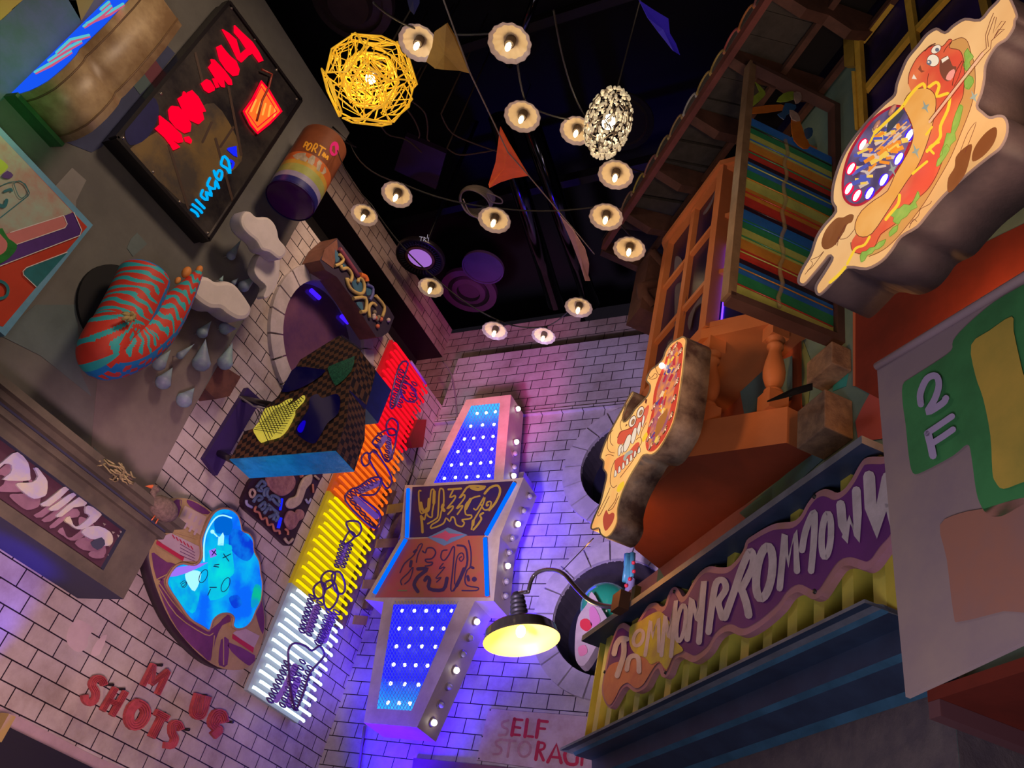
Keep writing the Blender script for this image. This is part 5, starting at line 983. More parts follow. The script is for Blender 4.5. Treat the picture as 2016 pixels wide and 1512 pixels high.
mb = MB(); mb.ext(LW.pts(cr_([(0, 975), (250, 1100), (720, 1350), (1000, 1470), (600, 1470), (380, 1310), (70, 1130), (0, 1090)]), .03), -EX * .03, mat('pink_string_course', (.45, .32, .36), .6, var=.2)); struct(mb.build('trim_26'), 'pinkish string course under the red letters')
mb = MB(); mb.ext(LW.pts([(-40, 1400), (15, 1430), (200, 1520), (260, 1600), (-40, 1600)], .25), -EX * .24, mat('dark_awning', (.012, .01, .02), .6)); tag(mb.build('dark_canopy'), 'black canopy cut off by the lower left corner', 'canopy')
mb = MB(); mb.box(LW.at(2, 1432, .3), EY * .03, EX * .05, EZ * .09, mat('ochre_post', (.35, .25, .08), .7)); tag(mb.build('wooden_post'), 'short ochre wooden post at the lower left edge', 'post')
light('SPOT', 'canopy_uplight', LW.at(5, 1505, .6), 110, (.03, .02, 1), .1, LW.at(-10, 1130, 0), 40)  # added spot without a fixture, makes the blue glow on the lower wall
# ================================================================== back wall
YF = 7.3; SP = PL((0, -1, 0), -YF)
st_ = thing('arrow_sign', 'big marquee sign with blue lit windows, white bulbs and squiggles on the back wall', 'sign', SP.at(770, 1440) + EY * .2)
M_sc_ = mat('tan_sheet_metal', (.70, .58, .36), .5, col2=(.52, .40, .24), vs=2.5); M_ssd = mat('tan_side_metal', (.50, .40, .34), .5, var=.15)
face = [(918, 787), (1006, 777), (991, 944), (1031, 940), (985, 1055), (972, 1183), (935, 1183), (821, 1432), (716, 1423), (755, 1185), (718, 1180), (788, 1060), (797, 955), (834, 955)]
win1 = [(927.7, 799), (984, 793.5), (972, 944), (854, 951)]; win2 = [(775, 1183), (903, 1183), (810, 1399), (742, 1395)]
A = SP.pts(face); W1 = SP.pts(win1); W2 = SP.pts([(775, 1190), (900, 1190), (810, 1399), (742, 1395)])
mb = MB(); holed(mb, A, [W1, W2], M_sc_)
n = len(A)
for i in range(n): j = (i + 1) % n; mb.face([A[i], A[j], A[j] + EY * .4, A[i] + EY * .4], M_ssd)
mb.face([p + EY * .4 for p in A], M_ssd); mb.build('casing', st_)
def grad(name, plz0, z1, top, bot):
    m = bpy.data.materials.new(name); m.use_nodes = True; nt = m.node_tree; b = nt.nodes['Principled BSDF']; g = nt.nodes.new('ShaderNodeNewGeometry'); sp = nt.nodes.new('ShaderNodeSeparateXYZ'); mr = nt.nodes.new('ShaderNodeMapRange'); rp = nt.nodes.new('ShaderNodeValToRGB')
    mr.inputs[1].default_value = plz0; mr.inputs[2].default_value = z1; nt.links.new(g.outputs['Position'], sp.inputs[0]); nt.links.new(sp.outputs['Z'], mr.inputs[0]); nt.links.new(mr.outputs[0], rp.inputs[0])
    rp.color_ramp.elements[0].color = (*bot, 1); rp.color_ramp.elements[1].color = (*top, 1); e = rp.color_ramp.elements.new(.3 if bot[1] > .1 else .72); e.color = (.012, .012, .75, 1)
    nt.links.new(rp.outputs[0], b.inputs['Base Color']); nt.links.new(rp.outputs[0], b.inputs['Emission Color']); b.inputs['Emission Strength'].default_value = .9; return m
zA = [p.z for p in W1]; zB = [p.z for p in W2]
for W_, m in ((W1, grad('lit_blue_upper', min(zA), max(zA), (.02, .35, .55), (.012, .01, .8))), (W2, grad('lit_blue_lower', min(zB), max(zB), (.012, .01, .8), (.02, .40, .62)))):
    mb = MB(); mb.face([p + EY * .10 for p in W_], m)
    for i in range(4): mb.face([W_[i], W_[(i + 1) % 4], W_[(i + 1) % 4] + EY * .1, W_[i] + EY * .1], m)
    sub(mb.build('lit_window', st_), 'glowing blue recessed window')
M_mesh = mat('pale_wire_mesh', (.30, .38, .55), .4, metal=.6)
def clipline(poly, a, b):
    ts = []
    for i in range(len(poly)):
        p, q = poly[i], poly[(i + 1) % len(poly)]; dx, dy = b[0] - a[0], b[1] - a[1]; ex, ey = q[0] - p[0], q[1] - p[1]; D_ = dx * ey - dy * ex
        if abs(D_) < 1e-9: continue
        t = ((p[0] - a[0]) * ey - (p[1] - a[1]) * ex) / D_; u = ((p[0] - a[0]) * dy - (p[1] - a[1]) * dx) / D_
        if 0 <= u <= 1: ts.append(t)
    ts.sort(); return [(a[0] + (b[0] - a[0]) * t, a[1] + (b[1] - a[1]) * t) for t in (ts[0], ts[-1])] if len(ts) >= 2 else None
for wq in (win1, win2):
    mb = MB(); cx0 = sum(p[0] for p in wq) / 4
    for sgn in (1, -1):
        for k in range(-60, 60):
            L_ = clipline(wq, (cx0 + k * 6.5, 1000), (cx0 + k * 6.5 + sgn * 60, 1110))
            if L_ and math.hypot(L_[0][0] - L_[1][0], L_[0][1] - L_[1][1]) > 4: mb.tube(SP.pts(L_, 0), .0028, M_mesh, 4, caps=False)
    mb.build('wire_mesh', st_)
cA = crop(500, 450, 1 / 3); cB = crop(440, 850, .4378)
leds = cA([(1318, 1092), (1372, 1088), (1425, 1082), (1280, 1167), (1350, 1160), (1418, 1157), (1243, 1243), (1298, 1238), (1354, 1232), (1412, 1228), (1205, 1318), (1272, 1313), (1338, 1307), (1405, 1302), (1167, 1397), (1225, 1392), (1280, 1388), (1338, 1385), (1398, 1380), (1125, 1475), (1190, 1470), (1255, 1467), (1323, 1464), (1388, 1460)]) \
    + cB([(803, 805), (858, 805), (912, 805), (967, 805), (1025, 805), (790, 885), (840, 885), (890, 885), (938, 885), (990, 885), (778, 965), (835, 965), (892, 965), (953, 967), (765, 1047), (815, 1048), (865, 1050), (917, 1052), (752, 1132), (815, 1135), (877, 1138), (740, 1218), (790, 1220), (838, 1222)])
M_led = emat('white_led', (.85, .88, 1), 4.0)
for q in leds: mb = MB(); mb.ball(SP.at(*q, -.04), .022, M_led, (1, .7, 1), 8); mb.build('led_bulb', st_)
SM = PL((0, -1, 0), -7.5); M_bon = emat('white_bulb_lit', (1, .93, .82), 7); M_boff = mat('clear_bulb_unlit', (.45, .42, .45), .12, spec=.8); M_sock = mat('bulb_cup', (.22, .17, .16), .5)
lit = cB([(1308, 48), (1295, 200), (1315, 415), (1268, 605), (1130, 852), (1038, 1070), (937, 1305)]) + [(1016, 806)]; unl = cB([(1302, 100), (1298, 160), (1368, 290), (1342, 355), (1290, 478), (1275, 545), (1262, 675), (1258, 740), (1103, 925), (1070, 998), (1007, 1145), (970, 1225)])
for L_, m in ((lit, M_bon), (unl, M_boff)):
    for x, y in L_:
        p = SM.at(x, y); 
        sdz = [(face[1], face[2]), (face[3], face[4]), (face[4], face[5]), (face[6], face[7])]
        mb = MB(); bestd = None
        for a, b in sdz:   # side face that the bulb stands on
            pa, pb = SP.at(*a), SP.at(*b); nrm = (pb - pa).cross(EY); nrm = nrm.normalized() * (1 if nrm.x > 0 else -1)
            r_ = ray(x, y); t_ = (pa - CAM).dot(nrm) / r_.dot(nrm); h_ = CAM + r_ * t_
            if YF - .02 < h_.y < YF + .42:
                f = (h_ - pa).dot(pb - pa) / (pb - pa).length_squared
                if -.08 < f < 1.08: bestd = (h_, nrm)
        if bestd is None: bestd = (p, EX)
        h_, nrm = bestd; mb.lathe([(.045, .0), (.045, .012), (.02, .012)], h_, nrm, M_sock, 12); mb.ball(h_ + nrm * .03, .032, m, (1, 1, 1), 12); sub(mb.build('bulb', st_), 'lit white bulb' if m is M_bon else 'unlit clear bulb')
mb = MB(); cS = crop(780, 920, .18519); d = .003
M_nv = mat('panel_navy', (.035, .02, .09), .5, col2=(.07, .025, .05), vs=3); M_rp = mat('panel_red', (.55, .10, .07), .5, col2=(.48, .16, .05), vs=2.2); M_dm = mat('panel_teal', (.16, .28, .32), .5); M_ys = mat('squiggle_yellow', (.55, .38, .04), .5); M_ns = mat('squiggle_navy', (.06, .03, .08), .5)
pshape(mb, SP, [(812, 959), (1010, 947), (955, 1054), (806, 1058)], d, M_nv, 0); pshape(mb, SP, [(803, 1062), (953, 1053), (965, 1176), (738, 1176)], d, M_rp, 0)
pshape(mb, SP, cS([(330, 745), (550, 640), (760, 720), (510, 835)]), d * 2, M_dm, 0); pshape(mb, SP, cS([(370, 740), (500, 690), (520, 670), (560, 700), (720, 715), (580, 750), (540, 790), (500, 760)]), d * 3, mat('panel_star_red', (.6, .10, .12), .5), 0)
mb.build('painted_panels', st_)
mb = MB(); d = .006
def Y(q, w_=3.2, m=M_ys, s=3): m_ = MB(); pline(m_, SP, cS(q), w_, .006, m, s); m_.build('squiggle', st_)
Y([(262, 250), (240, 260), (245, 400), (262, 485), (300, 480), (345, 460), (360, 360), (372, 250), (400, 240), (410, 330), (385, 470), (380, 530), (340, 520), (320, 490), (300, 560), (280, 530), (265, 520)])
Y([(330, 440), (300, 470), (275, 440), (262, 380)], 6); Y([(265, 520), (275, 600), (280, 690)], 5); Y([(350, 340), (345, 420)], 6); Y([(405, 260), (400, 380)], 6)
Y([(335, 600), (420, 550), (445, 500), (460, 250), (490, 230), (505, 260), (505, 380), (480, 470), (455, 560), (380, 610), (375, 650), (500, 600), (530, 540), (570, 575), (590, 530), (620, 540), (640, 610), (700, 630), (725, 590), (700, 560), (790, 545), (800, 510), (740, 500), (740, 400), (810, 330), (890, 305)])
Y([(500, 400), (490, 430), (510, 460)], 6); Y([(555, 235), (690, 225)], 4); Y([(610, 235), (570, 320), (625, 300), (620, 340), (540, 440), (600, 410), (600, 440), (550, 500)])
Y([(720, 260), (670, 330), (720, 290), (725, 330), (640, 440), (700, 405), (700, 430), (650, 500)]); Y([(720, 260), (780, 200), (945, 205)], 4); Y([(800, 215), (870, 235), (930, 215)], 7); Y([(790, 340), (760, 400), (740, 440)], 6)
Y([(825, 440), (860, 445), (940, 310), (920, 400), (850, 520), (820, 580), (800, 660)]); Y([(820, 570), (815, 610)], 6); Y([(905, 400), (935, 450), (990, 440), (1010, 370), (970, 370), (960, 410), (980, 400)]); Y([(940, 280), (1000, 215), (1080, 195), (1105, 260), (1060, 370), (990, 455)], 4.5); Y([(925, 485), (890, 510), (905, 550), (860, 620), (820, 665)], 4)
N_ = lambda q, w_=2.4, s=3: Y(q, w_, M_ns, s)
N_([(60, 1250), (50, 1200), (130, 1120), (180, 1060), (150, 1180), (90, 1240)]); N_([(40, 1120), (90, 1020), (190, 930), (240, 830), (280, 820), (230, 930), (215, 1010)]); N_([(160, 1000), (150, 1050)], 6); N_([(190, 900), (215, 880)], 5)
N_([(280, 890), (310, 910), (330, 860), (390, 860), (420, 910), (380, 970), (310, 980), (330, 1010), (385, 1010), (370, 1040), (310, 1050)], 3); N_([(230, 1080), (330, 1080), (260, 1140), (220, 1180), (190, 1250), (230, 1320)], 7); N_([(305, 1200), (330, 1165), (355, 1200), (350, 1290), (500, 1300), (540, 1180)], 7)
N_([(500, 1020), (455, 1080), (520, 1060), (420, 1180), (480, 1170), (430, 1220)]); N_([(540, 880), (490, 890), (475, 960), (510, 990), (560, 930), (600, 850), (620, 870), (600, 1100), (580, 1300), (620, 1300), (640, 1230)], 2.8)
N_([(620, 1240), (625, 1100), (650, 950), (700, 910), (720, 960), (690, 1000), (670, 970), (695, 950)]); N_([(650, 830), (720, 840), (750, 900), (750, 1040), (660, 1220), (610, 1310)], 4); N_([(720, 1080), (680, 1180), (640, 1260)], 7); N_([(770, 780), (795, 900), (790, 1050), (750, 1100), (730, 1200), (760, 1260), (870, 1280), (850, 1310), (700, 1310)], 2.8); N_([(790, 1060), (820, 1070)], 5); N_([(760, 1160), (770, 1200)], 6)
pshape(mb, SP, ell(780 + 830 * .18519, 920 + 1190 * .18519, 5, 5), d, M_ns, 0); Y([(20, 1310), (110, 1310)], 3, mat('squiggle_olive', (.25, .24, .06), .5))
mb.build('dot', st_)
M_nb = emat('blue_neon_bar', (.0, .12, 1), 1.25)
for a, b in (((803.5, 963), (801, 1057)), ((1013, 951), (957, 1053)), ((799, 1062), (737, 1168)), ((955, 1060), (959, 1172))): mb = MB(); mb.tube(SP.pts([a, b], .03), .024, M_nb, 10); sub(mb.build('neon_bar', st_), 'glowing blue neon bar')
mb = MB(); L_ = SP.at(800, 1100) + EY * .4; mb.box((-4.75, 7.85, 6.3), EX * .04, EY * .15, EZ * .9, M_ssd); mb.box((-5.4, 7.85, 5.2), EX * .04, EY * .15, EZ * .9, M_ssd); mb.build('wall_bracket', st_)
# tucked blue tubes behind the sign light the tiles
for p, e_ in (((-4.8, 7.80, 6.1), 30), ((-5.35, 7.80, 5.4), 34), ((-4.7, 7.82, 7.0), 22), ((-5.45, 7.80, 4.5), 34), ((-4.7, 7.80, 5.2), 40), ((-4.5, 7.8, 6.5), 22)): light('POINT', 'sign_backlight', p, e_, (.045, .004, 1), .3, parent=st_)
# frame of boards beside the sign on the left wall
wf = thing('timber_frame', 'worn timber ladder frame with yellow cross pieces between the neon tubes and the big sign', 'frame', LW.at(700, 1240, .1))
M_tm = mat('worn_timber', (.20, .12, .10), .8, var=.45, vs=9); M_ty = mat('yellow_paint_board', (.42, .30, .05), .7, var=.3)
for a, b, w_ in (((775, 965), (672, 1235), 14), ((812, 965), (728, 1200), 12)):
    mb = MB(); l = math.hypot(b[0] - a[0], b[1] - a[1]); ox, oy = -(b[1] - a[1]) / l * w_ / 2, (b[0] - a[0]) / l * w_ / 2
    mb.ext(LW.pts([(a[0] + ox, a[1] + oy), (b[0] + ox, b[1] + oy), (b[0] - ox, b[1] - oy), (a[0] - ox, a[1] - oy)], .10), -EX * .08, M_tm); mb.build('post', wf)
for a, b in (((766, 1003), (800, 998)), ((744, 1070), (785, 1068)), ((718, 1150), (760, 1150)), ((700, 1220), (725, 1222))):
    mb = MB(); mb.ext(LW.pts([(a[0], a[1] - 9), (b[0], b[1] - 9), (b[0] - 4, b[1] + 9), (a[0] - 4, a[1] + 9)], .12), -EX * .02, M_ty); mb.build('cross_piece', wf)
# storage sign
ss = thing('storage_sign', 'weathered white metal sign reading SELF STORAGE in faded red on the back wall', 'sign', BW.at(960, 1490, .01))
mb = MB(); mb.ext(BW.pts([(962, 1395), (1137, 1409), (1200, 1414), (1190, 1530), (1075, 1515), (938, 1496)], .025), EY * .02, mat('weathered_white_metal', (.55, .42, .46), .6, col2=(.42, .28, .28), vs=4)); mb.build('plate', ss)
cT = crop(620, 1200, .2778); M_sr_ = mat('sign_red', (.50, .02, .06), .6, var=.2, vs=20); M_sf = mat('sign_red_faded', (.48, .24, .27), .6, var=.2, vs=20)
mb = MB(); d = .028
def T(q, w_=5.5, m=M_sr_, s=0): pline(mb, BW, cT(q), w_, d, m, s)
def NL():
    global mb
    mb.build('letter', ss); mb = MB()
T([(1370, 785), (1330, 800), (1330, 830), (1365, 850), (1355, 885), (1305, 890)], 5, M_sf, 3)
NL(); T([(1415, 775), (1395, 890)], 7); T([(1415, 778), (1470, 783)], 5); T([(1405, 832), (1455, 838)], 5); T([(1398, 885), (1452, 890)], 5)
NL(); T([(1505, 780), (1488, 900)], 7); T([(1510, 898), (1545, 902)], 5); NL(); T([(1588, 785), (1570, 905)], 7); T([(1600, 790), (1648, 795)], 6); T([(1590, 842), (1630, 846)], 5)
NL(); T([(1325, 920), (1285, 935), (1290, 965), (1320, 985), (1310, 1020), (1265, 1025)], 5, M_sf, 3); NL(); T([(1340, 925), (1420, 932)], 5, M_sf); T([(1382, 930), (1365, 1045)], 5, M_sf); NL(); prib(mb, BW, ell(*cT([(1485, 990)])[0], 12, 15, 10, 18), 5, d, M_sf, True)
NL(); T([(1585, 940), (1565, 1062)], 7); T([(1585, 942), (1625, 950), (1622, 985), (1580, 1000)], 5, s=3); T([(1590, 1000), (1620, 1068)], 6); NL(); T([(1650, 1080), (1712, 955), (1745, 1085)], 7); T([(1675, 1045), (1740, 1050)], 5)
NL(); T([(1850, 975), (1800, 975), (1770, 1030), (1790, 1090), (1850, 1095), (1860, 1050)], 7, s=3); NL(); T([(1900, 980), (1890, 1100)], 6); T([(1900, 980), (1950, 985)], 5)
mb.build('letter', ss)
mb = MB()
for q in ((1242, 712), (1162, 1055), (1185, 900)): mb.ball(BW.at(*cT([q])[0], .03), .008, M_dk, seg=6)
mb.build('screw', ss)
mb = MB(); mb.ext(BW.pts([(814, 1492), (1010, 1512), (1200, 1530), (1200, 1600), (800, 1600)], .05), EY * .045, mat('plum_board', (.20, .08, .12), .7, col2=(.12, .05, .10), vs=3)); tag(mb.build('plum_board'), 'plum coloured board under the storage sign at the bottom edge', 'board')
# curved cable shadow, built as thin conduit near the corner
mb = MB(); mb.tube(BW.pts(sm([(872, 712), (885, 730), (893, 752), (898, 790), (900, 830), (897, 870)], 3, False), .02), .010, mat('mauve_tubing', (.30, .22, .28), .6), 6); tag(mb.build('tubing'), 'cable shadow built as conduit on the back wall near the corner above the big sign', 'pipe')
mb = MB(); mb.tube(BW.pts([(718, 1430), (712, 1470), (704, 1530)], .03), .014, mat('mauve_tubing', (.30, .22, .28), .6), 6); tag(mb.build('tubing'), 'thin conduit running down the back wall below the big sign', 'pipe')
# sculptures in the lower round opening
RB = PL((0, -1, 0), -7.72)
p = RB.at(1195, 1200); mb = MB(); mb.ball(p, .28, mat('glossy_green_ball', (.02, .30, .16), .12, spec=.7), seg=24); tag(mb.build('green_ball'), 'glossy green ball inside the lower round opening', 'ball')
mb = MB(); q = [(1165, 1165), (1155, 1190), (1138, 1215), (1132, 1260), (1134, 1300), (1150, 1310), (1175, 1270), (1195, 1225), (1185, 1200)]
mb.ext(PL((0, -1, 0), -7.35).pts(sm(q, 3), 0), EY * .12, mat('cream_blob', (.50, .42, .42), .4, var=.2)); P2 = PL((0, -1, 0), -7.34)
for q_, c_ in (([(1143, 1222), (1155, 1218), (1166, 1230), (1156, 1243), (1143, 1235)], (.55, .03, .05)), ([(1138, 1275), (1152, 1270), (1156, 1285), (1142, 1292)], (.6, .2, .3)), ([(1160, 1200), (1170, 1195), (1182, 1222), (1165, 1235)], (.50, .18, .35))): pshape(mb, P2, q_, 0, mat('blob_patch_%d' % int(c_[0] * 100), c_, .5), 3)
tag(mb.build('painted_blob'), 'cream blob shaped sculpture with red and pink patches, lower left in the lower round opening', 'sculpture')
P3 = PL((0, -1, 0), -7.45); dt = thing('dripping_sculpture', 'turquoise dripping sculpture with red dots in front of the lower round opening', 'sculpture', P3.at(1235, 1170))
mb = MB(); mt = mat('turquoise_icing', (.08, .35, .42), .35)
for a, b, r_ in (((1240, 1095), (1228, 1145), .035), ((1236, 1092), (1234, 1130), .04), ((1245, 1090), (1242, 1150), .035), ((1238, 1098), (1238, 1165), .04)): mb.tube(P3.pts([a, ((a[0] + b[0]) / 2, (a[1] + b[1]) / 2), b]), [r_, r_, r_ * .6], mt, 8)
mb.build('icing_drips', dt)
for q in ((1247, 1108), (1240, 1140), (1233, 1153), (1248, 1125)): mb = MB(); mb.ball(P3.at(*q, .05), .022, mat('red_bead', (.7, .04, .05), .3), seg=8); mb.build('red_bead', dt)
mb = MB(); mb.lathe([(.10, -.12), (.05, .0), (.04, .18)], P3.at(1238, 1172), EZ, mat('lilac_cone', (.32, .30, .45), .5), 12); mb.build('base', dt)
# ================================================================== ceiling and hanging things
M_sh = mat('lamp_shade_cream', (.62, .50, .34), .35); M_shr = mat('lamp_shade_rim', (.30, .24, .30), .4); M_skt = mat('brown_socket', (.06, .035, .02), .5); M_bulb = emat('filament_bulb', (1, .78, .42), 9); M_wire = mat('black_wire', (.02, .016, .014), .7)
def down(px, py, dist):
    r_ = ray(px, py).normalized(); return CAM + r_ * dist
def pendant(loc, R_):
    t = thing('pendant_light', '', 'pendant light', loc, 'string of small round pendant lights')
    N = 28; wob = lambda j: .035 * math.cos(j * 2 * math.pi / N * 14)
    mb = MB()
    mb.lathe([(R_, 0, M_shr), (R_ * .995, .006, M_shr), (R_ * .8, .028, M_shr), (R_ * .35, .05, M_shr), (R_ * .2, .07, M_shr)], loc, EZ, M_shr, 56, wob=lambda j: .02 * math.cos(j * 2 * math.pi / 56 * 14))
    mb.lathe([(R_ * .99, .0, M_shr), (R_ * .80, .014, M_shr)], loc, EZ, M_shr, 56, wob=lambda j: .03 * math.cos(j * 2 * math.pi / 56 * 14))
    mb.lathe([(R_ * .80, .014, M_sh), (R_ * .55, .03, M_sh), (R_ * .25, .042, M_sh), (0, .045, M_sh)], loc, EZ, M_sh, 56, wob=lambda j: .035 * math.cos(j * 2 * math.pi / 56 * 14) if True else 0)
    mb.build('lamp_shade', t)
    mb = MB(); mb.lathe([(R_ * .24, .042), (R_ * .24, -.005), (R_ * .16, -.012), (R_ * .16, .03)], loc, EZ, M_skt, 16); mb.lathe([(.016, .06), (.018, .12), (.006, .13)], loc, EZ, M_wire, 10); mb.build('socket', t)
    mb = MB(); mb.ball(loc - EZ * .030, R_ * .135, M_bulb, (1, 1, 2.4), 12); mb.build('light_bulb', t)
    light('POINT', 'pendant_glow', loc - EZ * .05, .9, (1, .70, .36), .02, parent=t)
    return t
PEN = [(823, 85, 75, 'at the top, overlapping the mustard flag'), (1003, 86, 82, 'largest, at the top in line with the coloured streak'), (1028, 230, 70, 'directly above the orange flag'), (1135, 258, 64, 'half hidden behind the white twig pendant'), (781, 384, 62, 'below the dim purple panel'), (717, 424, 54, 'in front of the tiled beam'), (973, 434, 65, 'beside the coil of pale cable'), (1212, 345, 68, 'just below the white twig pendant, by the tile ends'),
       (1193, 428, 66, 'middle one of the three close to the eave'), (1239, 491, 63, 'lowest of the three close to the eave'), (848, 567, 52, 'with pink lit rim beside the dark ceiling discs'), (1139, 606, 55, 'below the tip of the pale pink flag'), (974, 652, 52, 'in front of the brown parapet, left one'), (1070, 662, 48, 'lowest, where two wires meet in front of the parapet')]
PL_ = []
for x, y, w_, lb in PEN:
    R_ = .115; loc = down(x, y, FPX * 2 * R_ / w_); t = pendant(loc, R_); t['label'] = 'small round pendant light ' + lb; PL_.append(loc)
def wire(pts, r_=.006, lb='', sag=.12, m=None):
    out = []
    for i in range(len(pts) - 1):
        a, b = Vector(pts[i]), Vector(pts[i + 1])
        for k in range(8): f = k / 8; out.append(a.lerp(b, f) - EZ * sag * 4 * f * (1 - f) * min(1, (b - a).length / 2))
    out.append(Vector(pts[-1])); mb = MB(); mb.tube(out, r_, m or M_wire, 6); return tag(mb.build('string_wire'), lb, 'wire', None)
U = EZ * .13
P = [p + U for p in PL_]
wire([down(735, 5, 4.8), P[0], P[1] + EX * .0, P[2], P[3], P[7]], lb='dark wire carrying the upper pendant lights from the top edge')
wire([GW.at(655, 258, .03), P[5] + EX * .02, P[10], P[12], P[13], P[11]], lb='dark wire carrying the far left pendant lights down to the parapet')
wire([GW.at(690, 285, .03), P[4], P[6], P[8], P[9]], lb='dark wire from the grey wall corner across to the eave')
wire([P[7], fac(4.0, .75, 7.1)], lb='dark wire ending at the tile ends', sag=.02)
wire([down(1090, 20, 5), P[3] + EZ * .1, down(1235, 345, 6.0)], .006, 'dark wire passing over the white twig pendant')
wire([FA.at(1168, 1060, .7), LPL.at(1108, 1122, .0)], .003, 'thin guy wire from the creature sign down to the gooseneck lamp', sag=.0)
# yellow faceted pendant
yc = down(728, 158, 5.6); yp = thing('faceted_pendant', 'yellow faceted openwork pendant lamp near the top left, brightly lit', 'pendant light', yc)
M_yw = mat('yellow_openwork', (.75, .46, .04), .4, emit=(1, .50, .02), es=.45)
phi = (1 + 5 ** .5) / 2; IV = [Vector(v).normalized() for v in [(0, 1, phi), (0, -1, phi), (0, 1, -phi), (0, -1, -phi), (1, phi, 0), (-1, phi, 0), (1, -phi, 0), (-1, -phi, 0), (phi, 0, 1), (-phi, 0, 1), (phi, 0, -1), (-phi, 0, -1)]]
RY = .255
for fi, nrm in enumerate(IV):
    if nrm.z > .9: continue
    nrm = Matrix.Rotation(.3, 3, 'X') @ Matrix.Rotation(.5, 3, 'Z') @ nrm; u = nrm.orthogonal().normalized(); v = nrm.cross(u); c_ = yc + nrm * RY * (.86 + .05 * (fi % 3)); a0 = random.uniform(0, 1.2); r5 = RY * .60
    rr_ = random.Random(fi); pent = [c_ + (u * math.cos(a0 + k * 2 * math.pi / 5) + v * math.sin(a0 + k * 2 * math.pi / 5)) * r5 for k in range(5)]
    mb = MB(); mb.tube(pent, .0062, M_yw, 5, True); inn = [c_ + (p - c_) * .55 for p in pent]
    mb.tube([c_ + (p - c_) * .62 for p in pent], .0035, M_yw, 4, True)
    for k in range(9):
        a = pent[rr_.randrange(5)].lerp(pent[rr_.randrange(5)], rr_.random()); b = pent[rr_.randrange(5)].lerp(pent[rr_.randrange(5)], rr_.random())
        if (a - b).length > .05: mb.tube([a, (a + b) / 2 + (u * rr_.uniform(-1, 1) + v * rr_.uniform(-1, 1)) * .02, b], .0032, M_yw, 4)
    mb.build('openwork_facet', yp)
    mb = MB(); in_ = [yc + (p - yc) * .62 for p in pent]; mb.tube(in_, .006, M_yw, 5, True)
    for k in range(12):
        a = in_[rr_.randrange(5)].lerp(in_[rr_.randrange(5)], rr_.random()); b = in_[rr_.randrange(5)].lerp(in_[rr_.randrange(5)], rr_.random())
        if (a - b).length > .03: mb.tube([a, b], .0035, M_yw, 4)
    mb.build('inner_facet', yp)
mb = MB(); mb.lathe([(.03, .18), (.03, .08), (.0, .08)], yc, EZ, M_skt, 12); mb.tube([yc + EZ * .18, yc + EZ * 3], .006, M_wire, 5); mb.build('socket', yp)
mb = MB(); mb.ball(yc + EZ * .02, .034, emat('yellow_pendant_bulb', (1, .9, .55), 12), seg=12); mb.build('light_bulb', yp)
light('POINT', 'faceted_pendant_glow', yc, 9, (1, .68, .16), .04, parent=yp)
# white twig pendant
wc = down(1198, 240, 6.0); wp = thing('twig_pendant', 'oval white pendant lamp woven from twigs, brightly lit', 'pendant light', wc)
M_tw = mat('white_twigs', (.30, .24, .18), .5); M_twl = mat('twig_white_pieces', (.75, .66, .50), .45, emit=(1, .8, .5), es=.35)
mb = MB(); rw = random.Random(3)
RX, RZ = .150, .34
def el(a, b): return wc + Vector((RX * math.cos(a) * math.cos(b), RX * math.sin(a) * math.cos(b), RZ * math.sin(b)))
for k in range(170):
    a, b = rw.uniform(0, 6.28), math.asin(rw.uniform(-1, .97)); da, db = rw.uniform(-.7, .7), rw.uniform(-.5, .5)
    mb.tube([el(a, b), el(a + da / 2, b + db / 2), el(a + da, b + db)], .0045, M_tw, 4)
mb.build('woven_twigs', wp)
mb = MB()
for k in range(330):
    a, b = rw.uniform(0, 6.28), math.asin(rw.uniform(-1, .97)); p = el(a, b); q = el(a + rw.uniform(-.25, .25), b + rw.uniform(-.15, .15)); mb.ball((p + q) / 2, .011, M_twl, (1, rw.uniform(.8, 1.2), rw.uniform(1, 2)), 6)
mb.build('white_pieces', wp)['kind'] = 'stuff'
mb = MB(); mb.ball(wc + EZ * .0, .045, emat('white_pendant_bulb', (1, .86, .62), 16), (1, 1, 1.4), 12); mb.build('light_bulb', wp)
mb = MB(); mb.tube([wc + EZ * .24, wc + EZ * 3.2], .006, M_wire, 5); mb.build('cord', wp)
light('POINT', 'twig_pendant_glow', wc, 7, (1, .78, .48), .05, parent=wp)
# dark ceiling furniture
def hz(x, y, z): return PL((0, 0, -1), -z).at(x, y)
M_dp = mat('dusky_purple_disc', (.09, .04, .10), .5, var=.2); M_db = mat('brown_disc', (.07, .045, .035), .6, var=.3)
def disc(name, x, y, z, prof, lb, cat='ceiling disc'):
    c_ = hz(x, y, z); mb = MB(); mb.lathe(prof, c_, -EZ, None, 40, smooth=False); return tag(mb.build(name), lb, cat), c_
def rpx(x, y, z, w_): return w_ / 2 * (hz(x, y, z) - CAM).length / FPX
r_ = rpx(698, 0, 11, 150)
disc('ceiling_disc', 698, -8, 11, [(r_, 0, M_db), (r_, .12, M_db), (r_ * .8, .16, M_db), (r_ * .78, .10, M_db), (r_ * .55, .16, M_db), (r_ * .5, .24, M_db), (0, .24, M_db)], 'brown nested ceiling disc cut off by the top edge')
r_ = rpx(1235, 235, 11.2, 125); M_d3 = mat('dim_ring', (.05, .04, .04), .5)
disc('ceiling_disc', 1222, 238, 11.2, [(r_, 0, M_d3), (r_, .03, M_d3), (r_ * .93, .03, M_black), (r_ * .85, .03, M_black), (r_ * .80, .06, M_d3), (r_ * .76, .03, M_d3), (0, .03, M_black)], 'dark ringed ceiling disc behind the white twig pendant')
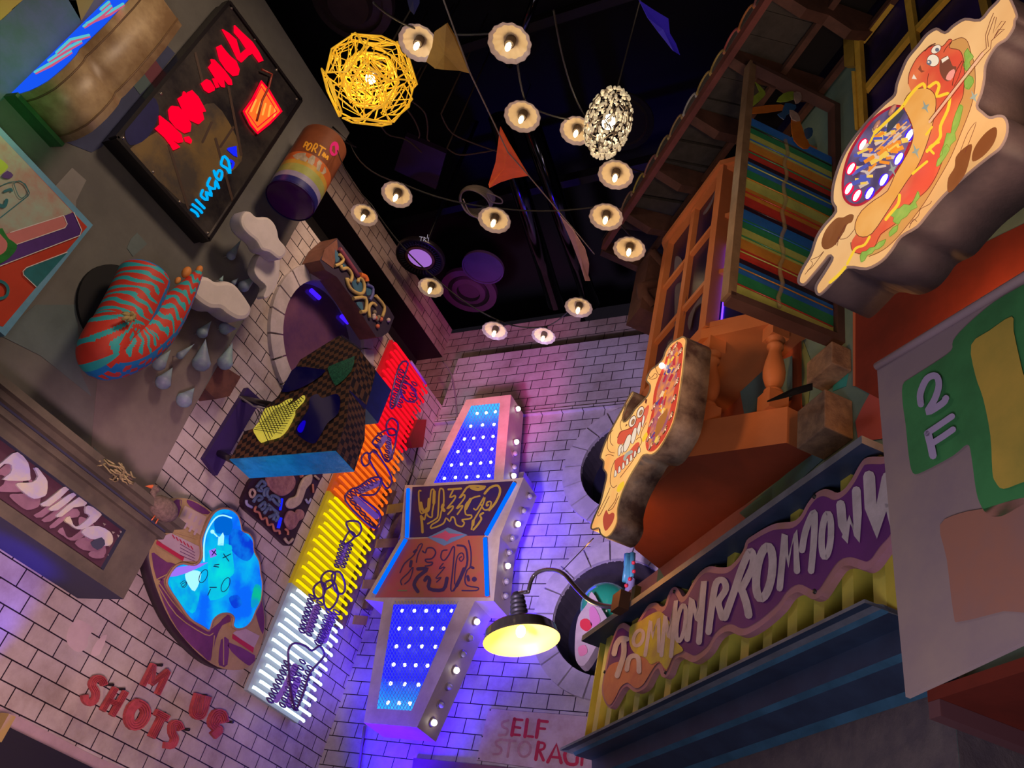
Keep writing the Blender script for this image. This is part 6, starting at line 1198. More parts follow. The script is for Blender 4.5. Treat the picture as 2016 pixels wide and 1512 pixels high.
r_ = rpx(920, 567, 11, 112); disc('ceiling_disc', 925, 568, 11, [(r_, 0, M_dp), (r_, .08, M_dp), (r_ * .75, .08, M_dp), (r_ * .72, .02, M_black), (r_ * .62, .02, M_black), (r_ * .6, .08, M_dp), (r_ * .42, .10, M_dp), (r_ * .40, .03, M_black), (r_ * .36, .03, M_dp), (0, .03, M_dp)], 'purple ceiling disc with concentric rings, behind the mesh disc')
r_ = rpx(952, 524, 10.4, 84); disc('ceiling_disc', 952, 524, 10.4, [(r_, 0, M_dp), (r_, .05, mat('purple_rim', (.20, .09, .20), .4)), (r_ * .93, .05, M_dp), (r_ * .92, .03, M_dp), (0, .03, M_dp)], 'plain purple mesh ceiling disc with lighter rim')
sp_ = hz(829, 503, 10.2); r_ = rpx(829, 503, 10.2, 98); dl = thing('round_downlight', 'round black finned downlight with lit lilac lens by the tiled beam', 'downlight', sp_)
mb = MB(); mb.lathe([(r_, 0), (r_, .06), (r_ * .95, .08), (r_ * .62, .03)], sp_, -EZ, M_dk, 44)
for k in range(40): a = 2 * math.pi * k / 40; u = Vector((math.cos(a), math.sin(a), 0)); mb.box(sp_ + u * r_ * .80 - EZ * .055, u * r_ * .14, u.cross(EZ) * .006, EZ * .012, mat('fin_grey', (.05, .05, .055), .35))
mb.build('finned_body', dl); mb = MB(); mb.tube([sp_, Vector((sp_.x, sp_.y, 13.5))], .03, M_dk, 8); mb.build('mount_rod', dl)
mb = MB(); mb.lathe([(r_ * .60, .04), (r_ * .60, .07), (r_ * .5, .07)], sp_, -EZ, mat('rust_ring', (.16, .06, .03), .5), 40); mb.lathe([(r_ * .5, .05), (0, .05)], sp_, -EZ, emat('lilac_lens', (.55, .22, .85), .62), 40, smooth=False); sub(mb.build('lens', dl), 'glowing lilac lens')
mb = MB()
DP = PL((0, 0, -1), -(sp_.z - .09))
for q in ([(826, 466), (833, 467)], [(829.5, 467), (828.5, 474)], [(835, 467), (834, 474)], [(835, 467), (839, 469), (835, 471), (839, 475)], [(842, 462), (841, 469)], [(844, 468), (843, 475)]): prib(mb, DP, q, 1.1, 0, mat('white_print', (.8, .8, .7), .5, emit=(.8, .8, .7), es=.3))
mb.build('lettering', dl)
# purple panel, duct pipes, cable coil
mb = MB(); HP2 = PL((0, 0, -1), -11.5); mb.ext(HP2.pts([(798, 268), (878, 302), (858, 373), (776, 335)]), EZ * .1, M_dp); tag(mb.build('ceiling_panel'), 'dim purple square panel on the black ceiling', 'panel')
M_ir = mat('iridescent_pipe', (.05, .05, .07), .12, metal=1.0)
def pipe(a, b, w_, z, lb):
    A_, B_ = hz(*a, z), hz(*b, z); r_ = w_ / 2 * ((A_ + B_) / 2 - CAM).length / FPX; mb = MB(); mb.tube([A_, A_.lerp(B_, .5), B_], r_, M_ir, 20); return tag(mb.build('ceiling_pipe'), lb, 'pipe')
pipe((1068, -40), (1002, 130), 14, 10.6, 'shiny pipe with coloured reflections at the top centre')
pipe((980, 230), (1095, 600), 34, 10.6, 'left of the two long shiny ceiling pipes'); pipe((1045, 245), (1165, 600), 34, 10.6, 'right of the two long shiny ceiling pipes')
cc0 = hz(935, 400, 10.3); r_ = rpx(935, 400, 10.3, 70); coil = thing('cable_coil', 'coil of pale cable hanging from the ceiling beside a pendant light', 'cable', cc0)
mb = MB(); M_pc = mat('pale_cable', (.30, .26, .20), .6)
for k in range(9):
    ph = k * .7; mb.tube([cc0 + Vector((math.cos(a) * r_ * (.8 + .03 * k), math.sin(a) * r_ * (.95 - .02 * k), .015 * k + .02 * math.sin(a * 2 + ph))) for a in [2 * math.pi * j / 26 for j in range(26)]], .012, M_pc, 5, True)
mb.build('cable_loops', coil); mb = MB(); mb.tube([cc0 + EY * r_ * .9, Vector((cc0.x, cc0.y + r_ * .9, 13.5))], .006, M_wire, 5); mb.build('hanger', coil)
mb = MB(); mb.tube([hz(x, y, 10.2) for x, y in sm([(912, 392), (925, 420), (945, 432), (975, 450)], 4, False)], .010, M_pc, 5); mb.tube([hz(x, y, 10.2) for x, y in sm([(960, 380), (985, 390), (988, 400), (970, 398), (962, 390)], 4)], .010, M_pc, 5, True); mb.build('loose_end', coil)
for q, lb in (([(792, 203), (815, 235), (826, 262), (824, 272)], 'loose pale cord hanging near the yellow pendant'), ([(805, 195), (835, 220), (842, 250), (841, 272), (846, 278)], 'loose cord with a frayed end right of the yellow pendant'), ([(735, 215), (760, 262), (800, 275), (830, 300)], 'dark cable across the ceiling below the yellow pendant'), ([(880, 292), (905, 305), (950, 300), (975, 295)], 'pale bent rod on the ceiling right of the purple panel'), ([(868, 225), (890, 262), (940, 285), (985, 300)], 'dark ceiling rail left of the shiny pipes')):
    mb = MB(); qq = [hz(x, y, 10.9) for x, y in sm(q, 4, False)]; mb.tube([Vector((qq[0].x, qq[0].y, 13.5))] + qq, .012, mat('dull_brown_cord', (.16, .10, .06), .7), 5); tag(mb.build('loose_cable'), lb, 'cable')
# black roof void structures left of the beam
mb = MB(); mb.box((-7.6, 5.5, 9.2), EX * .03, EY * 3, EZ * 1.2, M_black); struct(mb.build('wall_void'), 'black void between left wall and beam')
for k, (a, b) in enumerate((((-8.0, 2, 11.8), (-2, 2, 11.8)), ((-8, 4.4, 11.8), (-2, 4.4, 11.8)), ((-8, 6.8, 11.8), (-2.5, 6.8, 11.8)))): mb = MB(); mb.box((Vector(a) + Vector(b)) / 2, EX * 3, EY * .06, EZ * .09, mat('ceiling_truss', (.008, .006, .006), .7)); struct(mb.build('trim_%d' % (40 + k)), 'black ceiling beam')
# bunting
bl_ = [down(866, -20, 3.6), down(925, 143, 4.0), down(1000, 300, 4.6), down(1040, 345, 4.9), down(1170, 500, 6.2)]
cord = thing('bunting_line', 'pale cord of the bunting running down across the ceiling', 'cord', bl_[2]); mb = MB(); mb.tube([q for q in bl_], .0035, mat('pale_cord', (.30, .25, .20), .7), 6); mb.build('cord', cord)
def flag(px, dists, m, lb):
    """cloth pennant: outline pixels with their own distances, small thickness"""
    mb = MB(); F_ = [down(x, y, q) for (x, y), q in zip(px, dists)]; c_ = sum(F_, Vector()) / len(F_); nrm = (F_[1] - F_[0]).cross(F_[-1] - F_[0]).normalized() * .004
    for i in range(len(F_)): j = (i + 1) % len(F_); mb.face([c_ + nrm, F_[i] + nrm, F_[j] + nrm], m); mb.face([F_[i] - nrm, c_ - nrm, F_[j] - nrm], m); mb.face([F_[i] + nrm, F_[i] - nrm, F_[j] - nrm, F_[j] + nrm], m)
    tag(mb.build('bunting_flag', weld=True), lb, 'flag', 'bunting flags on the cord')
flag([(880, 46), (895, 72), (925, 143), (905, 138), (875, 136), (858, 134), (840, 120), (852, 90), (856, 62)], [3.8, 3.85, 4.0, 4.05, 4.1, 4.15, 4.2, 4.1, 4.0], mat('mustard_cloth', (.50, .26, .03), .8, var=.2, vs=9), 'mustard flag between two pendant lights at the top')
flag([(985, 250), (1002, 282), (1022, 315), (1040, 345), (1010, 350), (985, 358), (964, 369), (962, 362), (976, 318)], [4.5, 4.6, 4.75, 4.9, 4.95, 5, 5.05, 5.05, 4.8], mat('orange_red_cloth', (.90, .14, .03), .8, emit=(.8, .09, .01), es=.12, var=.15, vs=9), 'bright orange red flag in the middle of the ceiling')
flag([(1103, 425), (1128, 452), (1152, 490), (1160, 520), (1158, 545), (1162, 552), (1152, 552), (1142, 520), (1125, 475)], [5.7, 5.8, 6.0, 6.1, 6.2, 6.25, 6.2, 6.1, 5.9], mat('pale_pink_cloth', (.55, .32, .38), .8, var=.15, vs=9), 'pale pink flag hanging in front of the shiny pipes')
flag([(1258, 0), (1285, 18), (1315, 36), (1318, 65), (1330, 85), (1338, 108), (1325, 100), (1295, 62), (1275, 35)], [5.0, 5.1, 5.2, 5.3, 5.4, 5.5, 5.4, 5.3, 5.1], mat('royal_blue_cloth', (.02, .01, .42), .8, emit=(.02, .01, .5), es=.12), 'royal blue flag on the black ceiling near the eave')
flag([(795, -30), (826, -30), (826, 5), (815, 28), (806, 18)], [4.5, 4.5, 4.6, 4.7, 4.6], mat('navy_cloth', (.02, .04, .16), .8), 'navy flag cut off by the top edge')
# ================================================================== the two large illuminated character signs
HT = .75; hd = thing('hot_dog_sign', 'large backlit cut-out sign of a laughing hot dog with a round bulb-lit window', 'sign', fac(1.94, .6, 4.0))
cE = crop(1600, 0, .2063); cF = crop(1560, 280, .2249)
ho = cE([(1880, -40), (1960, 140), (1940, 200), (1930, 270), (1860, 380), (1770, 440), (1700, 540), (1660, 640), (1650, 760), (1620, 900), (1580, 1010), (1625, 1060), (1690, 1110), (1760, 1095), (1830, 1105), (1870, 1180), (1862, 1300), (1800, 1420), (1700, 1500)]) \
   + cF([(1600, 240), (1450, 370), (1330, 480), (1200, 630), (1100, 750), (960, 835), (880, 950), (790, 1050), (650, 1120), (490, 1105), (400, 1190), (300, 1300), (240, 1345), (200, 1320), (198, 1250), (260, 1150), (335, 1025), (325, 1005), (290, 1050), (190, 1170), (110, 1255), (50, 1240), (45, 1180), (90, 1080), (150, 980), (200, 830), (270, 720), (370, 600), (338, 520), (345, 380), (390, 220), (450, 80)]) \
   + cE([(400, 1290), (540, 1120), (680, 980), (770, 900), (790, 800), (850, 640), (900, 540), (1000, 420), (1080, 320), (1180, 262), (1260, 300), (1330, 240), (1450, 170), (1590, 180), (1680, 80), (1760, 0), (1800, -60)])
M_hr = mat('lilac_grey_rim', (.34, .28, .36), .5); M_hs = mat('dark_plum_side', (.085, .055, .07), .7, col2=(.05, .032, .045), vs=5, bump=.3)
hs = sm(ho, 3); mb = MB(); mb.ext(FA.pts(hs, HT), ND * .20, M_hr, M_hs, smooth=True); mb.build('casing', hd)
def shrink(px, w_):
    N = len(px); cxx = 0; out = []
    ar = sum(px[i][0] * px[(i + 1) % N][1] - px[(i + 1) % N][0] * px[i][1] for i in range(N)); sg_ = 1 if ar > 0 else -1
    for i in range(N):
        tx, ty = px[(i + 1) % N][0] - px[i - 1][0], px[(i + 1) % N][1] - px[i - 1][1]; l = math.hypot(tx, ty) or 1; out.append((px[i][0] - ty / l * w_ * sg_, px[i][1] + tx / l * w_ * sg_))
    return out
def bl(name, c_, k=.95, col2=None, vs=5): return backlit(name, c_, k * .88, col2, vs)
H_f = bl('sign_peach', (.95, .56, .24), .92, (.80, .42, .16), 2.2)
mb = MB(); mb.face(FA.pts(shrink(hs, 5.5), HT + .004), H_f); sub(mb.build('lit_face', hd), 'warm peach backlit face')
D = [HT + .006]
def hshape(mb, q, m, s=2): D[0] += .0008; pshape(mb, FA, q, D[0], m, s)
def hline(mb, q, w_, m, s=3): D[0] += .0002; pline(mb, FA, q, w_, D[0], m, s)
H_tan = bl('sign_tan_bun', (.72, .34, .10), .85); H_red = bl('sign_red_sausage', (.85, .10, .05), .85, (.95, .24, .08), 4); H_bun = bl('sign_golden_bun', (.85, .38, .08), .9, (.92, .48, .14), 5); H_grn = bl('sign_lettuce', (.28, .48, .08), .85, (.42, .55, .10), 25); H_yel = bl('sign_mustard', (.98, .62, .04), .95); H_out = mat('sign_brown_line', (.12, .03, .02), .5, emit=(.15, .03, .02), es=.4); H_brn = bl('sign_brown_glove', (.28, .085, .025), .7, (.42, .15, .05), 4); H_wht = bl('sign_eye_white', (.95, .80, .62), .9); H_pnk = bl('sign_pink', (.95, .35, .28), .9)
mb = MB()
hshape(mb, [(1865, 92), (1876, 80), (1893, 74), (1905, 82), (1912, 105), (1919, 130), (1920, 170), (1912, 210), (1895, 255), (1872, 310), (1850, 350), (1820, 400), (1790, 440), (1765, 470), (1740, 492), (1712, 505), (1688, 500), (1700, 470), (1780, 380), (1850, 250)], H_tan); hline(mb, [(1876, 80), (1893, 74), (1905, 82), (1912, 105), (1919, 130), (1920, 170), (1912, 210), (1895, 255), (1872, 310), (1850, 350), (1820, 400), (1790, 440), (1765, 470), (1740, 492), (1712, 505)], 1.2, H_out)
hr = [(1788, 165), (1790, 144), (1804, 116), (1823, 97), (1841, 89), (1856, 91), (1868, 78), (1875, 80), (1869, 94), (1889, 99), (1897, 116), (1899, 144), (1897, 186), (1889, 206), (1882, 227), (1876, 248), (1873, 270), (1866, 290), (1855, 320), (1845, 345), (1830, 370), (1815, 385), (1795, 400), (1775, 420), (1765, 440), (1735, 462), (1722, 488), (1700, 500), (1680, 495), (1676, 478), (1690, 455), (1760, 360), (1800, 260), (1800, 200)]
hshape(mb, hr, H_red); hline(mb, hr[:30], 1.3, H_out)
for q in ([(1905, 95), (1898, 105), (1900, 120), (1896, 128), (1902, 140), (1912, 135), (1909, 122), (1917, 112), (1908, 100)], [(1898, 150), (1903, 146), (1915, 152), (1917, 162), (1908, 176), (1899, 172)], [(1889, 206), (1896, 210), (1893, 225), (1888, 245), (1880, 262), (1882, 275), (1872, 285), (1866, 300), (1855, 312), (1850, 305), (1858, 285), (1864, 262), (1872, 262), (1876, 240), (1882, 222)],
          [(1864, 284), (1870, 293), (1862, 308), (1850, 325), (1843, 327), (1846, 314), (1855, 304), (1857, 291)], [(1807, 376), (1811, 388), (1803, 398), (1806, 408), (1794, 414), (1785, 426), (1775, 432), (1769, 442), (1758, 436), (1760, 428), (1753, 424), (1764, 412), (1771, 410), (1780, 402), (1792, 404), (1800, 392)],
          [(1744, 471), (1740, 482), (1730, 490), (1722, 492), (1717, 499), (1708, 502), (1702, 513), (1695, 516), (1693, 505), (1697, 496), (1706, 494), (1712, 488), (1722, 486), (1730, 477)], [(1768, 443), (1766, 455), (1752, 466), (1750, 458), (1758, 448)]): hshape(mb, q, H_grn, 3); hline(mb, q + [q[0]], .9, mat('sign_green_line', (.10, .20, .02), .5, emit=(.12, .25, .02), es=.4), 0)
# window with arcade scene
wq = [(1743, 214), (1765, 206), (1785, 214), (1795, 238), (1800, 262), (1790, 292), (1770, 332), (1742, 367), (1712, 395), (1690, 406), (1670, 402), (1658, 384), (1658, 345), (1670, 302), (1693, 262), (1718, 232)]
hshape(mb, wq, bl('window_rim_red', (.55, .02, .05), .7), 3); hshape(mb, shrink(sm(wq, 3), 5), bl('window_dark', (.10, .07, .16), .7, (.30, .20, .42), 6), 0)
rr_ = random.Random(5)
for k in range(90):
    x = rr_.uniform(1685, 1785); y = 640 - 1 * (x - 1400) + rr_.uniform(-40, 50) - 25
    if not (1670 < x < 1790 and 235 < y < 380): continue
    a = math.radians(rr_.uniform(-45, 10)); L_ = rr_.uniform(4, 14); w_ = rr_.uniform(2, 5)
    dx, dy = math.cos(a) * L_, math.sin(a) * L_; ex, ey = -math.sin(a) * w_, math.cos(a) * w_
    hshape(mb, [(x - dx - ex, y - dy - ey), (x + dx - ex, y + dy - ey), (x + dx + ex, y + dy + ey), (x - dx + ex, y - dy + ey)], bl(*[('shard_orange', (.95, .30, .03), .9), ('shard_yellow', (.95, .62, .10), .9), ('shard_pale', (.80, .62, .50), .8), ('shard_blue', (.10, .12, .55), .8)][k % 4]), 0)
for q in ([(1738, 282), (1785, 240)], [(1722, 298), (1745, 276)], [(1740, 292), (1792, 246)]): hline(mb, q, 2.5, bl('shard_rail', (.95, .45, .15), .9), 0)
for q in ([(1752, 230), (1770, 214), (1780, 222), (1760, 250), (1745, 262)],): hshape(mb, q, bl('window_grey', (.10, .10, .14), .5), 2)
hb = [(1779, 208), (1786, 188), (1800, 177), (1818, 173), (1832, 177), (1841, 188), (1843, 206), (1839, 231), (1833, 258), (1819, 300), (1805, 330), (1785, 358), (1762, 394), (1740, 428), (1717, 460), (1699, 467), (1686, 460), (1684, 440), (1697, 415), (1722, 394), (1748, 376), (1762, 345), (1778, 318), (1793, 290), (1799, 262), (1792, 236)]
hshape(mb, hb, H_bun, 3); hline(mb, sm(hb, 2), 1.4, H_out, 0)
for q, w_ in (([(1722, 262), (1745, 240), (1775, 212), (1790, 190), (1806, 172), (1818, 165), (1821, 172)], 6), ([(1829, 171), (1843, 162), (1849, 170), (1844, 190), (1866, 184), (1870, 194), (1866, 217), (1852, 248), (1852, 268), (1843, 281), (1825, 298)], 6), ([(1712, 282), (1722, 262)], 4)): hline(mb, q, w_, H_yel)
for q, w_ in (([(1825, 318), (1808, 332), (1797, 342)], 5), ([(1771, 384), (1768, 402), (1750, 424), (1744, 432)], 6), ([(1712, 466), (1702, 482), (1686, 488), (1678, 500), (1668, 520)], 5), ([(1664, 526), (1650, 542), (1634, 556)], 6), ([(1823, 265), (1835, 250)], 4), ([(1838, 302), (1830, 290), (1848, 280)], 5)): hline(mb, q, w_, H_yel)
# face
hshape(mb, ell(1843, 97, 11, 7, -38), H_wht, 0); hline(mb, ell(1843, 97, 11, 7, -38) + [ell(1843, 97, 11, 7, -38)[0]], 1, H_out, 0); hshape(mb, ell(1837, 119, 12, 12, -40), H_wht, 0); hline(mb, ell(1837, 119, 12, 12, -40) + [ell(1837, 119, 12, 12, -40)[0]], 1, H_out, 0)
hshape(mb, ell(1829, 123, 5, 5), mat('sign_iris', (.12, .14, .2), .4, emit=(.12, .14, .2), es=.6), 0); hshape(mb, ell(1845, 98, 4, 4), mat('sign_iris', (.12, .14, .2), .4), 0); hshape(mb, ell(1828, 122, 2, 2), H_wht, 0)
hline(mb, [(1821, 100), (1830, 91), (1841, 86)], 2.4, H_out); hshape(mb, [(1807, 136), (1812, 128), (1815, 138), (1821, 140), (1814, 143)], mat('sign_nose', (.25, .06, .03), .5, emit=(.25, .06, .03), es=.6), 0)
hshape(mb, [(1850, 124), (1853, 116), (1866, 110), (1872, 122), (1876, 130), (1883, 132), (1878, 150), (1867, 160), (1857, 155), (1850, 140)], mat('sign_mouth', (.13, .045, .03), .5, emit=(.16, .05, .03), es=.7), 3); hshape(mb, [(1853, 117), (1866, 110), (1868, 115), (1855, 124)], H_wht, 0); hshape(mb, [(1862, 155), (1868, 142), (1878, 136), (1880, 144), (1872, 158)], H_pnk, 2)
hline(mb, [(1873, 82), (1862, 95), (1858, 103)], 1.4, H_out); hline(mb, [(1894, 120), (1880, 145), (1875, 168)], 1.6, H_out); hline(mb, [(1897, 118), (1888, 150), (1878, 170)], 1.2, H_out); hline(mb, [(1828, 145), (1826, 158), (1826, 168)], 1.2, H_out); hshape(mb, [(1795, 155), (1799, 146), (1805, 156)], H_wht, 0)
# fork, sparkles, gloves, scribbles
H_frk = bl('sign_fork', (.90, .50, .30), .85); hline(mb, [(1830, 240), (1935, 105)], 4.5, H_frk, 0); hline(mb, [(1829, 236), (1932, 104), (1942, 95), (1940, 70), (1950, 40), (1956, 26)], 1.3, H_out, 0); hline(mb, [(1833, 242), (1938, 108), (1950, 96), (1952, 80), (1972, 62), (1978, 58), (1966, 58), (1957, 74)], 1.3, H_out, 0); hline(mb, [(1946, 92), (1944, 72), (1952, 50), (1958, 33), (1962, 34), (1955, 66), (1972, 42), (1980, 42), (1960, 70)], 1.3, H_out, 0)
H_sp = mat('sign_sparkle', (.22, .28, .28), .5, emit=(.25, .34, .34), es=.5)
for x, y, a in ((1822, 210, 13), (1917, 190, 12), (1803, 297, 15), (1757, 332, 16)): hshape(mb, [(x - 5, y - a), (x + 1, y - 3), (x + 8, y - 6), (x + 3, y + 3), (x + 6, y + a), (x - 1, y + 5), (x - 8, y + 4), (x - 3, y - 1)], H_sp, 0)
hshape(mb, [(1959, 250), (1963, 262), (1955, 285), (1935, 308), (1915, 318), (1915, 300), (1925, 280), (1942, 260)], H_brn, 3); hshape(mb, [(1913, 284), (1911, 305), (1902, 338), (1890, 358), (1872, 378), (1865, 374), (1867, 350), (1879, 330), (1882, 309), (1897, 292)], H_brn, 3); hshape(mb, [(1672, 422), (1681, 424), (1677, 437), (1668, 442), (1658, 462), (1642, 484), (1624, 491), (1617, 478), (1626, 452), (1646, 430), (1660, 428)], H_brn, 3)
for q in ([(1890, 300), (1905, 262), (1922, 240), (1912, 270), (1900, 300)], [(1655, 460), (1665, 442), (1662, 455), (1652, 470), (1668, 468), (1682, 452)], [(1645, 482), (1652, 464), (1648, 484)], [(1792, 440), (1808, 425), (1812, 412), (1830, 402), (1834, 396)], [(1790, 448), (1798, 432), (1805, 436)], [(1585, 540), (1600, 520), (1596, 512), (1612, 505), (1622, 495), (1600, 525), (1590, 532)]): hline(mb, q, 1.1, H_out)
mb.build('printed_face', hd)
wl_ = [(1698.7, 285, 'r'), (1675.6, 332, 'r'), (1671, 371.6, 'r'), (1687, 385, 'r'), (1712, 380.5, 'b'), (1740, 354, 'b'), (1769.6, 312.5, 'b'), (1791, 266, 'b'), (1756.6, 216.6, 'n'), (1726, 247, 'n')]
E_w = emat('window_bulb_lit', (1, .94, .96), 2.2); E_r = emat('red_halo', (1, .01, .08), .9); E_b = emat('blue_halo', (.08, .02, 1), .95)
for x, y, k in wl_:
    p = FA.at(x, y, HT + .05); a_ = (FA.at(x + 5, y - 9, HT + .05) - p).normalized(); mb = MB()
    u = FA.n; v = u.cross(a_)
    if k != 'n': mb.face(FA.pts(ell(x, y, 14, 9, -60, 16), HT + .047), E_r if k == 'r' else E_b)
    mb.ball(p, .0105 if k != 'n' else .011, E_w if k != 'n' else mat('unlit_window_bulb', (.5, .30, .30), .15), (1.15, .75, 1.9), 12, (v, u, a_)); sub(mb.build('window_bulb', hd), {'r': 'lit bulb with red halo', 'b': 'lit bulb with blue halo', 'n': 'unlit bulb'}[k])
mb = MB(); mb.box(fac(1.45, .28, 5.0), RD * .05, ND * .265, EZ * .05, M_hs); mb.build('wall_bracket', hd)
light('POINT', 'sign_spill', fac(1.75, .28, 4.05), 9, (1, .42, .12), .1, parent=hd)
# ---- toothy creature sign
MT = .68; mo = thing('creature_sign', 'backlit cut-out sign of a big-toothed creature with a bulb-edged window, in front of the balcony', 'sign', fac(3.5, .6, 3.8))
cM = crop(1150, 650, .2844)
mo_o = cM([(690, 42), (660, 50), (600, 85), (560, 140), (540, 195), (500, 240), (455, 275), (425, 345), (452, 385), (440, 440), (400, 490), (350, 540), (310, 600), (275, 630), (275, 590), (300, 520), (345, 440), (330, 425), (300, 470), (230, 600), (160, 730), (120, 830), (108, 885), (130, 910), (128, 960), (150, 1000), (135, 1080), (105, 1200), (62, 1300), (42, 1365), (60, 1385), (98, 1375), (108, 1410), (150, 1440), (195, 1410), (235, 1330), (238, 1240), (268, 1130), (325, 1010), (380, 920), (415, 868), (470, 868), (520, 830), (570, 750), (625, 640), (660, 480), (690, 280), (705, 130), (712, 70)])
M_mc = mat('grey_green_rim', (.30, .30, .24), .5); M_ms = mat('rusty_dark_side', (.42, .34, .28), .6, col2=(.07, .04, .04), vs=4, bump=.4)
ms_ = sm(mo_o, 3); mb = MB(); mb.ext(FA.pts(ms_, MT), ND * .14, M_mc, M_ms, smooth=True); mb.build('casing', mo)
mb = MB(); mb.face(FA.pts(shrink(ms_, 3.2), MT + .004), bl('creature_cream', (1, .58, .18), .98, (.98, .42, .12), 3)); sub(mb.build('lit_face', mo), 'cream backlit face')
D[0] = MT + .006; mb = MB()
hshape(mb, cM([(650, 82), (610, 110), (575, 170), (555, 230), (530, 290), (500, 370), (480, 450), (470, 560), (440, 680), (425, 770), (435, 830), (470, 840), (510, 810), (560, 740), (610, 630), (640, 500), (665, 330), (683, 170), (678, 100)]), bl('creature_window_red', (.75, .07, .04), .75), 3)
hshape(mb, cM([(640, 110), (600, 150), (575, 220), (540, 320), (510, 400), (495, 500), (480, 600), (455, 700), (445, 790), (470, 800), (530, 740), (580, 620), (610, 480), (640, 330), (655, 180)]), bl('creature_window_orange', (.85, .30, .08), .85, (.35, .10, .18), 16), 3)
rr_ = random.Random(11)
for k in range(40):
    t = rr_.random(); x = 620 - 140 * t + rr_.uniform(-25, 25); y = 150 + 600 * t + rr_.uniform(-15, 15)
    a = math.radians(-65 + rr_.uniform(-25, 25)); L_ = rr_.uniform(8, 34); w_ = rr_.uniform(4, 10); dx, dy = math.cos(a) * L_, math.sin(a) * L_; ex, ey = -math.sin(a) * w_, math.cos(a) * w_
    hshape(mb, cM([(x - dx - ex, y - dy - ey), (x + dx - ex, y + dy - ey), (x + dx + ex, y + dy + ey), (x - dx + ex, y - dy + ey)]), bl(*[('shard_orange', (.95, .30, .03), .9), ('shard_yellow', (.95, .62, .10), .9), ('creature_crimson', (.6, .03, .06), .8), ('creature_cream2', (.95, .66, .35), .9), ('creature_indigo', (.12, .08, .35), .7)][k % 5]), 0)
hshape(mb, cM([(575, 540), (560, 560), (510, 620), (490, 720), (500, 740), (540, 680), (575, 590)]), bl('creature_brown', (.5, .18, .04), .8), 3)
hshape(mb, cM([(232, 745), (250, 700), (300, 685), (345, 640), (440, 520), (445, 560), (420, 640), (380, 690), (300, 770), (235, 790)]), bl('creature_mouth', (.80, .12, .06), .85), 3); hshape(mb, cM([(215, 900), (260, 870), (300, 850), (360, 780), (385, 790), (350, 870), (290, 930), (230, 990), (212, 960)]), bl('creature_mouth', (.80, .12, .06), .85), 3)
for q in ([(235, 820), (250, 790), (265, 800), (250, 860), (235, 870)], [(255, 820), (275, 785), (280, 810), (262, 860)], [(275, 790), (300, 730), (325, 725), (320, 780), (290, 840), (272, 835)], [(325, 740), (345, 680), (365, 680), (358, 740), (340, 785), (325, 780)], [(365, 690), (380, 640), (395, 640), (390, 690), (375, 730)], [(398, 640), (410, 590), (420, 600), (415, 640), (402, 675)]): hshape(mb, cM(q), H_wht, 3); hline(mb, cM(q + [q[0]]), 1, H_out, 2)
for k in range(7): x = 215 + k * 27; y = 1000 - k * 27; q = [(x - 8, y + 18), (x - 4, y - 25), (x + 8, y - 30), (x + 12, y + 5)]; hshape(mb, cM(q), H_wht, 3); hline(mb, cM(q + [q[0]]), .9, H_out, 2)
hshape(mb, cM([(270, 890), (290, 850), (330, 830), (335, 850), (300, 870), (285, 905)]), bl('creature_tongue', (.50, .50, .42), .8), 3)
for x, y in ((335, 632), (390, 568)):
    hshape(mb, cM(ell(x, y, 22, 42, 22)), H_wht, 0); hline(mb, cM(ell(x, y, 22, 42, 22) + [ell(x, y, 22, 42, 22)[0]]), 1.4, H_out, 0); hshape(mb, cM(ell(x + 3, y + 3, 9, 20, 22)), mat('sign_iris2', (.35, .22, .12), .5, emit=(.4, .22, .1), es=.6), 0); hline(mb, cM(ell(x + 3, y + 3, 9, 20, 22) + [ell(x + 3, y + 3, 9, 20, 22)[0]]), 1, H_out, 0)
hshape(mb, cM([(420, 500), (425, 475), (438, 480), (430, 512)]), H_out, 0); hshape(mb, cM([(285, 670), (290, 650), (302, 655)]), H_out, 0); hshape(mb, cM([(402, 750), (430, 705), (440, 730), (410, 775)]), H_yel, 2); hshape(mb, cM([(225, 1110), (240, 1070), (275, 1045), (275, 1080), (245, 1120)]), H_yel, 2)
hshape(mb, cM([(155, 1245), (140, 1270), (130, 1310), (135, 1360), (150, 1390), (185, 1350), (205, 1310), (210, 1275), (195, 1262), (170, 1275)]), bl('creature_heart', (.62, .09, .05), .75), 3)
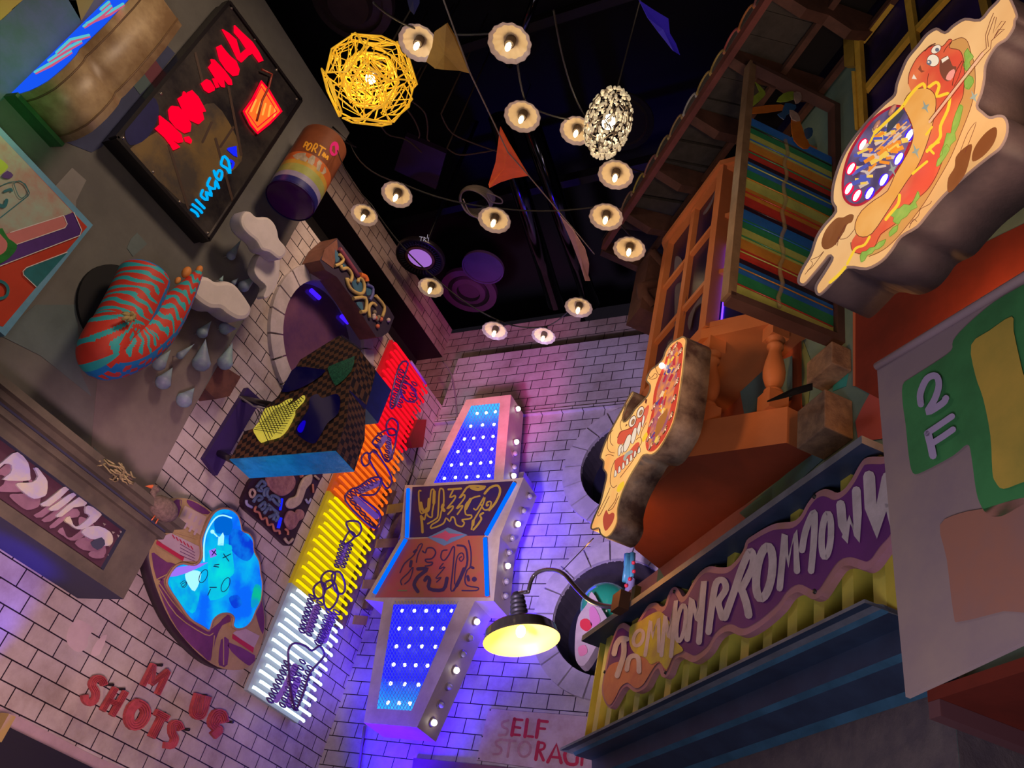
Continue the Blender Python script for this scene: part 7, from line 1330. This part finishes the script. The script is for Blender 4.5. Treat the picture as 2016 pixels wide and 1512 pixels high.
for q in ([(470, 265), (450, 290), (450, 320), (470, 325), (490, 300), (505, 310), (500, 330), (470, 340), (445, 330)], [(300, 560), (270, 600), (250, 650), (258, 690)], [(200, 690), (170, 730), (160, 800), (175, 840), (210, 850)], [(185, 710), (180, 770), (200, 800)], [(215, 900), (190, 960), (180, 1050), (200, 1090), (225, 1075)], [(180, 1090), (150, 1160), (100, 1260), (95, 1285), (115, 1270), (175, 1150)], [(230, 1130), (215, 1180), (180, 1230), (165, 1250), (200, 1230), (240, 1150)], [(360, 760), (385, 740), (400, 770), (375, 820), (340, 900), (250, 1020)], [(490, 250), (510, 300), (530, 310)], [(205, 870), (170, 860), (150, 870)], [(230, 745), (260, 700), (330, 680)], [(430, 640), (400, 700), (390, 740)], [(300, 480), (280, 540), (268, 590)]): hline(mb, cM(q), 1.1, H_out)
mb.build('printed_face', mo)
M_cb2 = mat('clear_window_bulb', (.70, .50, .42), .1, spec=.9, emit=(1, .5, .3), es=.25)
for x, y in ((590, 150), (632, 112), (665, 150), (650, 262), (640, 360), (620, 475), (600, 595), (558, 690), (512, 765), (462, 800), (448, 745), (465, 640), (482, 530)):
    mb = MB(); px_ = cM([(x, y)])[0]; p = FA.at(*px_, MT + .02); a_ = (FA.at(px_[0] + 4, px_[1] - 8, MT + .02) - p).normalized(); u = FA.n; v = u.cross(a_); mb.tube([p + (v * math.cos(q) * .012 + a_ * math.sin(q) * .024) for q in [2 * math.pi * j / 12 for j in range(12)]], .003, mat('chrome_ring', (.85, .75, .70), .15, metal=1), 5, True); mb.ball(p, .012, M_cb2, (.9, .6, 1.8), 10, (v, u, a_)); sub(mb.build('window_bulb', mo), 'unlit bulb with bright ring')
mb = MB(); mb.ball(FA.at(1303, 720, MT + .02), .016, emat('bright_window_bulb', (1, .95, .85), 10), seg=10); sub(mb.build('window_bulb', mo), 'single lit white bulb')
mb = MB(); mb.box(fac(3.55, .505, 4.25), RD * .05, ND * .035, EZ * .05, M_ms); mb.build('wall_bracket', mo)
light('POINT', 'creature_spill', fac(4.0, .62, 3.84), 8, (1, .38, .08), .08, parent=mo)
